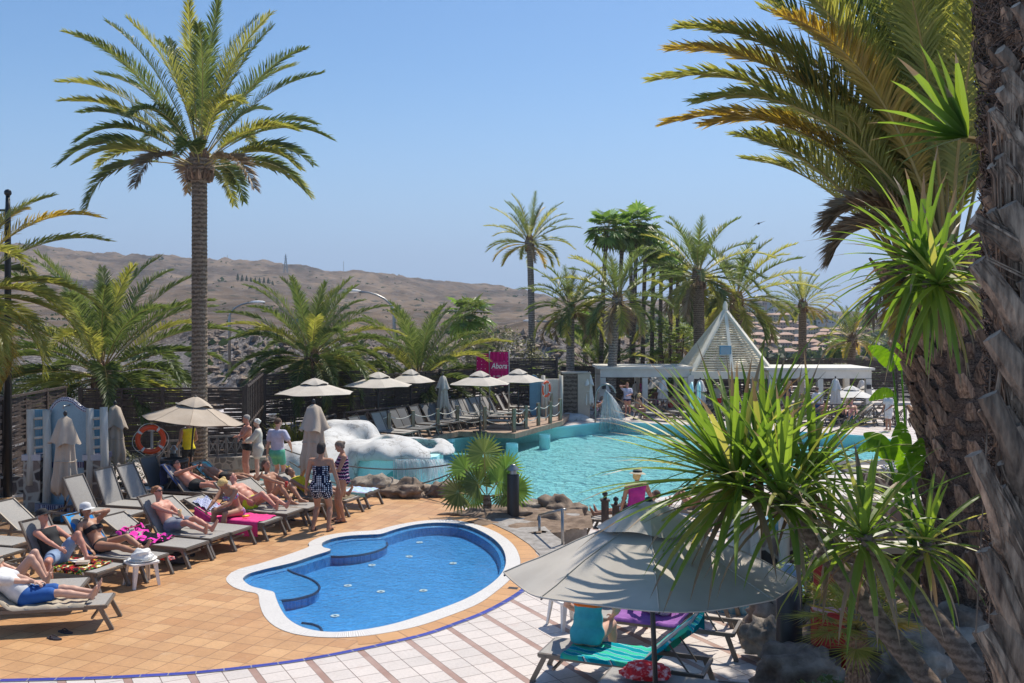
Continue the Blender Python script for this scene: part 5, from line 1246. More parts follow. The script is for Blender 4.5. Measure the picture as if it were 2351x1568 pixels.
def towel(key, y0, y1, m, label, w_=.33, over=(.12, .12), cat='towel', th=.015, seed=1, back=0, wr=.012):
    """cloth following bed (and back, for y below the hinge) of a lounger; over = how far it hangs at the sides"""
    c, rz, theta = ALL[key]; t_ = R(theta); rng = random.Random(seed); n = 26; prof = []
    def pt(s_):   # s_ > 0 on the bed from hinge to foot, < 0 up the back
        if s_ >= 0: return Vector((0, -.25+s_, BED+th))
        u = -s_
        if u <= .8: return Vector((0, -.25-u*math.cos(t_), BED+th+u*math.sin(t_)))+Vector((0, math.sin(t_), math.cos(t_)))*.0
        e = u-.8; return Vector((0, -.25-.82*math.cos(t_)-.04, BED+th+.82*math.sin(t_)-e))
    mb = MB(); m_ = 18; vs = []
    for i in range(n+1):
        s_ = lerp(y0, y1, i/n); p = pt(s_)
        for j in range(m_+1):
            u = (j/m_-.5)*2; tot = w_+over[0 if u < 0 else 1]; x = u*tot
            zz = wr*math.sin(s_*23+u*3+seed)+wr*.7*math.sin(s_*9-u*8+seed*2)
            if abs(x) > .33:
                e = abs(x)-.33; q = Vector((math.copysign(.34+.02*math.sin(s_*14+seed)*e*4, x), p.y+.01*math.sin(s_*20), p.z-e))
            else: q = Vector((x, p.y, p.z+abs(zz)-.02*(1-(x/.33)**2)))
            vs.append(q)
    fs = [(i*(m_+1)+j, i*(m_+1)+j+1, (i+1)*(m_+1)+j+1, (i+1)*(m_+1)+j) for i in range(n) for j in range(m_)]
    o = mb.add(vs, fs).build('beach_towel', M[m], None, True); o.location = c; o.rotation_euler = (0, 0, rz); tag(o, label, cat, None); return o
towel('L1', -.9, .95, 'towel_beige', 'crumpled beige towel under the man in blue shorts', over=(.02, .03), seed=2, wr=.02)
towel('L8', -.45, 1.1, 'towel_pink', 'bright pink towel hanging over the side of its lounger', over=(.02, .3), seed=3)
towel('L3', -.05, 1.0, 'towel_flowers', 'black towel with red and yellow flowers under the man in the black top', w_=.3, over=(0, .1), seed=4)
towel('L5', -.35, .5, 'towel_black_pink', 'crumpled black and hot pink towel on the empty lounger', w_=.3, over=(0, .06), seed=5, wr=.035)
towel('L4', -.95, .1, 'towel_blue', 'blue patterned towel behind the woman in the white cap', w_=.28, over=(.0, .02), seed=6)
towel('L12', .55, 1.22, 'towel_stripe', 'pastel striped towel on the end of the last lounger', over=(.05, .12), seed=7)
towel('L11', .3, 1.15, 'towel_khaki', 'khaki cloth hanging from the lounger behind the standing women', over=(.05, .28), seed=8)
towel('P7', -1.3, -.2, 'towel_navy', 'navy towel hung over the back behind the man with the phone', over=(.03, .03), seed=9)
towel('P8', -.7, -.1, 'towel_aqua', 'pale aqua towel under the sleeper beside the palm', over=(.0, .0), seed=10)
towel('G1', -1.35, .3, 'towel_beige', 'beige towel stretched over the left edge lounger with a green peg', over=(.06, .08), seed=11)
towel('L8', -.62, -.2, 'towel_bluewhite', 'blue and white striped shirt on the back of the pink lounger', w_=.22, over=(0, 0), th=.04, seed=12, wr=.03, cat='shirt')
towel('N1', -.85, .95, 'towel_surf', 'turquoise towel printed with surfboards under the woman in turquoise', over=(.04, .22), seed=13)
towel('N2', -1.0, .9, 'towel_purple', 'purple towel over the lounger behind the parasol pole', over=(.03, .12), seed=14)
towel('F3', -1.1, .2, 'towel_pink', 'hot pink towel on the lounger near the pool edge', over=(.02, .02), seed=15)
towel('F2', -1.0, .4, 'towel_beige', 'beige towel on the lounger beside the straw hat woman', over=(.02, .02), seed=16)
def crumple(name, c, r, m, label, cat='cloth', seed=1, n=26, flat=.35):
    bm = bmesh.new(); bmesh.ops.create_icosphere(bm, subdivisions=4, radius=1)
    for v in bm.verts:
        p = v.co.copy(); d = 1+.35*noise.noise(p*1.6+Vector((seed*3, 0, 0)))+.22*abs(noise.noise(p*4+Vector((0, seed*5, 0)))); v.co = Vector((p.x*d*r[0], p.y*d*r[1], max(p.z*d, -flat)*r[2]))
    me = bpy.data.meshes.new(name); bm.to_mesh(me); bm.free(); me.materials.append(M[m]); me.polygons.foreach_set('use_smooth', [True]*len(me.polygons))
    o = bpy.data.objects.new(name, me); C.objects.link(o); o.location = c; return tag(o, label, cat)
crumple('cloth', Vector(T1.location)+Vector((.02, .05, .425)), (.15, .13, .05), 'cloth_orange', 'crumpled orange cloth on the white table by the near parasol', seed=2)
crumple('cloth', (1.5, 10.95, .44), (.26, .2, .1), 'cloth_red', 'red and white crumpled towel on the bottom lounger', 'towel', 3)
hat = thing('sun_hat', 'crumpled white sun hat lying on the left plastic table', 'hat', Vector(T0.location)+Vector((0, .02, .405)))
o = crumple('crown', (0, 0, .07), (.17, .14, .11), 'plastic_white', 'x', seed=4, flat=.6); o.parent = hat
for k_ in ('label', 'category'): del o[k_]
MB().lathe([(.14, .02), (.2, .012), (.24, .03), (.2, .0), (.1, 0)], (0, 0, 0), 28).build('brim', M['plastic_white'], hat, True)
# green peg on the draped lounger, yellow pegs
mat('eye_black', (.01, .01, .012), .8); mat('peg_green', (.1, .65, .05), .4); mat('peg_yellow', (.85, .65, .03), .4)
def peg(c, m, label): 
    mb = MB(); c = Vector(c)
    for s_ in (-1, 1): mb.bar(c+Vector((-.05*s_, 0, -.07)), c+Vector((.045*s_, 0, .06)), .02, .03)
    mb.ell(c, (.018, .018, .018), 8); single('towel_peg', mb, M[m], label, 'peg', 'plastic towel pegs')
lc, lrz, lth = ALL['G1']; Mx = Matrix.Rotation(lrz, 3, 'Z')
peg(lc+Mx @ Vector((-.2, -.25-.82*math.cos(R(45)), BED+.82*math.sin(R(45))+.05)), 'peg_green', 'bright green towel peg on the draped lounger at the left edge')
lc, lrz, lth = ALL['L11']; Mx = Matrix.Rotation(lrz, 3, 'Z')
peg(lc+Mx @ Vector((-.3, -.25-.82*math.cos(R(35)), BED+.82*math.sin(R(35))+.05)), 'peg_yellow', 'yellow towel peg shaped like a flower left of the polka dot swimsuit')
# shoes
mat('rubber_dark', (.02, .022, .035), .5); mat('strap_dark', (.05, .03, .03), .5)
def flipflops(c, rz, label, m='rubber_dark', gap=.13, rz2=.25):
    t = thing('flip_flops', label, 'flip flops', c, rz)
    for s_ in (-1, 1):
        mb = MB(); ol = [(s_*gap/1+ (.045+.008*math.sin(a*2))*math.cos(a), .13*math.sin(a)+(.07*(s_ > 0))) for a in [i*PI/10 for i in range(20)]]
        o = mb.prism(ol, 0, .022).build('sole', M[m], t); m2 = MB(); cx = s_*gap; cy = .07*(s_ > 0)
        m2.tube([(cx-.045, cy-.01, .02), (cx-.02, cy+.03, .055), (cx, cy+.08, .025), (cx+.02, cy+.03, .055), (cx+.045, cy-.01, .02)], .008, 5); m2.build('strap', M['strap_dark'], o)
flipflops(G(142, 1461), 1.2, 'pair of dark flip flops on the terracotta floor in the bottom left corner')
flipflops(G(1375, 1212, -.45), .4, 'pair of dark sandals under the lounger behind the gate posts', gap=.08)
flipflops(G(667, 1197), .7, 'pair of dark sandals under the yellow trunks man lounger', gap=.08)
flipflops(G(432, 1278), .4, 'dark shoes under the black and pink towel lounger', gap=.08)
# ---- lifebuoys
def lifebuoy(c, r, label, ry, pole_to, tilt=0):
    t = thing('lifebuoy', label, 'lifebuoy', c, 0, 'orange lifebuoys'); Mx = Matrix.Rotation(ry, 3, 'Z') @ Matrix.Rotation(PI/2+tilt, 3, 'X')
    n = 40; k = 12; vs = [Mx @ Vector(((r+r*.2*math.cos(b_))*math.cos(a), (r+r*.2*math.cos(b_))*math.sin(a), r*.14*math.sin(b_))) for a in [2*PI*i/n for i in range(n)] for b_ in [2*PI*j/k for j in range(k)]]
    MB().add(vs, [(i*k+j, i*k+(j+1) % k, ((i+1) % n)*k+(j+1) % k, ((i+1) % n)*k+j) for i in range(n) for j in range(k)]).build('ring', M['orange_plastic'], t, True)
    for q in range(4):
        a0 = PI/4+q*PI/2+.15; m_ = MB(); pts = []
        vs = [Mx @ Vector(((r+r*.208*math.cos(b_))*math.cos(a), (r+r*.208*math.cos(b_))*math.sin(a), r*.148*math.sin(b_))) for a in (a0-.09, a0, a0+.09) for b_ in [2*PI*j/k for j in range(k)]]
        m_.add(vs, [(i*k+j, i*k+(j+1) % k, (i+1)*k+(j+1) % k, (i+1)*k+j) for i in range(2) for j in range(k)]).build('white_band', M['plastic_white'], t, True)
    rp_ = [Mx @ Vector(((r*(1.24+.16*abs(math.sin(2*(a-.15-PI/4)))))*math.cos(a), (r*(1.24+.16*abs(math.sin(2*(a-.15-PI/4)))))*math.sin(a)-.02, r*.12)) for a in [2*PI*i/48 for i in range(49)]]
    MB().tube(rp_, .009, 5, False).build('rope', M['rope'], t, True)
    pl = thing('lifebuoy_post', 'pale post carrying '+label, 'post', (c[0], c[1]+.08, pole_to), 0, 'lifebuoy posts')
    MB().tube([(0, 0, 0), (0, 0, c[2]-pole_to+r*1.3)], .035, 8).build('pole', M['grey_log'], pl, True); MB().box((0, -.04, c[2]-pole_to+r*.75), (.16, .05, .06)).build('hook', M['grey_log'], pl)
lb_ = Q(346, 1009, 24); lifebuoy((lb_.x, 24, lb_.z), .3, 'the large orange lifebuoy beside the near tan parasol', .25, 0)
lb_ = Q(1254, 893, 45.5); lifebuoy((lb_.x, 45.5, lb_.z), .32, 'the small orange lifebuoy at the far end of the lounger deck', .95, -.4)
# ---- waste bin, bollard lamps, gate posts, handrail, red box
q = G(400, 1150, 0); bn = thing('waste_bin', 'dark round waste bin with a no smoking sticker under the tan parasol', 'waste bin', q)
mb = MB(); 
for i in range(22): a = 2*PI*i/22; mb.box((.3*math.cos(a), .3*math.sin(a), .5), (.035, .075, .8), a)
mb.build('slatted_body', M['dark_wood'], bn)['kind'] = 'stuff'; MB().lathe([(.001, .1), (.285, .1), (.285, .9), (.33, .92), (.33, 1.0), (.25, 1.02), (.24, .8)], n=26).build('liner', M['dark_metal'], bn, True)
st = MB().box((0.04, -.335, .72), (.2, .012, .22)); s_o = st.build('sticker', M['plastic_white'], bn)
mb = MB(); mb.tube([(0.04+.07*math.cos(a), -.345, .72+.07*math.sin(a)) for a in [i*PI/10 for i in range(21)]], .008, 4, False); mb.bar((-.01, -.346, .77), (.09, -.346, .67), .012, .004); mb.bar((-.02, -.344, .715), (.09, -.344, .715), .003, .02); mb.build('no_smoking_symbol', M['dark_metal'], s_o)
def bollard(c, h, r, label, slim=False):
    b_ = thing('bollard_lamp', label, 'bollard lamp', c, 0, 'dark bollard lamps')
    MB().lathe([(r, 0), (r, h*.8), (r*.96, h*.81), (.001, h*.81)], n=24).build('post', M['dark_metal'], b_, True)
    MB().lathe([(r*.6, h*.81), (r*.55, h*.9)], n=20).build('lens', M['metal_grey'], b_, True)
    MB().lathe([(r*1.05, h*.89), (r*.95, h*.92), (r*.45, h*.97), (r*.42, h*.99), (r*.3, h), (.001, h)], n=24).build('cap', M['metal_grey'], b_, True)
bollard(G(1178, 1185, .0), 1.15, .135, 'dark bollard lamp beside the small fan palm')
bollard(G(1812, 1530, .1), 1.26, .155, 'tall dark bollard lamp at the right tip of the near parasol')
bollard(G(399, 1120, 0), 1.1, .1, 'dark bollard lamp behind the waste bin and lifebuoy')
bollard(G(2035, 1200, -.2), 1.5, .15, 'dark bollard lamp in front of the strelitzia leaves at the right')
gp = thing('gate_posts', 'dark wooden gate posts with ball finials between the near parasol and the pool', 'gate', G(1390, 1225, -.4))
for (x, y, top_) in ((1389, 1235, 1148), (1414, 1222, 1160), (1433, 1218, 1158)):
    b_ = G(x, y, -.35); t_ = Q(x, top_, b_.y); o_ = MB().box((b_.x, b_.y, (b_.z+t_.z)/2), (.15, .15, t_.z-b_.z)); o_.box((t_.x, t_.y, t_.z), (.2, .2, .035)); o_ = o_.build('post', M['dark_wood'], gp, False, True)
    MB().lathe([(.03, .01), (.05, .05), (.03, .08), (.06, .12), (.06, .16), (.001, .2)], tuple(t_), 12).build('finial', M['dark_metal'], gp, True, True)
a, b_ = Q(1400, 1195, 20), Q(1412, 1195, 20.5); MB().bar(a, b_, .05, .1).build('rail', M['dark_wood'], gp, False, True)
hr = thing('handrail', 'bent stainless steel handrail on two posts beside the flagstone path', 'handrail', G(1292, 1250, 0))
p1, p2 = G(1292, 1252, 0), G(1239, 1222, 0); h1, h2 = Q(1291, 1170, p1.y), Q(1238, 1183, p2.y)
MB().tube([p1-Vector((0, 0, .2)), h1], .028, 10).build('post', M['metal_grey'], hr, True, True); MB().tube([p2-Vector((0, 0, .2)), h2], .028, 10).build('post', M['metal_grey'], hr, True, True)
MB().tube([h1+Vector((.08, 0, .0)), h1, h2, h2-Vector((.03, 0, .1))], .024, 10).build('rail', M['metal_grey'], hr, True, True)
rb = thing('red_box', 'red metal box on two red posts among the bottom right plants', 'box', G(1905, 1568, .1)); Yb = rb.location.y
a, b_ = Q(1870, 1430, Yb), Q(1948, 1475, Yb)
a, b_ = Q(1868, 1400, Yb), Q(1944, 1482, Yb); mb = MB().box(((a.x+b_.x)/2, Yb, (a.z+b_.z)/2), (b_.x-a.x, .22, a.z-b_.z)); mb.build('box_body', M['red_plastic'], rb, False, True)
mb = MB().box(((a.x+b_.x)/2, Yb-.12, (a.z+b_.z)/2), ((b_.x-a.x)*.86, .02, (a.z-b_.z)*.86)); mb.build('door', M['red_plastic'], rb, False, True)
for x in (1880, 1938): q = Q(x, 1400 if x == 1880 else 1290, Yb+.15); MB().tube([(q.x, Yb+.15, 0), (q.x, Yb+.15, q.z)], .035, 10).build('post', M['red_plastic'], rb, True, True)
a = Q(1868, 1290, Yb+.2); b_ = Q(1925, 1345, Yb+.2); MB().box(((a.x+b_.x)/2, Yb+.2, (a.z+b_.z)/2), (b_.x-a.x, .03, a.z-b_.z)).build('plate', M['red_plastic'], rb, False, True)
# drain in the deck
mb = MB(); q = G(1178, 1350, .0085); mb.box(q, (.16, .1, .006), -.3); struct('deck_drain', mb, M['dark_metal'])
# arched pool jet and the turtle-like white rock
jt = thing('pool_jet', 'thin steel arch spraying a curtain of water at the far pool edge', 'water jet', G(1367, 972, -.75)); Yj = jt.location.y
pts = [Q(1367, 972+6, Yj)]+[Q(1367, 935, Yj)]+[Q(1367+24-24*math.cos(a), 912-30*math.sin(a)+(10 if a < .01 else 0), Yj) for a in [i*PI/10 for i in range(10)]]
MB().tube(pts, .045, 8).build('pipe', M['metal_grey'], jt, True, True)
rng = random.Random(8); mb = MB()
for i in range(150):
    a = Q(1391, 896, Yj)
    vx, vy = rng.uniform(-.35, 1.1), rng.uniform(-.6, .6); pts = [a+Vector((vx*t*1.4, vy*t, -.9*t-2.2*t*t)) for t in (0, .2, .4, .6, .75)]; st_ = rng.random()*.5
    mb.tube([pts[0].lerp(pts[1], st_)]+pts[1:], rng.uniform(.004, .012), 3, False)
mb.build('spray', M['falling_water'], jt, True, True)
s = SDF(.05); tq = G(1315, 968, -.8)
for (x, y, dy, r_) in ((1318, 962, 0, (.75, .6, .28)), (1300, 958, .3, (.35, .3, .4)), (1308, 968, -.3, (.4, .3, .22)), (1345, 966, -.2, (.6, .35, .12)), (1295, 950, .4, (.2, .2, .25))): s.ell(Q(x, y, tq.y+dy), r_, .15)
V, Fc = s.mesh(); o = vf_obj('white_rock', V, Fc, M['white_rock'], None, True, tq); o.location = tq; tag(o, 'smooth white sculpted rock at the deck corner in the far pool', 'rock')
s = SDF(.06); tq = G(1240, 945, -.7)
for (x, y, dy, r_) in ((1248, 935, 0, (.9, .7, .55)), (1228, 940, .2, (.8, .6, .4)), (1268, 945, 0, (.5, .5, .35))): s.ell(Q(x, y, tq.y+dy), r_, .2)
V, Fc = s.mesh(); o = vf_obj('white_rock', V, Fc, M['white_rock'], None, True, tq); o.location = tq; tag(o, 'pale bluish sculpted rock behind the rope posts of the deck', 'rock')
# pool ladder rails
ld_ = thing('pool_ladder', 'pair of tall steel ladder rails at the far pool edge below the pergola', 'ladder', G(1590, 975, -.7))
for dx in (0, .35):
    q = G(1590, 976, -.7); MB().tube([(q.x+dx, q.y, -1.2), (q.x+dx, q.y, 1.0), (q.x+dx, q.y+.15, 1.3), (q.x+dx, q.y+.5, 1.2), (q.x+dx, q.y+.5, -.7)], .045, 8).build('rail', M['mosaic_teal'], ld_, True, True)
# banner
cloth_mat('banner_pink', [(0, (.8, .6, .68)), (.11, (.5, .012, .13))], 5.5, 'dots')
mat('banner_field', (.5, .012, .13), .7); bn_ = thing('banner', 'pink polka dot banner with white lettering hanging above the fence', 'banner', Q(1148, 875, 46)); Yn = 46.0
a, b_ = Q(1125, 808, Yn), Q(1167, 885, Yn); mb = MB(); n = 20
mb.v = [(lerp(a.x, b_.x, i/n), Yn+.03*math.sin(i*1.4), z) for z in (a.z, (a.z+b_.z)/2, b_.z) for i in range(n+1)]; mb.f = [(r_*(n+1)+i, r_*(n+1)+i+1, (r_+1)*(n+1)+i+1, (r_+1)*(n+1)+i) for r_ in (0, 1) for i in range(n)]; mb.m = [0]*len(mb.f)
mb.build('banner_cloth', M['banner_pink'], bn_, True, True)
MB().box(((a.x+b_.x)/2, Yn-.05, lerp(a.z, b_.z, .42)), ((b_.x-a.x)*.82, .012, .42)).build('plain_field', M['banner_field'], bn_, False, True)
def text(body, size, loc, m, par, sx=1, rot=(PI/2, 0, 0), name='lettering', shear=0):
    cu = bpy.data.curves.new(name, 'FONT'); cu.body = body; cu.size = size; cu.extrude = .004; cu.align_x = 'CENTER'; cu.align_y = 'CENTER'; cu.shear = shear; cu.offset = size*.012
    tmp = bpy.data.objects.new(name, cu); C.objects.link(tmp); bpy.context.view_layer.update()
    me = bpy.data.meshes.new_from_object(tmp.evaluated_get(bpy.context.evaluated_depsgraph_get())); C.objects.unlink(tmp); bpy.data.objects.remove(tmp)
    me.materials.clear(); me.materials.append(M[m]); me.name = name
    o = bpy.data.objects.new(name, me); C.objects.link(o); o.parent = par; o.location = Vector(loc)-par.location; o.rotation_euler = rot; o.scale = (sx, 1, 1); return o
cxn = (a.x+b_.x)/2
text('Abora', .36, (cxn, Yn-.075, lerp(a.z, b_.z, .42)), 'plastic_white', bn_, shear=.2, sx=.8)
mk_ = MB(); [mk_.box((cxn-.26+.052*i, Yn-.075, lerp(a.z, b_.z, .72)), (.02, .01, .06+.02*(i % 3))) for i in range(11) if i not in (2, 7)]; mk_.build('small_print', M['plastic_white'], bn_, False, True)
a2, b2 = Q(1094, 812, 46.4), Q(1126, 870, 46.4); MB().box(((a2.x+b2.x)/2, 46.4, (a2.z+b2.z)/2), (b2.x-a2.x, .03, a2.z-b2.z)).build('side_banner', M['banner_pink'], bn_, False, True)
for x in (1124, 1168): q = Q(x, 806, Yn+.1); MB().tube([(q.x, q.y, -.5), q], .04, 6).build('pole', M['metal_grey'], bn_, True, True)

# lettering on towels and small things lying on the loungers
def onl(key, x, y, z=.03, back=None):
    c, rz, th = ALL[key]; t_ = R(th); p = Vector((x, y, BED+z)) if back is None else Vector((x, -.25-back*math.cos(t_)+z*math.sin(t_), BED+back*math.sin(t_)+z*math.cos(t_)))
    return c+Matrix.Rotation(rz, 3, 'Z') @ p, rz, t_
def letter_on(tw, body, size, loc, rot, m):
    tw_ = [o for o in C.objects if o.get('label', '').startswith(tw)][0]; o = text(body, size, tw_.location, m, tw_); o.location = loc; o.rotation_euler = rot; return o
letter_on('crumpled black and hot pink', 'maria', .16, (.02, -.43, BED+.21), (R(30), 0, .0), 'towel_pink')
letter_on('blue patterned', 'JET', .17, (.02, -.25-.6*math.cos(R(52))+.03, BED+.6*math.sin(R(52))+.035), (R(52), 0, .15), 'eye_black')
letter_on('bright pink towel', 'B', .12, (-.372 if False else .372, .66, BED-.12), (PI/2, PI/2, PI/2), 'eye_black')
p, rz, _ = onl('L8', .12, .42, .035); bt = thing('sunscreen_bottle', 'small yellow sunscreen bottle lying on the pink towel', 'bottle', p, rz+1.1)
MB().tube([(0, -.07, .02), (0, .05, .02)], .025, 10).build('bottle_body', M['peg_yellow'], bt, True); MB().tube([(0, .05, .02), (0, .085, .02)], .016, 8).build('lid', M['cloth_orange'], bt, True)
p, rz, _ = onl('L3', .02, .42, .03); bk_ = thing('book', 'thick paperback book lying on the flowered towel', 'book', p, rz+.5)
MB().box((0, 0, .018), (.13, .19, .035)).build('pages', M['cream_paint'], bk_); MB().box((0, 0, .038), (.135, .2, .004)).build('cover', M['beige_box'], bk_)
p, rz, _ = onl('L3', -.12, .25, .03); mg = thing('magazine', 'open white puzzle magazine on the flowered towel', 'magazine', p, rz-.3)
MB().box((-.09, 0, .012), (.17, .24, .008), 0, Matrix.Rotation(.12, 3, 'Y')).build('page', M['plastic_white'], mg); MB().box((.09, 0, .012), (.17, .24, .008), 0, Matrix.Rotation(-.12, 3, 'Y')).build('page', M['plastic_white'], mg)
crumple('bag', G(405, 1285, .08), (.2, .14, .12), 'rubber_dark', 'black bag on the floor beside the black and pink towel lounger', 'bag', 14)
crumple('cloth', G(385, 1282, .2), (.12, .08, .05), 'cloth_red', 'red cloth on top of the black bag under the loungers', 'cloth', 15)
crumple('bag', G(395, 1200, .12), (.2, .15, .16), 'towel_navy', 'navy bag on the floor behind the young man with the glass', 'bag', 16)
# ================================================================ PEOPLE
def skin_mat(name, c, c2):
    m = mat(name, c, .5, c2, 5, spec=.35, lo=.3, hi=.7); b = m.node_tree.nodes['Principled BSDF']; b.inputs['Subsurface Weight'].default_value = 0; return m
skin_mat('skin_fair', (.56, .32, .23), (.62, .37, .27)); skin_mat('skin_tan', (.38, .19, .115), (.44, .23, .145)); skin_mat('skin_pink', (.55, .24, .17), (.6, .29, .2)); skin_mat('skin_brown', (.27, .13, .08), (.32, .16, .1))
for n_, c in dict(hair_dark=(.02, .015, .012), hair_brown=(.07, .04, .025), hair_blond=(.5, .34, .13), hair_grey=(.24, .22, .2), hair_ginger=(.2, .09, .04), hair_white=(.6, .57, .5), hair_ash=(.14, .1, .07)).items(): mat(n_, c, .75, tuple(min(1, q*1.9) for q in c), 40, .6, stretch=(3, 3, .6))
for n_, c in dict(cl_white=(.7, .69, .68), cl_black=(.014, .014, .016), cl_blue=(.015, .1, .36), cl_lightblue=(.25, .35, .52), cl_mint=(.12, .5, .33), cl_neon=(.62, .85, .03), cl_cream=(.62, .58, .5), cl_yellow=(.85, .68, .02), cl_magenta=(.5, .03, .25), cl_navy=(.02, .03, .1), cl_orange=(.85, .16, .01), cl_turq=(.05, .4, .45), cl_red=(.5, .03, .02), cl_lavender=(.55, .54, .66), cl_greyblue=(.22, .24, .3), cl_straw=(.5, .42, .3), cl_beige=(.4, .33, .25)).items(): mat(n_, c, .85, tuple(q*.82 for q in c), 9, .3)
cloth_mat('cl_polka', [(0, (.72, .72, .74)), (.028, (.012, .014, .035))], 22, 'dots'); M['cl_polka'].node_tree.nodes
for n_ in M['cl_polka'].node_tree.nodes:
    if n_.bl_idname == 'ShaderNodeTexVoronoi': n_.inputs['Scale'].default_value = 26; n_.inputs['Randomness'].default_value = 0
    if n_.bl_idname == 'ShaderNodeValToRGB': n_.color_ramp.elements[1].position = .36
cloth_mat('cl_zigzag', [(0, (.02, .02, .06)), (.4, (.65, .55, .58)), (.6, (.35, .03, .18)), (.8, (.02, .02, .05))], 14, 'zig')
cloth_mat('cl_pattern', [(0, (.02, .02, .02)), (.5, (.6, .55, .5))], 16, 'zig')
cloth_mat('cl_multi', [(0, (.5, .1, .3)), (.45, (.1, .35, .5)), (.55, (.7, .6, .6))], 14, 'blobs')
mat('eye_dark', (.02, .015, .012), .3); mat('glass_clear', (.75, .5, .25), .1, spec=.8); mat('lips', (.4, .12, .1), .5)
V3 = Vector
def ik(a, b, l1, l2, hint):
    a, b = V3(a), V3(b); d = b-a; L = min(max(d.length, abs(l1-l2)+.02), (l1+l2)*.998); dn = d.normalized(); b = a+dn*L
    x = (l1*l1-l2*l2+L*L)/(2*L); h = math.sqrt(max(l1*l1-x*x, 0)); hn = V3(hint)-dn*V3(hint).dot(dn)
    hn = hn.normalized() if hn.length > 1e-4 else V3((1, 0, 0)); return a+dn*x+hn*h, b
def person(label, loc, rz, pel=(0, 0, .93), up=(0, 0, 1), fwd=(0, 1, 0), hipf=None, head=(0, 0), sh_w=.19, s=1.0, fat=0.0, female=False,
           hands=((-.26, .05, .8), (.26, .05, .8)), elb=((-.4, -1, 0), (.4, -1, 0)), feet=((-.1, 0, .07), (.1, 0, .07)), knee=((0, 1, 0), (0, 1, 0)), toe=((-.15, 1, 0), (.15, 1, 0)), ground=True,
           skin='skin_tan', hair='hair_brown', hstyle='short', wear=(), h=.0125, group=None, bend=.0, extra=None, eyes=True, curl=.5, palm=None, glasses=False):
    """one continuous skin built round posed joints; +y is the way the person faces, origin on the floor"""
    root = thing('person', label, 'person', loc, rz, group)
    up = V3(up).normalized(); fw = V3(fwd); fw = (fw-up*fw.dot(up)).normalized(); rt = fw.cross(up).normalized()
    if hipf: hu = V3(hipf[0]).normalized(); hf = V3(hipf[1]); hf = (hf-hu*hf.dot(hu)).normalized()
    else: hu, hf = up, fw
    hr_ = hf.cross(hu)
    P0 = V3(pel); Bm = Matrix((rt, fw, up)).transposed(); Hm = Matrix((hr_, hf, hu)).transposed()
    waist = P0+hu*.1*s+up*.05*s; chest = waist+up*.2*s; neck = chest+up*.21*s-fw*.005
    yaw, pitch = head; hm = Bm @ Matrix.Rotation(-yaw, 3, 'Z') @ Matrix.Rotation(pitch, 3, 'X')
    hu2, hf2, hr2 = hm @ V3((0, 0, 1)), hm @ V3((0, 1, 0)), hm @ V3((1, 0, 0)); hc = neck+(up*.5+hu2*.5)*.085*s+hu2*.075*s+hf2*.02*s
    S_ = SDF(h); tor, leg, arm, hd = [], [], [], []
    def add(lst, fn, *a, **k): lst.append(len(S_.pr)); fn(*a, **k)
    f = fat; fe = female
    add(tor, S_.ell, P0+hu*.02*s, ((.165+f*.35+.01*fe)*s, (.115+f*.5)*s, .115*s), .05, Hm)
    for q in (-1, 1): add(tor, S_.ell, P0+hr_*q*.075*s-hf*.055*s-hu*.04*s, ((.085+.008*fe+f*.2)*s, .085*s, .09*s), .04, Hm)
    add(tor, S_.ell, waist+up*.02*s+fw*f*.25, ((.135-.012*fe+f*.6)*s, (.1+f*.85)*s, .15*s), .06, Bm)
    add(tor, S_.ell, chest, ((.155-.012*fe+f*.3)*s, (.108+f*.25)*s, .17*s), .05, Bm)
    add(tor, S_.cap, chest+up*.13*s-rt*(sh_w-.045)*s, chest+up*.13*s+rt*(sh_w-.045)*s, .058*s, .058*s, .05)
    if fe:
        for q in (-1, 1): add(tor, S_.ell, chest+rt*q*.075*s+fw*.095*s-up*.02*s, (.062*s, .055*s, .06*s), .03, Bm)
    else:
        for q in (-1, 1): add(tor, S_.ell, chest+rt*q*.075*s+fw*.06*s+up*.04*s, (.075*s, .05*s, .055*s), .03, Bm)
    add(hd, S_.cap, neck-up*.02, hc-hu2*.05*s, (.056-.008*fe)*s, (.052-.007*fe)*s, .03)
    add(hd, S_.ell, hc+hu2*.02*s, (.073*s, .092*s, .095*s), .02, hm); add(hd, S_.ell, hc-hu2*.045*s+hf2*.025*s, (.053*s, .065*s, .062*s), .03, hm)
    add(hd, S_.cap, hc+hf2*.088*s+hu2*.005*s, hc+hf2*.108*s-hu2*.022*s, .008*s, .013*s, .008); add(hd, S_.ell, hc+hf2*.078*s-hu2*.082*s, (.022*s, .018*s, .018*s), .02, hm)
    add(hd, S_.ell, hc+hf2*.087*s-hu2*.052*s, (.024*s, .011*s, .011*s), .01, hm)
    for q in (-1, 1):
        add(hd, S_.ell, hc+hr2*q*.075*s-hu2*.002*s-hf2*.005*s, (.01*s, .018*s, .03*s), .008, hm)
        S_.ell(hc+hr2*q*.03*s+hf2*.093*s+hu2*.012*s, (.018*s, .013*s, .012*s), .01, hm, True)
    J = {}
    for i, q in enumerate((-1, 1)):
        hip = P0+hr_*q*.088*s-hu*.02*s; kn, an = ik(hip, V3(feet[i]), .43*s, .42*s, knee[i])
        add(leg, S_.cap, hip, kn, (.084+f*.25+.006*fe)*s, .054*s, .035); add(leg, S_.cap, kn, kn.lerp(an, .35), .052*s, .054*s, .02); add(leg, S_.cap, kn.lerp(an, .3), an, .055*s, .034*s, .02)
        sh_d = (an-kn).normalized(); td = V3(toe[i]); td = td.normalized(); hl = an-td*.035*s+(sh_d*.03*s if not ground else V3((0, 0, -.035*s)))
        sole = V3((0, 0, -.035*s)) if ground else sh_d*.03*s
        ball = an+td*.14*s+sole*.9
        add(leg, S_.cap, hl+td*.01, ball, .032*s, .025*s, .02); add(leg, S_.cap, an, ball, .034*s, .02*s, .02)
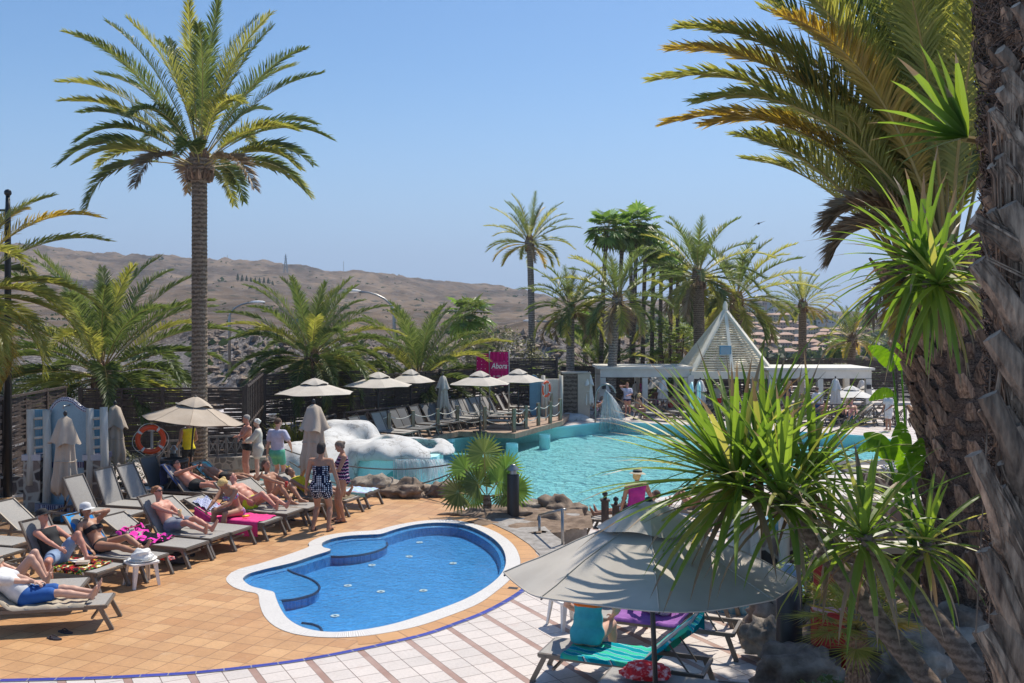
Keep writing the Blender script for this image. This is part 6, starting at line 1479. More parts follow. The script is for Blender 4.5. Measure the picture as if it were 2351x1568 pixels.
        sd_ = td.cross(sole if sole.length > 0 else V3((0, 0, -1))).normalized()*(1 if q > 0 else -1)
        for t_ in range(5): add(leg, S_.cap, ball+sd_*(t_-2)*.0155*s, ball+sd_*(t_-2)*.018*s+td*(.062-.007*(t_ if q*1 > 0 else 4-t_))*s, .0125*s, .0105*s, .004)
        sp_ = chest+up*.13*s+rt*q*sh_w*s; el_, wr = ik(sp_, V3(hands[i]), .285*s, .25*s, elb[i])
        add(arm, S_.cap, sp_, el_, (.05+f*.12)*s, .038*s, .025); add(arm, S_.cap, el_, el_.lerp(wr, .35), .038*s, .038*s, .015); add(arm, S_.cap, el_.lerp(wr, .3), wr, .038*s, .024*s, .015)
        fd = (wr-el_).normalized(); pn = V3(palm[i]) if palm else (P0-wr); pn = pn-fd*pn.dot(fd); pn = pn.normalized() if pn.length > 1e-3 else V3((0, 0, -1)); sn = fd.cross(pn).normalized()
        pc = wr+fd*.05*s; Pm = Matrix((sn, pn, fd)).transposed(); add(arm, S_.ell, pc, (.038*s, .016*s, .052*s), .012, Pm)
        lens = (.062, .076, .08, .07)
        tside = 1 if (sn.dot(up+fw*.6) > 0) else -1
        for k_ in range(4):
            b0 = wr+fd*.088*s+sn*(k_-1.5)*.0175*s*-tside; L = lens[k_ if True else 0]*s; m1 = b0+(fd*math.cos(curl*.5)+pn*math.sin(curl*.5))*L*.5; m2 = m1+(fd*math.cos(curl*1.7)+pn*math.sin(curl*1.7))*L*.5
            add(arm, S_.cap, b0, m1, .0092*s, .0085*s, .004); add(arm, S_.cap, m1, m2, .0085*s, .0075*s, .003)
        tb = wr+fd*.03*s+sn*tside*.03*s; tm = tb+(fd*.7+sn*tside*.6+pn*.3).normalized()*.035*s; add(arm, S_.cap, tb, tm, .0125*s, .0105*s, .006); add(arm, S_.cap, tm, tm+(fd*.85+pn*.5+sn*tside*.1).normalized()*.028*s, .0105*s, .0085*s, .004)
        J['hip%d' % i], J['kn%d' % i], J['an%d' % i], J['el%d' % i], J['wr%d' % i], J['sh%d' % i], J['fd%d' % i], J['td%d' % i] = hip, kn, an, el_, wr, sp_, fd, td
    J.update(waist=waist, chest=chest, neck=neck, hc=hc, P0=P0, hm=hm, Bm=Bm, Hm=Hm, up=up, fw=fw, rt=rt, root=root, hu2=hu2, hf2=hf2, s=s)
    V, Fc = S_.mesh(); vf_obj('body', V, Fc, M[skin], root)
    S_.h = max(h, .012)
    # hair
    def hmesh(name, sd, mm, planes=(), off=0): V, Fc = sd.mesh(off=off, planes=planes); vf_obj(name, V, Fc, M[mm], root)
    if hstyle:
        Hh = SDF(min(h, .012)); Hh.ell(hc+hu2*.032*s-hf2*.008*s, (.08*s, .098*s, .092*s), .02, hm)
        if hstyle in ('long', 'bob', 'bun', 'pony'): Hh.ell(hc-hf2*.045*s-hu2*.01*s, (.075*s, .062*s, .09*s), .03, hm)
        if hstyle == 'bob': Hh.ell(hc-hf2*.04*s-hu2*.07*s, (.078*s, .05*s, .06*s), .03, hm)
        if hstyle == 'curly':
            for a in range(9): Hh.ell(hc+(hr2*math.cos(a*.9)*.07+hf2*(math.sin(a*.9)*.07-.02)+hu2*(.05+.03*math.sin(a*2)))*s, (.04*s,)*3, .012, hm)
        if hstyle == 'bun': Hh.ell(hc-hf2*.11*s+hu2*.02*s, (.04*s,)*3, .02, hm)
        if hstyle == 'long':
            for q in (-1, 0, 1): Hh.cap(hc-hf2*.05*s+hr2*q*.045*s, neck-up*.14*s-fw*.075*s+rt*q*.06*s, .045*s, .03*s, .03)
        hmesh('hair', Hh, hair, [(hc+hf2*.052*s+hu2*.05*s, hf2*1.0-hu2*.75)] if hstyle != 'bald' else [])
    if eyes:
        e = MB()
        for q in (-1, 1): e.ell(hc+hr2*q*.03*s+hf2*.086*s+hu2*.012*s, .009*s, 6)
        e.build('eyes', M['eye_dark'], root, True)
    if glasses:
        g = MB()
        for q in (-1, 1): g.ell(hc+hr2*q*.032*s+hf2*.097*s+hu2*.012*s, (.029*s, .008*s, .02*s), 10, hm); g.bar(hc+hr2*q*.06*s+hf2*.09*s+hu2*.018*s, hc+hr2*q*.078*s+hu2*.018*s, .007, .009)
        g.bar(hc-hr2*.012*s+hf2*.103*s+hu2*.018*s, hc+hr2*.012*s+hf2*.103*s+hu2*.018*s, .007, .007); g.build('sunglasses', M['eye_dark'], root)
    for w_ in wear:
        kind, mm = w_[0], w_[1]; a = w_[2] if len(w_) > 2 else None; pl = []; sel = None; off = .012
        if kind in ('trunks', 'shorts', 'briefs'):
            ln = {'briefs': .08, 'trunks': .18, 'shorts': .3}[kind] if a is None else a; off = .01 if kind != 'shorts' else .022
            T = SDF(max(h, .012)); T.pr = [S_.pr[i] for i in tor[:3]]
            for i in (0, 1): hp, kn = J['hip%d' % i], J['kn%d' % i]; T.cap(hp, hp.lerp(kn, ln/.43), (.084+f*.25)*s, .074*s, .03)
            V, Fc = T.mesh(off=off, planes=[(P0+hu*.075*s, hu)]); vf_obj(kind if kind != 'briefs' else 'swim_briefs', V, Fc, M[mm], root)
        elif kind in ('shirt', 'vest', 'swimsuit', 'strapless', 'top', 'dress'):
            T = SDF(max(h, .012)); T.pr = [S_.pr[i] for i in tor]; off = {'shirt': .02, 'vest': .014, 'swimsuit': .008, 'strapless': .01, 'top': .016, 'dress': .022}[kind]
            if kind in ('shirt', 'dress', 'top'):
                q_ = .62 if kind == 'shirt' else (.95 if kind == 'dress' else .3)
                for i in (0, 1): sp_, el_, wr = J['sh%d' % i], J['el%d' % i], J['wr%d' % i]; T.cap(sp_, sp_.lerp(el_, q_), (.056+f*.12)*s, .056*s, .02)
                if kind == 'dress':
                    for i in (0, 1): T.cap(J['el%d' % i], J['el%d' % i].lerp(J['wr%d' % i], .8), .045*s, .04*s, .02)
            if kind in ('dress', 'strapless', 'skirted'):
                for i in (0, 1): hp, kn = J['hip%d' % i], J['kn%d' % i]; T.cap(hp, hp.lerp(kn, .3 if kind == 'strapless' else .42), .1*s, .105*s, .08)
            pl = [(neck-up*(.0 if kind in ('shirt', 'dress') else (.045 if kind in ('vest', 'top') else .08))*s, up)] if kind not in ('strapless',) else [(chest+up*.045*s, up)]
            if kind == 'swimsuit': pl.append((P0-hu*.1*s, -hu))
            if kind == 'swimsuit' and a is not None:
                pl[0] = (chest+up*a*s, up); V, Fc = T.mesh(off=off+.004, planes=[(chest+up*(a+.035)*s, up), (chest+up*(a-.03)*s, -up)]); vf_obj('orange_band', V, Fc, M['cl_orange'], root)
            if kind in ('shirt', 'vest', 'top'): pl.append((P0-hu*(.04 if a is None else a)*s, -hu))
            V, Fc = T.mesh(off=off, planes=pl); vf_obj({'strapless': 'swimdress', 'vest': 'sleeveless_top'}.get(kind, kind), V, Fc, M[mm], root)
        elif kind == 'bikini':
            T = SDF(.012); T.pr = [S_.pr[i] for i in tor]
            V, Fc = T.mesh(off=.009, planes=[(chest+up*.035*s, up), (chest-up*.055*s, -up)]); vf_obj('bikini_top', V, Fc, M[mm], root)
            T = SDF(.012); T.pr = [S_.pr[i] for i in tor[:3]]; V, Fc = T.mesh(off=.009, planes=[(P0+hu*.04*s, hu)]); vf_obj('bikini_bottom', V, Fc, M[a or mm], root)
        elif kind in ('cap', 'sunhat', 'bucket'):
            HM = hm; c = hc+hu2*.055*s
            hat_ = MB(); hat_.lathe([(.098*s, -.02), (.1*s, .0), (.094*s, .04*s), (.07*s, .07*s), (.03*s, .085*s), (.001, .087*s)], tuple(c), 20, HM @ Matrix.Diagonal((.9, 1.08, 1))); ho = hat_.build('cap' if kind == 'cap' else 'hat', M[mm], root, True)
            br = MB()
            if kind == 'cap':
                vs = []; 
                for k_ in range(9):
                    t_ = -1.15+2.3*k_/8
                    for r_, dz in ((.09, 0), (.175*math.cos(t_*.55)+.0, -.022)): vs.append(c+HM @ V3((r_*math.sin(t_)*s*.9, r_*math.cos(t_)*s*1.05, (dz-.012)*s)))
                br.add(vs, [(2*k_, 2*k_+1, 2*k_+3, 2*k_+2) for k_ in range(8)]); br.build('visor', M[mm], ho, True)
            else: br.lathe([(.092*s, -.01), (.13*s, -.02*s), (.175*s, -.045*s)], tuple(c), 22, HM); br.build('brim', M[mm], ho, True); MB().lathe([(.101*s, -.015), (.102*s, .018)], tuple(c), 20, HM @ Matrix.Diagonal((.9, 1.08, 1))).build('hat_band', M['cl_black'], ho, True)
        elif kind == 'sandals':
            for i in (0, 1):
                an, td = J['an%d' % i], J['td%d' % i]; sd_ = V3((0, 0, 1)).cross(td).normalized(); c = an+td*.06*s; c.z = an.z-.066*s
                m_ = MB(); m_.prism([((td*.14*math.cos(t_)+sd_*.05*math.sin(t_))[0]*s+c.x, (td*.14*math.cos(t_)+sd_*.05*math.sin(t_))[1]*s+c.y) for t_ in [k_*PI/8 for k_ in range(16)]], c.z-.012, c.z+.01, bottom=True); so = m_.build('sandal', M[mm], root)
                m_ = MB(); m_.tube([c+sd_*.05*s+V3((0, 0, .01)), c+sd_*.025*s+td*.03*s+V3((0, 0, .06*s)), c+td*.09*s+V3((0, 0, .03)), c-sd_*.025*s+td*.03*s+V3((0, 0, .06*s)), c-sd_*.05*s+V3((0, 0, .01))], .007, 4); m_.build('sandal_strap', M[mm], so)
    if extra: extra(J, root)
    return root, J
def held(name, mb, m, label, cat, root, J=None, smooth=True):
    """a thing in the hand: top level, placed in the person's frame"""
    o = mb.build(name, M[m], None, smooth); o.location = root.location; o.rotation_euler = root.rotation_euler; return tag(o, label, cat)
# poses on a lounger: origin = lounger origin
def lie(key, label, theta=None, y=-.1, knees=(0, 0), x=0, hands=None, z=BED+.11, head=(0, -.25), ft=None, **kw):
    c, rz, th = ALL[key]; th = R(th if theta is None else theta); up = V3((0, -math.cos(th), math.sin(th))); fw = V3((0, math.sin(th), math.cos(th)))
    P = V3((x, y-.02, z)); s = kw.get('s', 1.0)
    feet, kn = [], []
    for i, q in enumerate((-1, 1)):
        k_ = knees[i]; feet.append((x+q*.11, y+(.84-.5*k_)*s, BED+.075)); kn.append((q*.12, 0, 1) if k_ > .05 else (q*.3, 0, 1))
    if ft: feet = ft
    hands = hands or ((x-.3, y+.05, BED+.06), (x+.3, y+.05, BED+.06))
    kw.setdefault('toe', ((-.3, .35, .85), (.3, .35, .85))); kw.setdefault('elb', ((-1, -.3, -.3), (1, -.3, -.3)))
    hu = V3((0, -math.cos(th*.35), math.sin(th*.35))); hf = V3((0, math.sin(th*.35), math.cos(th*.35)))
    return person(label, c, rz, P, up, fw, (hu, hf), head, hands=hands, feet=feet, knee=kn, ground=False, **kw)
# --- the sunbathers, from the bottom left
lie('L1', 'man in white T-shirt, blue shorts and black cap lying in the bottom left corner', theta=44, y=-.1, hands=((.06, .02, .66), (-.06, .06, .63)), elb=((-1, -.2, -.1), (1, -.2, -.1)), skin='skin_fair', hair='hair_grey', wear=(('shirt', 'cl_white'), ('shorts', 'cl_blue'), ('cap', 'cl_black')), fat=.04, head=(.0, -.55), curl=.7)
lie('L2', 'person with one knee bent on the lounger behind the bottom left man', theta=40, y=.0, knees=(.85, .75), skin='skin_fair', hair='hair_brown', hstyle='bob', wear=(('bikini', 'cl_beige'),), female=True, hands=((-.2, .05, .5), (.2, .1, .5)))
lie('L3', 'man in black sleeveless top and black cap with one foot on the floor', theta=66, y=-.12, knees=(.45, 0), skin='skin_pink', hair='hair_grey', wear=(('vest', 'cl_black'), ('shorts', 'cl_lightblue', .26), ('cap', 'cl_black')), fat=.07,
    ft=((-.16, .33, BED+.08), (.42, .18, .07)), toe=((-.1, .9, .2), (.35, .9, 0)), hands=((-.12, .28, .62), (.22, .22, .62)), head=(.0, -.1), hstyle='short')
lie('L4', 'woman in black bikini and white cap shading her eyes with one hand', theta=58, y=-.15, knees=(.12, .0), skin='skin_tan', hair='hair_brown', hstyle='bob', female=True, wear=(('bikini', 'cl_black'), ('cap', 'cl_white')), hands=((.02, -.3, 1.02), (.3, -.15, BED+.1)), elb=((-1, .4, .2), (1, -.6, -.2)), head=(.1, -.45), palm=((.5, .5, -.5), (0, 0, -1)))
def glassf(J, root):
    w_ = J['wr1']+J['fd1']*.085*J['s']; mb = MB().lathe([(.001, -.05), (.028, -.05), (.038, .08), (.035, .08), (.027, -.04), (.001, -.04)], tuple(w_+V3((0, 0, .02))), 16); held('drinking_glass', mb, 'glass_clear', 'glass of amber drink in the hand of the '+root['label'].split(' ')[0]+' '+root['label'].split(' ')[1]+' on a lounger', 'glass', root)
lie('L6', 'young man in sunglasses and grey shorts holding a glass', theta=62, y=-.12, knees=(.08, .05), skin='skin_pink', hair='hair_ginger', hstyle='curly', wear=(('shorts', 'cl_greyblue', .26),), hands=((-.06, .1, .58), (.2, .16, .72)), elb=((-1, -.3, -.5), (1, -.3, -.6)), head=(.1, -.25), glasses=True, extra=glassf, curl=1.1)
c, rz, th = ALL['L8']
person('blonde woman in a striped bikini sitting sideways on the pink towel, head bowed', c+Matrix.Rotation(rz, 3, 'Z') @ V3((.02, .05, 0)), rz-1.75, (0, -.06, BED+.12), (0, .42, .9), (0, 1, -.3), hipf=((0, .15, 1), (0, 1, 0)), head=(.1, -.75), female=True, skin='skin_tan', hair='hair_blond', hstyle='bun',
    hands=((-.1, .5, .62), (.12, .55, .6)), elb=((-.6, -.4, -1), (.6, -.4, -1)), feet=((-.14, .44, .07), (.16, .4, .07)), knee=((-.1, .5, 1), (.1, .5, 1)), wear=(('bikini', 'cl_multi'),), curl=.8)
lie('L9', 'heavy man in neon yellow trunks lying on his lounger', theta=46, y=-.1, knees=(.1, .3), skin='skin_pink', hair='hair_brown', fat=.09, wear=(('briefs', 'cl_neon'),), hands=((-.3, .15, BED+.1), (.28, .22, BED+.12)), head=(-.5, -.2))
c, rz, th = ALL['L10']
def cupf(J, root):
    w_ = J['wr1']+J['fd1']*.08; mb = MB().lathe([(.001, -.05), (.027, -.05), (.034, .06), (.001, .06)], tuple(w_), 14); held('cup', mb, 'cl_red', 'dark red drink in the hand of the person with long brown hair', 'cup', root)
person('person with long brown hair sitting with drawn up knees and a drink', c, rz, (0, -.1, BED+.12), (0, -.28, .95), (0, 1, .25), hipf=((0, -.2, 1), (0, 1, 0)), head=(.25, -.1), skin='skin_tan', hair='hair_brown', hstyle='long',
    hands=((-.22, .5, .62), (.2, .42, .8)), elb=((-1, -.2, -.6), (1, -.3, -.7)), feet=((-.12, .52, BED+.08), (.14, .46, BED+.08)), knee=((-.2, .3, 1), (.25, .3, 1)), toe=((-.1, 1, .0), (.1, 1, 0)), wear=(('briefs', 'cl_greyblue'),), extra=cupf, curl=1.0)
def phonef(J, root):
    w_ = J['wr1']+J['fd1']*.09; mb = MB().box(w_, (.075, .012, .15), 0, Matrix.Rotation(-.3, 3, 'X')); held('phone', mb, 'dark_metal', 'dark phone held up by the sunbather under the tan parasol', 'phone', root, smooth=False)
lie('P7', 'bare chested man in sunglasses holding up a phone, lying on the navy towel', theta=40, y=-.1, skin='skin_pink', hair='hair_dark', fat=.05, wear=(('trunks', 'cl_black'),), hands=((-.28, .0, BED+.15), (.1, .12, .98)), elb=((-1, 0, -.3), (1, -.3, -.4)), glasses=True, head=(.1, -.45), extra=phonef, h=.015, curl=1.0)
lie('P8', 'sleeping person with head tipped back beside the tall palm', theta=20, y=-.1, skin='skin_tan', hair='hair_dark', wear=(('trunks', 'cl_black'), ), head=(.5, .25), h=.016, eyes=False)
lie('L11', 'person in bright yellow top lying behind the two standing women', theta=32, y=-.05, skin='skin_tan', hair='hair_brown', wear=(('vest', 'cl_yellow'), ('shorts', 'cl_beige')), hands=((.05, -.35, 1.0), (.28, .1, .5)), elb=((-1, .2, .5), (1, 0, 0)), h=.016)
# --- standing group
person('tanned grey haired man in black swim briefs standing with folded arms', G(568, 1102), PI-.95, skin='skin_pink', hair='hair_grey', s=1.0, wear=(('briefs', 'cl_black'),), hands=((.12, .26, 1.18), (-.1, .28, 1.14)), elb=((-1, .1, -.6), (1, .1, -.6)), head=(.25, -.1), fat=.02, h=.014, eyes=True)
person('elderly woman with white curly hair in a cream lace beach dress', G(592, 1108), PI-.9-.5, skin='skin_fair', hair='hair_white', hstyle='curly', female=True, s=.92, wear=(('dress', 'cl_cream'),), hands=((.0, .3, 1.1), (.16, .32, 1.1)), elb=((-1, -.2, -.6), (1, -.2, -.6)), head=(.2, -.1), h=.014)
person('man seen from behind in white T-shirt and mint green shorts', G(637, 1120), -.35, skin='skin_fair', hair='hair_brown', s=1.04, wear=(('shirt', 'cl_lavender', .0), ('shorts', 'cl_mint', .24)), hands=((-.3, -.02, .86), (.3, .18, 1.0)), elb=((-.3, -1, 0), (.8, -.8, 0)), head=(.3, -.05), h=.014, fat=.02)
person('woman seen from behind in a black swimdress with white polka dots', G(737, 1220), -.1, skin='skin_tan', hair='hair_dark', hstyle='bob', female=True, s=1.08, fat=.055, wear=(('strapless', 'cl_polka'), ('sandals', 'rubber_dark')), hands=((-.34, .06, .86), (.36, .1, .88)), elb=((-.5, -1, 0), (.5, -1, 0)), head=(.15, -.1), feet=((-.17, 0, .08), (.16, .0, .08)), h=.012)
def ph2(J, root):
    w_ = (J['wr0']+J['fd0']*.08); mb = MB().box(w_, (.07, .012, .13), 0, Matrix.Rotation(.5, 3, 'X')); held('phone', mb, 'dark_metal', 'small phone in the hands of the woman in the zigzag swimsuit', 'phone', root, smooth=False)
person('woman in a navy and pink zigzag swimsuit looking down at her phone', G(787, 1198), 1.9, skin='skin_tan', hair='hair_ash', hstyle='bun', female=True, s=1.0, fat=.035, wear=(('swimsuit', 'cl_zigzag'), ('sandals', 'rubber_dark')), hands=((-.1, .32, 1.1), (.08, .34, 1.06)), elb=((-.8, -.3, -1), (.8, -.3, -1)), head=(.1, -.5), extra=ph2, h=.0125, feet=((-.1, 0, .08), (.1, .06, .08)), curl=.9)
person('person in yellow swimwear standing half hidden behind the tall palm trunk', G(432, 1108), .9, skin='skin_tan', hair='hair_brown', wear=(('vest', 'cl_yellow'), ('trunks', 'cl_black')), h=.018, hands=((-.2, .2, 1.0), (.2, .2, 1.0)), eyes=False)
# --- swimmer, hat woman, lounging leg
person('swimmer with dark hair beside the waterfall with head and arm above water', G(1072, 1076, -.76)+V3((0, 0, -1.28)), 1.3, skin='skin_tan', hair='hair_dark', wear=(('trunks', 'cl_navy'),), hands=((-.55, .35, 1.42), (.35, .3, 1.2)), elb=((-.5, 0, .3), (1, 0, -.4)), h=.016)
person('woman in a straw hat and magenta top seen from behind by the pool', G(1462, 1275, -.45), .05, skin='skin_tan', hair='hair_blond', hstyle='bob', female=True, s=1.0, fat=.07, wear=(('vest', 'cl_magenta'), ('shorts', 'cl_navy'), ('sunhat', 'cl_straw')), hands=((-.33, .05, .86), (.36, .16, .95)), head=(.6, -.1), h=.014)
lie('F1', 'person lying behind the gate posts with one foot stretched over the edge', theta=42, y=.1, skin='skin_tan', hair='hair_brown', wear=(('shorts', 'cl_lightblue'),), h=.016, x=0)
lie('F2', 'sunbather on the lounger beside the straw hat woman', theta=50, y=-.1, skin='skin_tan', hair='hair_brown', female=True, hstyle='bob', wear=(('bikini', 'cl_beige'),), h=.018, eyes=False, knees=(.5, .4))
# --- under the near parasol, seen from behind
c, rz, th = ALL['N1']
person('woman in a turquoise swimsuit with orange band sitting with her back to us', (.93, 12.1, 0), -.35, (0, 0, BED+.13), (0, .12, 1), (0, 1, 0), head=(0, -.2), female=True, fat=.075, skin='skin_fair', hair='hair_grey', hstyle='bob', s=1.05,
    hands=((-.22, .4, .62), (.22, .4, .62)), elb=((-1, -.2, -.3), (1, -.2, -.3)), feet=((-.18, .5, .07), (.2, .5, .07)), knee=((-.2, .6, 1), (.2, .6, 1)), wear=(('swimsuit', 'cl_turq', .0), ('sunhat', 'cl_straw')), h=.0125)
person('sunburnt woman in a white bikini and pink hat sitting with her back to us', (2.0, 13.35, 0), -.2, (0, 0, BED+.13), (.12, .2, 1), (0, 1, 0), head=(.3, -.3), female=True, fat=.05, skin='skin_pink', hair='hair_brown', hstyle='bob',
    hands=((-.35, .3, .55), (.3, .35, .55)), elb=((-1, -.4, -.3), (1, -.2, -.3)), feet=((-.2, .5, .07), (.15, .5, .07)), knee=((-.2, .6, 1), (.2, .6, 1)), wear=(('bikini', 'cl_white'), ('bucket', 'towel_pink')), h=.0125)
person('person in black and white patterned shorts sitting between the two women', (1.48, 13.9, 0), -.6, (0, 0, BED+.12), (0, .25, 1), (0, 1, 0), head=(.3, -.3), skin='skin_brown', hair='hair_dark',
    hands=((-.25, .35, .5), (.25, .4, .55)), elb=((-1, -.4, -.3), (1, -.2, -.3)), feet=((-.2, .5, .07), (.15, .5, .07)), knee=((-.2, .6, 1), (.2, .6, 1)), wear=(('shorts', 'cl_pattern'),), h=.014)
# --- far terrace
person('man in a pale T-shirt standing with a hand at his head on the far terrace', G(1440, 958, -.75), PI+.2, skin='skin_pink', hair='hair_ginger', s=1.02, fat=.06, wear=(('shirt', 'cl_lavender', -.02), ('briefs', 'cl_navy')), hands=((.05, .3, 1.15), (.14, .05, 1.62)), elb=((-1, .1, -.6), (1, .1, .5)), h=.02, eyes=False)
person('pale haired woman sitting on the end of a lounger at the far pool edge', G(1460, 962, -.7), -1.4, (0, 0, .48), (0, .25, 1), skin='skin_tan', hair='hair_blond', hstyle='bob', female=True, hands=((-.1, .5, .5), (.1, .5, .5)), feet=((-.1, .45, .07), (.1, .5, .07)), knee=((0, .5, 1), (0, .5, 1)), wear=(('bikini', 'cl_beige'),), h=.02, eyes=False)
person('woman lounging under the closed parasol beside the arched pool jet', G(1368, 958, -.7), 2.0, (0, 0, .48), (0, -.8, .7), (0, .7, .8), skin='skin_tan', hair='hair_ginger', hstyle='bob', female=True, hands=((-.3, .2, .6), (.3, .2, .6)), feet=((-.1, .6, .45), (.1, .55, .45)), knee=((0, .2, 1), (0, .2, 1)), wear=(('bikini', 'cl_multi'),), h=.02, eyes=False)
far = [(1647, 945, 50, 'man in a white shirt, straw hat and red shorts below the pyramid', ('shirt', 'cl_beige'), ('shorts', 'cl_red'), 'sunhat', 0), (1750, 905, 55, 'person in pink standing right of the pyramid pillar', ('vest', 'towel_pink'), ('shorts', 'cl_white'), None, 2.5),
       (1808, 903, 56, 'person in dark top standing under the right pergola', ('vest', 'cl_beige'), ('shorts', 'cl_navy'), None, 3), (1845, 902, 57, 'person in white leaning near the fence under the right pergola', ('shirt', 'cl_white'), ('shorts', 'cl_greyblue'), None, 1.5),
       (1876, 955, 47, 'man in white top and bright blue shorts by the right pool edge', ('shirt', 'cl_white'), ('shorts', 'cl_blue'), None, .4), (1477, 915, 54, 'woman in purple in the shade behind the pergola pillar', ('vest', 'cl_magenta'), ('shorts', 'cl_navy'), None, 2.8), (2040, 980, 44, 'person with a white towel beside the strelitzia leaves', ('shirt', 'cl_white'), ('shorts', 'cl_white'), None, 2)]
for (x, yf, Y, lb, w1_, w2_, ht, rz_) in far:
    person(lb, (Xr(x, Y), Y, -.7), rz_, skin='skin_tan', hair='hair_brown', wear=(w1_, w2_)+(((ht, 'cl_straw'),) if ht else ()), h=.026, eyes=False, hands=((-.2, .25, 1.0), (.25, .1, .85)), s=.98)
sit = [(1885, 975, 'man with blue trunks sitting with raised arms near the right pool edge', 'cl_blue', 'skin_pink', .3), (1955, 978, 'man in bright blue shorts sitting under a parasol by the right pool edge', 'cl_blue', 'skin_pink', 2.8), (1930, 975, 'person with dark clothes lying beside the orange cushion on the right', 'cl_black', 'skin_fair', 1.5),
       (1540, 950, 'sunbather in red on the left side of the far lounger rows', 'cl_red', 'skin_tan', 2), (1570, 948, 'sunbather in navy in the far lounger rows', 'cl_navy', 'skin_tan', 2.2), (1600, 952, 'sunbather in orange in the far lounger rows', 'cl_orange', 'skin_pink', 1.8), (1690, 950, 'sunbather in white right below the pyramid', 'cl_white', 'skin_tan', 2.4), (1725, 955, 'sunbather in turquoise right below the pyramid', 'cl_turq', 'skin_tan', 2.1), (1800, 952, 'sunbather in magenta on the right rows', 'cl_magenta', 'skin_pink', 2), (1835, 958, 'sunbather in black on the right rows', 'cl_black', 'skin_tan', 2.5), (1505, 940, 'woman in purple seated in the pergola shade', 'cl_magenta', 'skin_brown', 2.6)]
for (x, y, lb, cm_, skn, rz_) in sit:
    person(lb, G(x, y, -.7), rz_, (0, 0, .47), (0, -.5, .85), (0, .85, .5), skin=skn, hair='hair_dark', wear=(('trunks', cm_),), hands=((-.25, .25, .6), (.25, .2, .6)), feet=((-.1, .65, .42), (.1, .6, .42)), knee=((0, .2, 1), (0, .2, 1)), h=.028, eyes=False)
# ================================================================ THE BIG PLANTS ON THE RIGHT
def strap(mb, base, d, L, w_, bendk, rng, n=7, mi=0, fold=.25, tw=0):
    """long sword leaf, folded along its middle, arching under its weight"""
    p = Vector(base); d = Vector(d).normalized(); vs = []
    for i in range(n+1):
        t = i/n; sd_ = d.cross(Vector((0, 0, 1))); sd_ = sd_.normalized() if sd_.length > .05 else Vector((1, 0, 0)); up = sd_.cross(d)
        ww = w_*.5*(.55+.45*min(t*5, 1))*(1-t**2.6)+.0008
        vs += [p-sd_*ww+up*ww*fold*1.6, p+up*0, p+sd_*ww+up*ww*fold*1.6]
        p = p+d*L/n; d = (d+Vector((0, 0, -1))*bendk/n*(.4+1.6*t)).normalized()
    fs = []
    for i in range(n): fs += [(3*i, 3*i+1, 3*i+4, 3*i+3), (3*i+1, 3*i+2, 3*i+5, 3*i+4)]
    mb.cur = mi; mb.add(vs, fs)
    if rng.random() < .5: mb.m[-2:] = [2, 2]
    if rng.random() < .15: mb.m[-4:] = [2]*4
def rosette(mb, c, axis, n, L, w_, rng, spread=1.0, lo=-.9, bendk=1.2):
    c = Vector(c); ax, r, u = frame3(axis)
    for i in range(n):
        t = (i+.5)/n; el = 1.45-(1.45-lo)*t**.9+rng.uniform(-.12, .12); az = i*2.39996+rng.uniform(-.2, .2)
        d = ax*math.sin(el)+(r*math.cos(az)+u*math.sin(az))*math.cos(el)*spread
        mi = 0 if rng.random() > .18 else 1
        if t > .88: mi = 2
        strap(mb, c-ax*.12*t, d, L*rng.uniform(.75, 1.08)*(.8+.2*math.sin(PI*t)), w_*rng.uniform(.8, 1.15), bendk*(.35+t*1.1)*rng.uniform(.6, 1.4), rng, mi=mi)
SM = [M['strap_green'], M['palm_olive'], M['palm_dry']]
rng = random.Random(31)
dt = thing('dragon_tree', 'leaning dragon tree with bare grey stems and spiky leaf rosettes over the bottom right', 'tree', Vector((3.3, 7.2, .1)))
KD = 1.28
def limb(pts, r0, r1):
    r0 *= KD*.84; r1 *= KD*.84
    P = catmull([Q(p[0], p[1], p[2]*KD) for p in pts], 4, False); n = len(P); MB().tube(P, [lerp(r0, r1, i/(n-1))*(1+.04*math.sin(i*2.3)) for i in range(n)], 12).build('limb', M['bark_dragon'], dt, True, True)
b1_ = (2260, 1760, 5.6); b2_ = (2420, 1760, 5.6)
limb([b1_, (2130, 1568, 5.75), (2020, 1430, 6.0), (1930, 1315, 6.2), (1860, 1210, 6.3), (1790, 1165, 6.35), (1700, 1120, 6.4)], .088, .05)
limb([(1905, 1290, 6.22), (1850, 1225, 6.2), (1815, 1175, 6.15), (1800, 1140, 6.1)], .055, .04)
limb([b2_, (2260, 1568, 5.5), (2170, 1450, 5.6), (2100, 1375, 5.7), (2040, 1310, 5.8)], .085, .07)
limb([(2048, 1318, 5.8), (2020, 1290, 5.75), (1998, 1255, 5.7), (1986, 1225, 5.7)], .066, .042)
limb([(2050, 1325, 5.8), (2085, 1300, 5.8), (2120, 1270, 5.8), (2128, 1243, 5.8)], .055, .035)
limb([(2120, 1568, 6.3), (2010, 1400, 6.5), (1990, 1300, 6.6), (1925, 1270, 6.6), (1905, 1240, 6.6)], .06, .035)
ros = [((1680, 1100, 6.4), (-.75, .05, .8), 100, 1.14, .05, 1.0, -.2, .75), ((1800, 1140, 6.1), (-.25, -.1, 1), 60, 1.0, .045, 1.0, -.4, 1.0), ((1750, 1070, 6.6), (.25, .1, 1), 60, 1.0, .05, 1.0, -.35, .9), ((1870, 1090, 6.5), (.6, 0, .8), 44, .9, .042, 1.0, -.6, 1.1),
       ((1986, 1222, 5.7), (.0, -.1, 1), 44, .8, .046, 1, -.9, 1.2), ((2128, 1240, 5.8), (.15, -.1, 1), 36, .64, .038, 1, -.9, 1.2), ((1908, 1238, 6.6), (-.1, 0, 1), 34, .6, .035, 1, -.6, 1.1)]
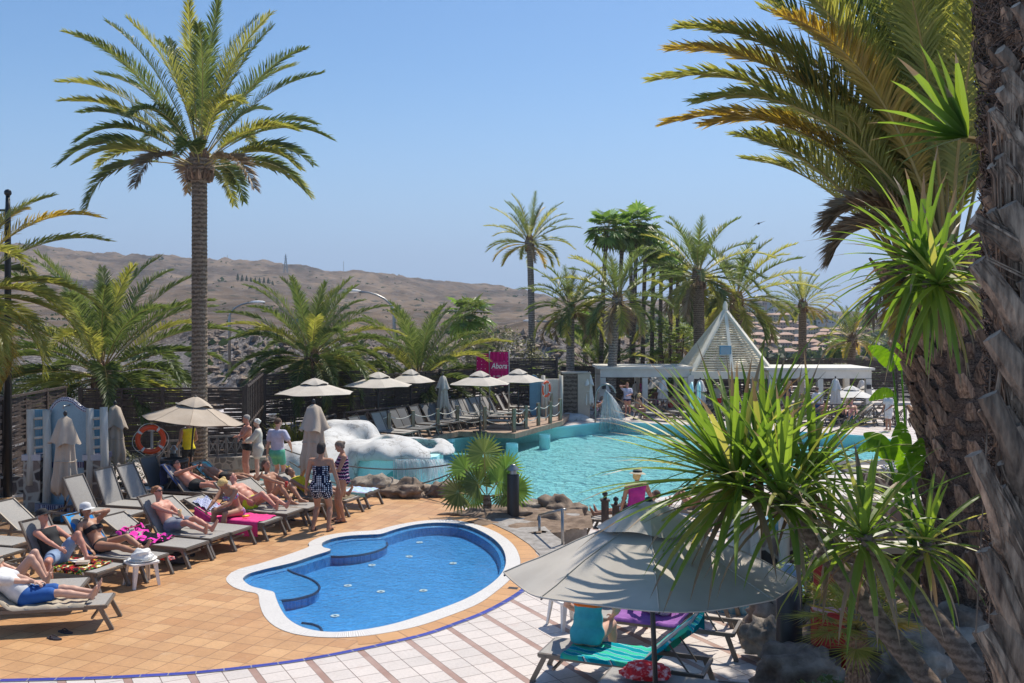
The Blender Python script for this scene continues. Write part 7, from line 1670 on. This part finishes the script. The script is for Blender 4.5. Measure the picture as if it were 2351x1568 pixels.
for (c, ax, n, L, w_, sp_, lo, bk) in ros:
    mb = MB(); rosette(mb, Q(c[0], c[1], c[2]*KD), ax, n, L*KD*.97, w_*KD*1.02, rng, sp_, lo, bk); mb.build('leaf_rosette', SM, dt, world=True)
# second spiky plant branching from behind the trunks, upper right
yt = thing('yucca_tree', 'spiky leaved yucca head leaning out left from behind the shaggy trunks', 'tree', Vector((Q(2230, 690, 8.0).x+.9, 8.0, 0)))
P = catmull([V3((yt.location.x, 8, 0)), Q(2330, 1000, 8.0), Q(2250, 700, 8.0), Q(2190, 665, 7.9), Q(2120, 632, 7.8)], 4, False); MB().tube(P, [lerp(.13, .06, i/(len(P)-1)) for i in range(len(P))], 10).build('trunk', M['bark_dragon'], yt, True, True)
P = catmull([Q(2230, 690, 8.0), Q(2180, 690, 7.7), Q(2130, 650, 7.5)], 4, False); MB().tube(P, .05, 10).build('limb', M['bark_dragon'], yt, True, True)
for (c, ax, n, L) in (((2112, 600, 7.7), (-.6, -.1, .5), 95, 1.0), ((2150, 645, 7.4), (-.4, -.3, .5), 45, .8)):
    mb = MB(); rosette(mb, Q(*c), ax, n, L, .055, rng, 1.0, -1.2, 1.1); mb.build('leaf_rosette', SM, yt, world=True)
fl_ = thing('fan_leaf_plant', 'large bright fan leaf with separate pointed fingers sticking out beside the right trunk', 'plant', Q(2216, 318, 5.4)); fl_.location = Q(2290, 330, 5.5)
mb = MB(); c = Q(2214, 318, 5.3)
for i, (dx, dy) in enumerate([(-150, -180), (-165, -128), (-205, -62), (-222, -30), (-216, 10), (-178, 38), (-140, 60), (-100, -210), (-60, -195), (-45, -120), (-20, -190)]):
    e = Q(2214+dx, 318+dy, 5.3-.1*rng.random()); d = e-c; strap(mb, c, d+Vector((0, 0, d.length*.14)), d.length*1.04, .1 if i < 7 else .07, .35, rng, 8, 0, .12)
mb.build('leaf_blade', SM, fl_, world=True); MB().tube([c, Q(2290, 330, 5.5)], .02, 6).build('leaf_stalk', M['rachis'], fl_, False, True)
# ---- feather crown in the upper right, from the two shaggy trunks
def shaggy(base, top, r0, r1, label, nb, size, fibres, seed):
    p = thing('date_palm', label, 'palm tree', base); h = top.z-base[2]; ln = ((top.x-base[0])/h, (top.y-base[1])/h); rng = random.Random(seed)
    tb, tl = palm_trunk(h, r0, r1, ln, 24, .16, None, seed, .07); tb.build('trunk', M['fibre'], p, True)
    mb = MB(); boots(mb, -.0, h*.98, r0, r1, nb, size, rng, .55, .75, cut=0)
    for i, v in enumerate(mb.v): t = max(0, min(v[2]/h, 1)); mb.v[i] = (v[0]+ln[0]*t*t*h, v[1]+ln[1]*t*t*h, v[2])
    mb.build('leaf_bases', [M['boot'], M['boot_end']], p)
    fb = MB()
    for i in range(fibres):
        z = rng.random()*h; a = rng.uniform(0, 2*PI); t = z/h; r = lerp(r0, r1, t)*rng.uniform(1.0, 1.12); c = Vector((ln[0]*t*t*h, ln[1]*t*t*h, z)); L = rng.uniform(.06, .2); sg = rng.choice((-1, 1)); pts = []
        for k in range(4): aa = a+sg*k*L/r/3; rr = r+.02*math.sin(k*1.6+i); pts.append(c+Vector((math.cos(aa)*rr, math.sin(aa)*rr, (k*.35*L/3)*rng.uniform(-1, 1.4))))
        fb.tube(pts, rng.uniform(.0025, .006), 3, False)
    fb.build('fibres', M['fibre'], p); return p, tl
def base_at(x, Y, z=.1): return Vector((Xr(x, Y), Y, z))
sa, ta = shaggy(base_at(2235, 14.9), Q(2082, 600, 14.4), .66, .4, 'shaggy date palm trunk leaning left, left one of the close pair', 210, .3, 2600, 41)
sb_, tb_ = shaggy(base_at(2265, 13.8), Q(2178, 560, 13.6), .64, .44, 'shaggy date palm trunk, right one of the close pair behind the big trunk', 210, .32, 2600, 42)
def fr_at(mb, c, az, el, L, dr, mi, vee=.35, nl=150, ll=.68, side=0): frond(mb, c, az, el, L, dr, nl, ll, .028, mi, rng, side, vee, rw=.028)
mb = MB(); rng = random.Random(77); tl = tb_
for (az, el, L, dr, mi) in [(PI-.05, .98, 4.5, 1.4, 1), (PI+.12, 1.1, 4.6, 1.35, 1), (PI-.25, .9, 4.1, 1.35, 2), (PI+.3, .9, 4.0, 1.4, 1), (PI+.05, 1.22, 4.7, 1.1, 0), (PI-.15, 1.32, 4.8, .9, 1), (PI*.8, 1.38, 4.6, .6, 0), (PI*1.3, 1.3, 4.4, .7, 1), (PI*1.5, 1.2, 4.4, .8, 0), (PI*.5, 1.1, 4.4, .9, 1), (PI*.65, .95, 4.2, 1.1, 1), (PI*1.65, 1.0, 4.2, .9, 0), (0, 1.1, 4, 1.0, 0), (PI*.3, .8, 4, 1.2, 1), (PI*1.8, .7, 4, 1.3, 0), (PI*1.2, 1.0, 4.2, 1.2, 2), (PI*1.12, 1.2, 4.5, 1.0, 1), (PI*.9, 1.25, 4.7, 1.0, 1), (PI*1.4, 1.05, 4.2, 1.1, 1), (PI*1.05, 1.38, 4.8, .7, 0), (PI*1.25, 1.25, 4.6, .8, 1), (PI*.75, 1.25, 4.5, .9, 1), (PI*1.06, .75, 1.7, 1.9, 3), (PI*.95, .55, 1.5, 2.1, 3), (PI*1.35, 1.35, 4.6, .5, 1), (PI*1.15, 1.45, 4.8, .4, 1), (PI*.6, 1.35, 4.6, .5, 0), (PI*1.75, 1.35, 4.6, .5, 0), (PI*1.02, 1.16, 4.2, 1.25, 2), (PI*1.2, 1.35, 4.5, .7, 1), (PI*.88, 1.1, 4.6, 1.2, 1), (PI*1.0, 1.3, 4.9, .95, 1), (PI*1.1, 1.28, 4.9, .9, 0), (PI*.95, 1.42, 5.0, .6, 1), (PI*.85, 1.45, 5.0, .5, 1), (PI*1.18, 1.12, 4.6, 1.1, 1), (PI*1.02, 1.02, 4.5, 1.3, 2), (PI*1.3, 1.1, 4.4, 1.1, 1), (PI*1.45, 1.4, 4.8, .5, 1), (PI*1.25, 1.48, 5, .3, 0), (PI*.7, 1.45, 5, .3, 1), (PI*.5, 1.4, 5, .4, 1), (PI*.9, .98, 3.6, 1.4, 2)]:
    fr_at(mb, (math.cos(az)*.2, math.sin(az)*.2, 0), az+rng.uniform(-.06, .06), el+.02, L*1.07, dr, mi)
o = mb.build('crown', [M[k] for k in LM], sb_); o.location = tl
mb = MB(); rng = random.Random(78)
for i in range(26):
    az = i*2.4; el = 1.45-.6*i/26; fr_at(mb, (math.cos(az)*.15, math.sin(az)*.15, 0), az, el, 3.3*rng.uniform(.85, 1.05), .9, 1 if i % 3 else 0, nl=110)
for i in range(6): az = PI*rng.uniform(.8, 1.5); fr_at(mb, (0, 0, -.1), az, -.3-.12*i, 1.15, 1.2, 3 if i % 2 else 2, nl=40, ll=.4)
o = mb.build('crown', [M[k] for k in LM], sa); o.location = ta
# ---- the huge trunk filling the right edge
bx_ = base_at(2530, 5.05, .1); tp_ = Q(2478, -260, 4.9)
p = thing('palm_trunk', 'huge shaggy palm trunk with split leaf bases filling the right edge', 'palm tree', bx_); h = tp_.z-.1; rng = random.Random(90)
lnx = (tp_.x-bx_[0])/h
tbm, tl = palm_trunk(h, .47, .36, (lnx, 0), 40, .2, None, 9, .05)
def cx_at(z): t = z/h; return lnx*t*t*h
tbm.build('trunk', M['fibre'], p, True)
big = MB()
boots(big, .1, h*.97, .47, .36, 800, .17, rng, .7, .7, cut=0)
for i, v in enumerate(big.v): big.v[i] = (v[0]+cx_at(max(0, min(v[2], h))), v[1], v[2])
big.build('leaf_bases', [M['boot'], M['boot_end']], p)['kind'] = 'stuff'
lg = MB(); fbx = MB()
def stub(x0, y0, x1, y1, Y0, Y1, w0, w1, th=.05):
    a, b = Q(x0, y0, Y0)-bx_, Q(x1, y1, Y1)-bx_; d = (b-a).normalized(); s_ = d.cross(Vector((0, 1, 0))).normalized(); n_ = s_.cross(d); vs = []
    for t in [i/7 for i in range(8)]:
        c = a.lerp(b, t)-n_*.05*math.sin(t*3); ww = lerp(w0, w1, t)*(1+.1*math.sin(t*9+x0)); tt = lerp(th, th*.5, t)
        vs += [c-s_*ww*.5, c-s_*ww*.3-n_*tt, c+s_*ww*.05-n_*tt*1.15, c+s_*ww*.34-n_*tt*.8, c+s_*ww*.5, c+n_*tt*.6]
    fs = [(k*6+i, k*6+(i+1) % 6, (k+1)*6+(i+1) % 6, (k+1)*6+i) for k in range(7) for i in range(6)]
    lg.cur = 0; lg.add(vs, fs); lg.cur = 1; lg.add(vs[-6:], [(0, 1, 2, 3, 4, 5)])
for (x0, y0, x1, y1, w0, w1) in [(2330, 1300, 2232, 1040, .14, .07), (2380, 1180, 2265, 905, .16, .08), (2420, 1000, 2275, 770, .16, .09), (2380, 820, 2240, 600, .15, .08), (2420, 700, 2310, 470, .16, .09), (2360, 600, 2228, 505, .1, .06), (2440, 1250, 2320, 980, .16, .09), (2480, 1100, 2350, 830, .15, .09), (2400, 1420, 2285, 1120, .16, .08), (2370, 1560, 2255, 1260, .15, .07), (2440, 1560, 2310, 1230, .16, .08), (2500, 1480, 2380, 1180, .15, .08), (2460, 900, 2350, 640, .15, .08), (2390, 1640, 2290, 1400, .15, .08), (2330, 1620, 2250, 1440, .12, .07)]:
    stub(x0, y0, x1, y1, 4.62, 4.55, w0*1.15, w1*1.2)
for i in range(60):
    x = rng.uniform(2270, 2400); y = rng.uniform(-60, 1500); l = rng.uniform(45, 110); stub(x+l*.35, y+l, x, y, 4.68, 4.58, .1, .06, .035)
for i in range(0, len(lg.v)-47, 48):
    blk = [Vector(q_) for q_ in lg.v[i:i+48]]
    if (blk[0]-blk[42]).length < .25: continue
    for k in range(12):
        c_ = rng.random()*4; a_ = int(c_); f_ = c_-a_; j0 = rng.randint(0, 3); j1 = rng.randint(j0+2, 7)
        fbx.tube([blk[j*6+a_].lerp(blk[j*6+(a_+1) % 6], f_)+Vector((rng.uniform(-.006, .006), -.004, rng.uniform(-.006, .006))) for j in range(j0, j1+1)], rng.uniform(.0025, .006), 3, False)
fbx.build('bark_strips', M['boot'], p)
lg.build('split_leaf_bases', [M['boot'], M['boot_end']], p)
fb = MB()
for i in range(9500):
    z = rng.random()*h; a = rng.uniform(PI*.75, PI*1.75); r = lerp(.5, .39, z/h)*rng.uniform(1.0, 1.1); L = rng.uniform(.08, .3); sg = rng.choice((-1, 1)); s0 = rng.uniform(-.6, 1.0); pts = []
    for k in range(4): aa = a+sg*k*L/r/3; rr = r+.025*math.sin(k*1.6+i); pts.append(Vector((cx_at(z)+math.cos(aa)*rr, math.sin(aa)*rr, z+k*s0*L/3+.02*math.sin(k*2+i))))
    fb.tube(pts, rng.uniform(.0015, .0045), 3, False)
fb.build('fibres', M['fibre'], p)
# ---- strelitzia / banana leaves
def banana(base, leaves, label, seed):
    p = thing('strelitzia', label, 'plant', base); rng = random.Random(seed)
    for (x, y, L, wd, az, el) in leaves:
        tip0 = Q(x, y, base[1]+rng.uniform(-.3, .3)); st = catmull([Vector(base), Vector(base).lerp(tip0, .5)+Vector((0, 0, .25)), tip0], 4, False)
        MB().tube(st, [lerp(.03, .012, i/(len(st)-1)) for i in range(len(st))], 6).build('leaf_stalk', M['banana_green'], p, True, True)
        mb = MB(); d = Vector((math.cos(el)*math.cos(az), -.25, math.sin(el))).normalized(); c = tip0; sd0 = d.cross(Vector((0, -1, .35))).normalized()
        n = 16
        for s_ in (-1, 1):
            c = tip0.copy(); dd = d.copy()
            for k in range(n):
                t0, t1 = k/n, (k+1)/n; w0 = wd*math.sin(PI*min(t0*.92+.06, 1))**.7; w1_ = wd*math.sin(PI*min(t1*.92+.06, 1))**.7; c1 = c+dd*L/n; g = .88 if rng.random() < .3 else 1.0
                o0 = c+sd0*s_*w0+Vector((0, 0, -.1*w0)); o1 = c1.lerp(c, 1-g)+sd0*s_*w1_*g+Vector((0, 0, -.1*w1_)); mb.add([c, c1, o1, o0], [(0, 1, 2, 3)]); c = c1; dd = (dd+Vector((0, 0, -.07))).normalized()
        mb.build('leaf_blade', M['banana_green'], p, world=True)
banana(base_at(2095, 15.5, .2), [(2050, 850, .7, .13, PI*.75, .9), (2070, 850, .8, .15, PI*.55, 1.1), (2052, 905, .5, .1, PI*.8, .3)], 'tall strelitzia with torn bright leaves left of the shaggy trunks, upper plant', 1)
banana(base_at(2110, 14.5, .2), [(2070, 1080, .9, .17, PI*.6, 1.2), (2045, 1060, .8, .15, PI*.72, .9), (2090, 1120, .9, .16, PI*.5, 1.3), (2030, 1030, .5, .11, PI*.9, .5), (2060, 1150, .7, .13, PI*.45, 1.2)], 'lower strelitzia clump with broad upright leaves beside the right pool lobe', 2)
# ---- low plants of the bottom right bed
q = base_at(1970, 9.6, .12); cp = thing('fan_palm', 'shaggy small fan palm with needle like golden green leaves in the bottom right bed', 'palm tree', q)
top = Q(1966, 1440, 9.6); tb3, tl3 = palm_trunk(top.z-.12, .13, .1, ((top.x-q.x)/(top.z-.12), 0), 14, .06, None, 5, .12); tb3.build('trunk', M['boot'], cp)
rng = random.Random(55); mb = MB()
for i in range(30):
    az = i*2.4; el = 1.2-1.5*i/30; d = Vector((math.cos(el)*math.cos(az), math.cos(el)*math.sin(az), math.sin(el))); c = d*.38*rng.uniform(.8, 1.15); mb.cur = 4; mb.tube([(0, 0, 0), c], .006, 3, False)
    mb.cur = 0
    up_ = (d+Vector((0, 0, -.2))).normalized(); n_ = up_.cross(Vector((-math.sin(az), math.cos(az), 0))); fan(mb, c, n_, up_, .36, 22, 4.0, 1 if i % 3 else 2, rng, split=.3, droop=.08)
o = mb.build('crown', [M['fan_green'], M['palm_olive'], M['palm_gold'], M['palm_dry'], M['rachis']], cp); o.location = tl3
tuft(base_at(2010, 9.4, .1), 200, .5, 'bright green grassy tuft at the bottom edge beside the shaggy small palm', 'bush_lime', 6, .3, .012)
tuft(base_at(2140, 8.8, .1), 150, .4, 'dark green grassy tuft at the bottom between the leaning stems', 'palm_green', 7, .3, .01)
bush('leafy_plant', base_at(1895, 9.9, .1), [(0, 0, .45, .3, .25, .25), (-.15, 0, .15, .3, .25, .2), (.3, 0, .25, .2, .2, .2)], 900, .1, 'bush_green', 'low broad leaved green plant in front of the red posts', 'plant', seed=8)
bush('leafy_plant', base_at(1830, 13.5, .1), [(0, 0, .6, .35, .3, .45), (.3, 0, .9, .3, .3, .35)], 1500, .09, 'bush_lime', 'green shrub beside the tall dark bollard', 'plant', seed=9)
# ---- stepped stone planters behind the dragon tree
pl = thing('stone_planter', 'stepped rubble stone planter with beige caps and black gravel behind the dragon tree', 'planter', base_at(2000, 17.5, 0))
for (x0, x1, Y, zt_, th) in ((1880, 2200, 16.2, .55, .4), (1950, 2240, 18.0, 1.0, .4), (1980, 2240, 20.0, 1.25, .4)):
    X0, X1 = Xr(x0, Y), Xr(x1, Y); MB().box(((X0+X1)/2, Y, zt_/2-.2), (X1-X0, th, zt_+.4)).build('stone_wall', M['rubble'], pl, False, True)
    MB().box(((X0+X1)/2, Y-.02, zt_+.05), (X1-X0+.1, th+.1, .1)).build('cap', M['cream_plaster'], pl, False, True)
MB().box((Xr(2100, 20.9), 20.9, 1.2), (3.4, 1.6, .05)).build('gravel_bed', M['black_gravel'], pl, False, True)
mat('flower_orange', (.85, .2, .01), .6, (.9, .5, .02), 20)
for (x, y, Y, lb, mm) in ((2085, 1150, 20.5, 'orange flower clump on the black gravel bed', 'flower_orange'), (2045, 1090, 19.5, 'blue violet flowers beside the strelitzia', 'cl_lavender')):
    p_ = Q(x, y, Y); f_ = thing('flower_clump', lb, 'flowers', p_); rng = random.Random(int(x)); mb = MB(); leaf_cloud(mb, [(0, 0, .05, .25, .2, .2)], 380, .06, rng); mb.build('foliage', M['bush_green'], f_)
    mb = MB()
    for i in range(70): mb.ell((rng.gauss(0, .13), rng.gauss(0, .1), .12+rng.gauss(0, .07)), .022, 5)
    mb.build('blossoms', M[mm], f_)
rng = random.Random(61)
crumple('cushion', Q(2010, 1122, 20.2), (.35, .25, .16), 'cloth_orange', 'orange cushion lying beside the planter behind the strelitzia', 'cushion', 9)
# ================================================================ TOWN, LAMPS, FAR THINGS
cols_ = {'house_cream': (.62, .53, .4), 'house_pink': (.6, .46, .37), 'house_white': (.6, .58, .54), 'house_ochre': (.5, .36, .2)}
for k_, c in cols_.items(): mat(k_, c, .9, tuple(q*.9 for q in c), 1)
mat('roof_tile', (.46, .29, .21), .9, (.54, .37, .28), 2); mat('window_dark', (.05, .05, .06), .3)
hrng = random.Random(19)
def house(x, y, Y, w_, h_, m, label, gable=True, fl=1):
    p_ = Q(x, y, Y); b_ = thing('house', label, 'house', (p_.x, Y, p_.z), hrng.uniform(-.3, .3), 'houses of the hillside town'); W = w_*Y/F; Hh = h_*Y/F; D_ = W*.7
    MB().box((0, 0, Hh/2-3), (W, D_, Hh+6)).build('walls', M[m], b_)
    if gable: MB().add([(-W*.55, -D_*.58, Hh), (W*.55, -D_*.58, Hh), (W*.55, D_*.58, Hh), (-W*.55, D_*.58, Hh), (-W*.2, 0, Hh+W*.17), (W*.2, 0, Hh+W*.17)], [(0, 1, 5, 4), (1, 2, 5), (2, 3, 4, 5), (3, 0, 4), (3, 2, 1, 0)]).build('roof', M['roof_tile'], b_)
    else: MB().box((0, 0, Hh+.2), (W*1.02, D_*1.02, .5)).build('roof', M[m], b_)
    n = max(2, int(w_/7))
    for f_ in range(fl):
        for i in range(n): MB().box((lerp(-W*.4, W*.4, (i+.5)/n), -D_/2-.02, Hh*(f_+.5)/fl), (W*.35/n, .12, Hh*.4/fl)).build('window', M['window_dark'], b_)
mt = [('house_cream', 'cream'), ('house_pink', 'pink'), ('house_ochre', 'ochre'), ('house_white', 'white')]
rows_h = [(702, 1690, 1800, 9, 430, 14, 10, 3), (716, 1700, 1830, 9, 380, 15, 10, 3), (735, 1705, 1830, 7, 330, 26, 15, 0), (752, 1700, 1850, 7, 300, 24, 13, 1), (768, 1690, 1990, 11, 270, 30, 15, 0), (782, 1700, 1990, 10, 245, 34, 14, 2), (800, 1720, 1990, 9, 215, 36, 15, 1), (816, 1760, 1960, 6, 190, 38, 12, 0), (742, 1850, 1980, 6, 350, 16, 9, 3), (728, 1860, 2010, 6, 420, 12, 7, 3)]
ordn = ['first', 'second', 'third', 'fourth', 'fifth', 'sixth', 'seventh', 'eighth', 'ninth', 'tenth', 'eleventh']
for ri, (y, x0, x1, n, Y, w_, h_, c) in enumerate(rows_h):
    for i in range(n):
        mm, cn = mt[c if hrng.random() < .7 else hrng.randrange(4)]; x = lerp(x0, x1, (i+.5)/n)+hrng.uniform(-4, 4)
        house(x, y+hrng.uniform(-2, 3)+2, Y+hrng.uniform(-8, 8), w_*hrng.uniform(.85, 1.15), h_*hrng.uniform(.85, 1.2), mm, '%s house, %s from the left in row %s of the hillside town' % (cn, ordn[i], ordn[ri]), c != 3, 2 if h_ > 12 else 1)
# trees between the houses and scrub on the slopes
rng = random.Random(3)
mb = MB(); leaf_cloud(mb, [], 0, 1, rng) if False else None
for i in range(420):
    x = rng.uniform(1440, 2120); Y = rng.uniform(120, 460); X = (x-HX)*Y/F; z = terr(X, Y); s_ = rng.uniform(1.0, 2.6)*(Y/250)**.4
    for k in range(26): d = Vector((rng.gauss(0, .45), rng.gauss(0, .45), abs(rng.gauss(.4, .35))))*s_; a = Vector((rng.gauss(0, 1), rng.gauss(0, 1), rng.gauss(0, 1))).normalized()*s_*.4; b = a.cross(Vector((rng.gauss(0, 1), 1, rng.gauss(0, 1)))).normalized()*s_*.3; c = Vector((X, Y, z))+d; mb.add([c-a, c-b, c+a, c+b], [(0, 1, 2, 3)])
o = mb.build('town_greenery', M['palm_dark']); tag(o, 'dark green trees and shrubs between the houses of the far town', 'trees', kind='stuff')
mb = MB()
for i in range(3600):
    x = rng.uniform(-700, 1750); Y = 72*math.exp(rng.random()*math.log(880/72)); X = (x-HX)*Y/F
    if fbm(X*.015, Y*.015, 9, 3) < .08 and rng.random() < .9: continue
    z = terr(X, Y); s_ = rng.uniform(.15, .6)*(2.4 if rng.random() < .12 else 1)*(Y/150)**.5
    for k in range(5): d = Vector((rng.gauss(0, .4), rng.gauss(0, .4), abs(rng.gauss(.15, .3))))*s_; a = Vector((rng.gauss(0, 1), rng.gauss(0, .5), rng.gauss(0, .4))).normalized()*s_*.55; c = Vector((X, Y, z))+d; mb.add([c-a, c+Vector((0, 0, -s_*.3)), c+a, c+Vector((0, 0, s_*.4))], [(0, 1, 2, 3)])
o = mb.build('hill_scrub', M['palm_dark']); tag(o, 'low dark scrub dotted over the dry hills', 'scrub', kind='stuff')
bm = bmesh.new()
mb = MB()
tb_ = bmesh.new(); bmesh.ops.create_icosphere(tb_, subdivisions=1, radius=1); icv = [v.co.copy() for v in tb_.verts]; icf = [tuple(v.index for v in f.verts) for f in tb_.faces]; tb_.free()
for i in range(3000):
    x = rng.uniform(440, 1470); Y = rng.uniform(62, 128); X = (x-HX)*Y/F; z = terr(X, Y); s_ = rng.uniform(.12, .38)*(2.2 if rng.random() < .12 else 1); sc_ = (rng.uniform(.7, 1.4), rng.uniform(.7, 1.4), rng.uniform(.5, 1.1))
    mb.add([Vector((v.x*sc_[0], v.y*sc_[1], v.z*sc_[2]))*s_*rng.uniform(.65, 1.25)+Vector((X, Y, z)) for v in icv], icf)
o = mb.build('rock_debris', M['rock']); tag(o, 'loose grey lava rocks covering the embankment beyond the fence', 'rocks', kind='stuff')
# belt of low green behind the fences
for i, (x, Y, w_, h_, m, lb) in enumerate([(820, 52, 5, 2.6, 'bush_green', 'dense green shrubs between the two bushy palms behind the fence'), (330, 40, 3, 1.2, 'palm_dark', 'dark green shrubs low behind the left fence'), (640, 62, 3, 1.5, 'bush_grey', 'grey green scrub behind the fence corner'), (1340, 66, 4, 1.5, 'bush_green', 'green shrubs behind the service box'), (1900, 75, 7, 2.2, 'bush_grey', 'grey green shrubs behind the right fence, left part'), (2050, 72, 6, 2.6, 'bush_green', 'dark green hedge behind the right fence near the big trunks'), (1780, 78, 5, 2.0, 'bush_lime', 'light green shrubs right behind the pyramid'), (60, 60, 6, 2.2, 'palm_dark', 'dark bushes beyond the left fence')]):
    z0 = terr(Xr(x, Y), Y) if Y > 60 else -1.3
    bush('shrubs', (Xr(x, Y), Y, z0), [(-w_*.5, 0, h_*.5, w_*.35, 1.4, h_*.5), (0, 0, h_*.6, w_*.4, 1.4, h_*.6), (w_*.5, 0, h_*.45, w_*.35, 1.4, h_*.5)], 6500, .26, m, lb, 'shrub', seed=30+i)
# street lamps
def street_lamp(x, ytop, Y, side, label):
    z0 = terr(Xr(x, Y), Y); t = Q(x, ytop, Y); p = thing('street_lamp', label, 'street lamp', (t.x, Y, z0), 0, 'curved street lamps on the road')
    k = 90*Y/F*side; hgt = t.z-z0; pts = [(0, 0, 0), (0, 0, hgt*.8)]+[(k*(1-math.cos(a)), 0, hgt*.8+hgt*.2*math.sin(a)) for a in [PI/2*i/6 for i in range(1, 7)]]
    MB().tube(pts, [.11]*2+[.07]*6, 8).build('pole', M['metal_grey'], p, True); e = Vector(pts[-1])
    MB().ell(e+Vector((k*.2, 0, .05)), (.6, .2, .12), 10).build('lamp_head', M['plastic_white'], p, True)
street_lamp(527, 695, 75, .6, 'curved grey street lamp right of the tall palm trunk'); street_lamp(905, 670, 62, -.9, 'curved street lamp rising above the bushy palms in the middle'); street_lamp(1313, 738, 85, -.9, 'curved street lamp between the slender palm and the medium palm')
p = thing('street_lamp', 'dark post with ball finial and side arm at the left edge', 'street lamp', base_at(18, 24, -1.2)); t = Q(18, 450, 24)
MB().tube([(0, 0, 0), (0, 0, t.z+1.2-.6), (0, 0, t.z+1.2)], [.11, .07, .05], 10).build('pole', M['dark_metal'], p, True); MB().ell((0, 0, t.z+1.28), .09, 10).build('finial', M['dark_metal'], p, True)
MB().bar((0, 0, t.z+1.2-.35), (-1.2, 0, t.z+1.2-.35), .05).build('arm', M['dark_metal'], p)
# pylons and masts on the ridge
def pylon(x, yt, yb, Y, label, lattice=True):
    a, b_ = Q(x, yb+6, Y), Q(x, yt, Y); p = thing('pylon', label, 'pylon', a, 0); h = b_.z-a.z; mb = MB(); w_ = h*.12 if lattice else .25
    if lattice:
        for sx_, sy_ in ((-1, -1), (1, -1), (1, 1), (-1, 1)): mb.bar((sx_*w_, sy_*w_, -2), (0, 0, h), .3)
        for k in range(6):
            t = k/6; t2 = (k+1)/6; mb.bar((-w_*(1-t), -w_*(1-t), h*t), (w_*(1-t2), -w_*(1-t2), h*t2), .2); mb.bar((w_*(1-t), -w_*(1-t), h*t), (-w_*(1-t2), -w_*(1-t2), h*t2), .2)
        for t in (.7, .85): mb.bar((-w_*.9, 0, h*t), (w_*.9, 0, h*t), .25)
    else: mb.bar((0, 0, -1), (0, 0, h), .35)
    mb.build('mast', M['metal_grey'], p)
pylon(656, 583, 612, 600, 'lattice pylon on the hill right of the tall palm'); pylon(789, 600, 622, 860, 'thin mast on the ridge above the bushy palms', False); pylon(522, 585, 598, 860, 'thin mast on the ridge just right of the tall palm', False); pylon(1281, 722, 746, 240, 'small lattice pylon between the palms in the middle')
# cypress row on the hill
for i in range(9):
    Y = 520+i*4; x = 546+i*10; X = Xr(x, Y); z = terr(X, Y); p = thing('cypress', ordn[i]+' dark cypress from the left in the row on the hill', 'tree', (X, Y, z), 0, 'row of dark cypresses on the hill'); mb = MB()
    for k in range(60): a = rng.uniform(0, 2*PI); t = rng.random(); r = .7*(1-t)**.6; c = Vector((math.cos(a)*r, math.sin(a)*r, t*3.2)); mb.add([c-Vector((.25, 0, .2)), c+Vector((.25, 0, -.2)), c+Vector((0, 0, .5))], [(0, 1, 2)])
    mb.build('crown', M['palm_dark'], p); MB().tube([(0, 0, -1), (0, 0, 1)], .2, 5).build('trunk', M['bark_slim'], p)
# the bird
p = thing('bird', 'small dark bird flying in the open sky left of the big fronds', 'bird', Q(1742, 513, 40)); mb = MB(); mb.ell((0, 0, 0), (.05, .14, .045), 8)
mb.add([(0, .04, .02), (.32, .02, .12), (.1, -.05, .02)], [(0, 1, 2)]); mb.add([(0, .04, .02), (-.28, .0, -.14), (-.08, -.05, .0)], [(0, 1, 2)]); mb.add([(0, -.1, 0), (.05, -.24, 0), (-.05, -.24, 0)], [(0, 1, 2)]); mb.build('body', M['dark_metal'], p)
# blue road sign and low white road barrier
p = Q(684, 742, 140); sg_ = thing('road_sign', 'small blue road sign seen between the palms in the middle', 'sign', (p.x, 140, terr(p.x, 140))); MB().box((p.x, 140, p.z), (1.9, .1, 1.3)).build('panel', M['cl_blue'], sg_, False, True); MB().bar((p.x, 140.1, terr(p.x, 140)-.5), (p.x, 140.1, p.z), .12).build('post', M['metal_grey'], sg_, False, True)
# haze
hz = MB().box((0, 2200, 140), (7000, 5200, 330)); hz.v = [(x, y, max(z, -24) if z < 0 else z) for x, y, z in hz.v]
m = bpy.data.materials.new('haze_mat'); m.use_nodes = True; nt = m.node_tree; nt.nodes.remove(nt.nodes['Principled BSDF']); pv = nt.nodes.new('ShaderNodeVolumePrincipled'); pv.inputs['Color'].default_value = (.62, .74, .92, 1); pv.inputs['Density'].default_value = .00026; pv.inputs['Anisotropy'].default_value = .2
nt.links.new(pv.outputs[0], nt.nodes['Material Output'].inputs[1]); M['haze_mat'] = m
HZ = hz.build('haze', m); HZ['kind'] = 'stuff'; tag(HZ, 'thin bluish haze over the valley and the hills', 'haze')
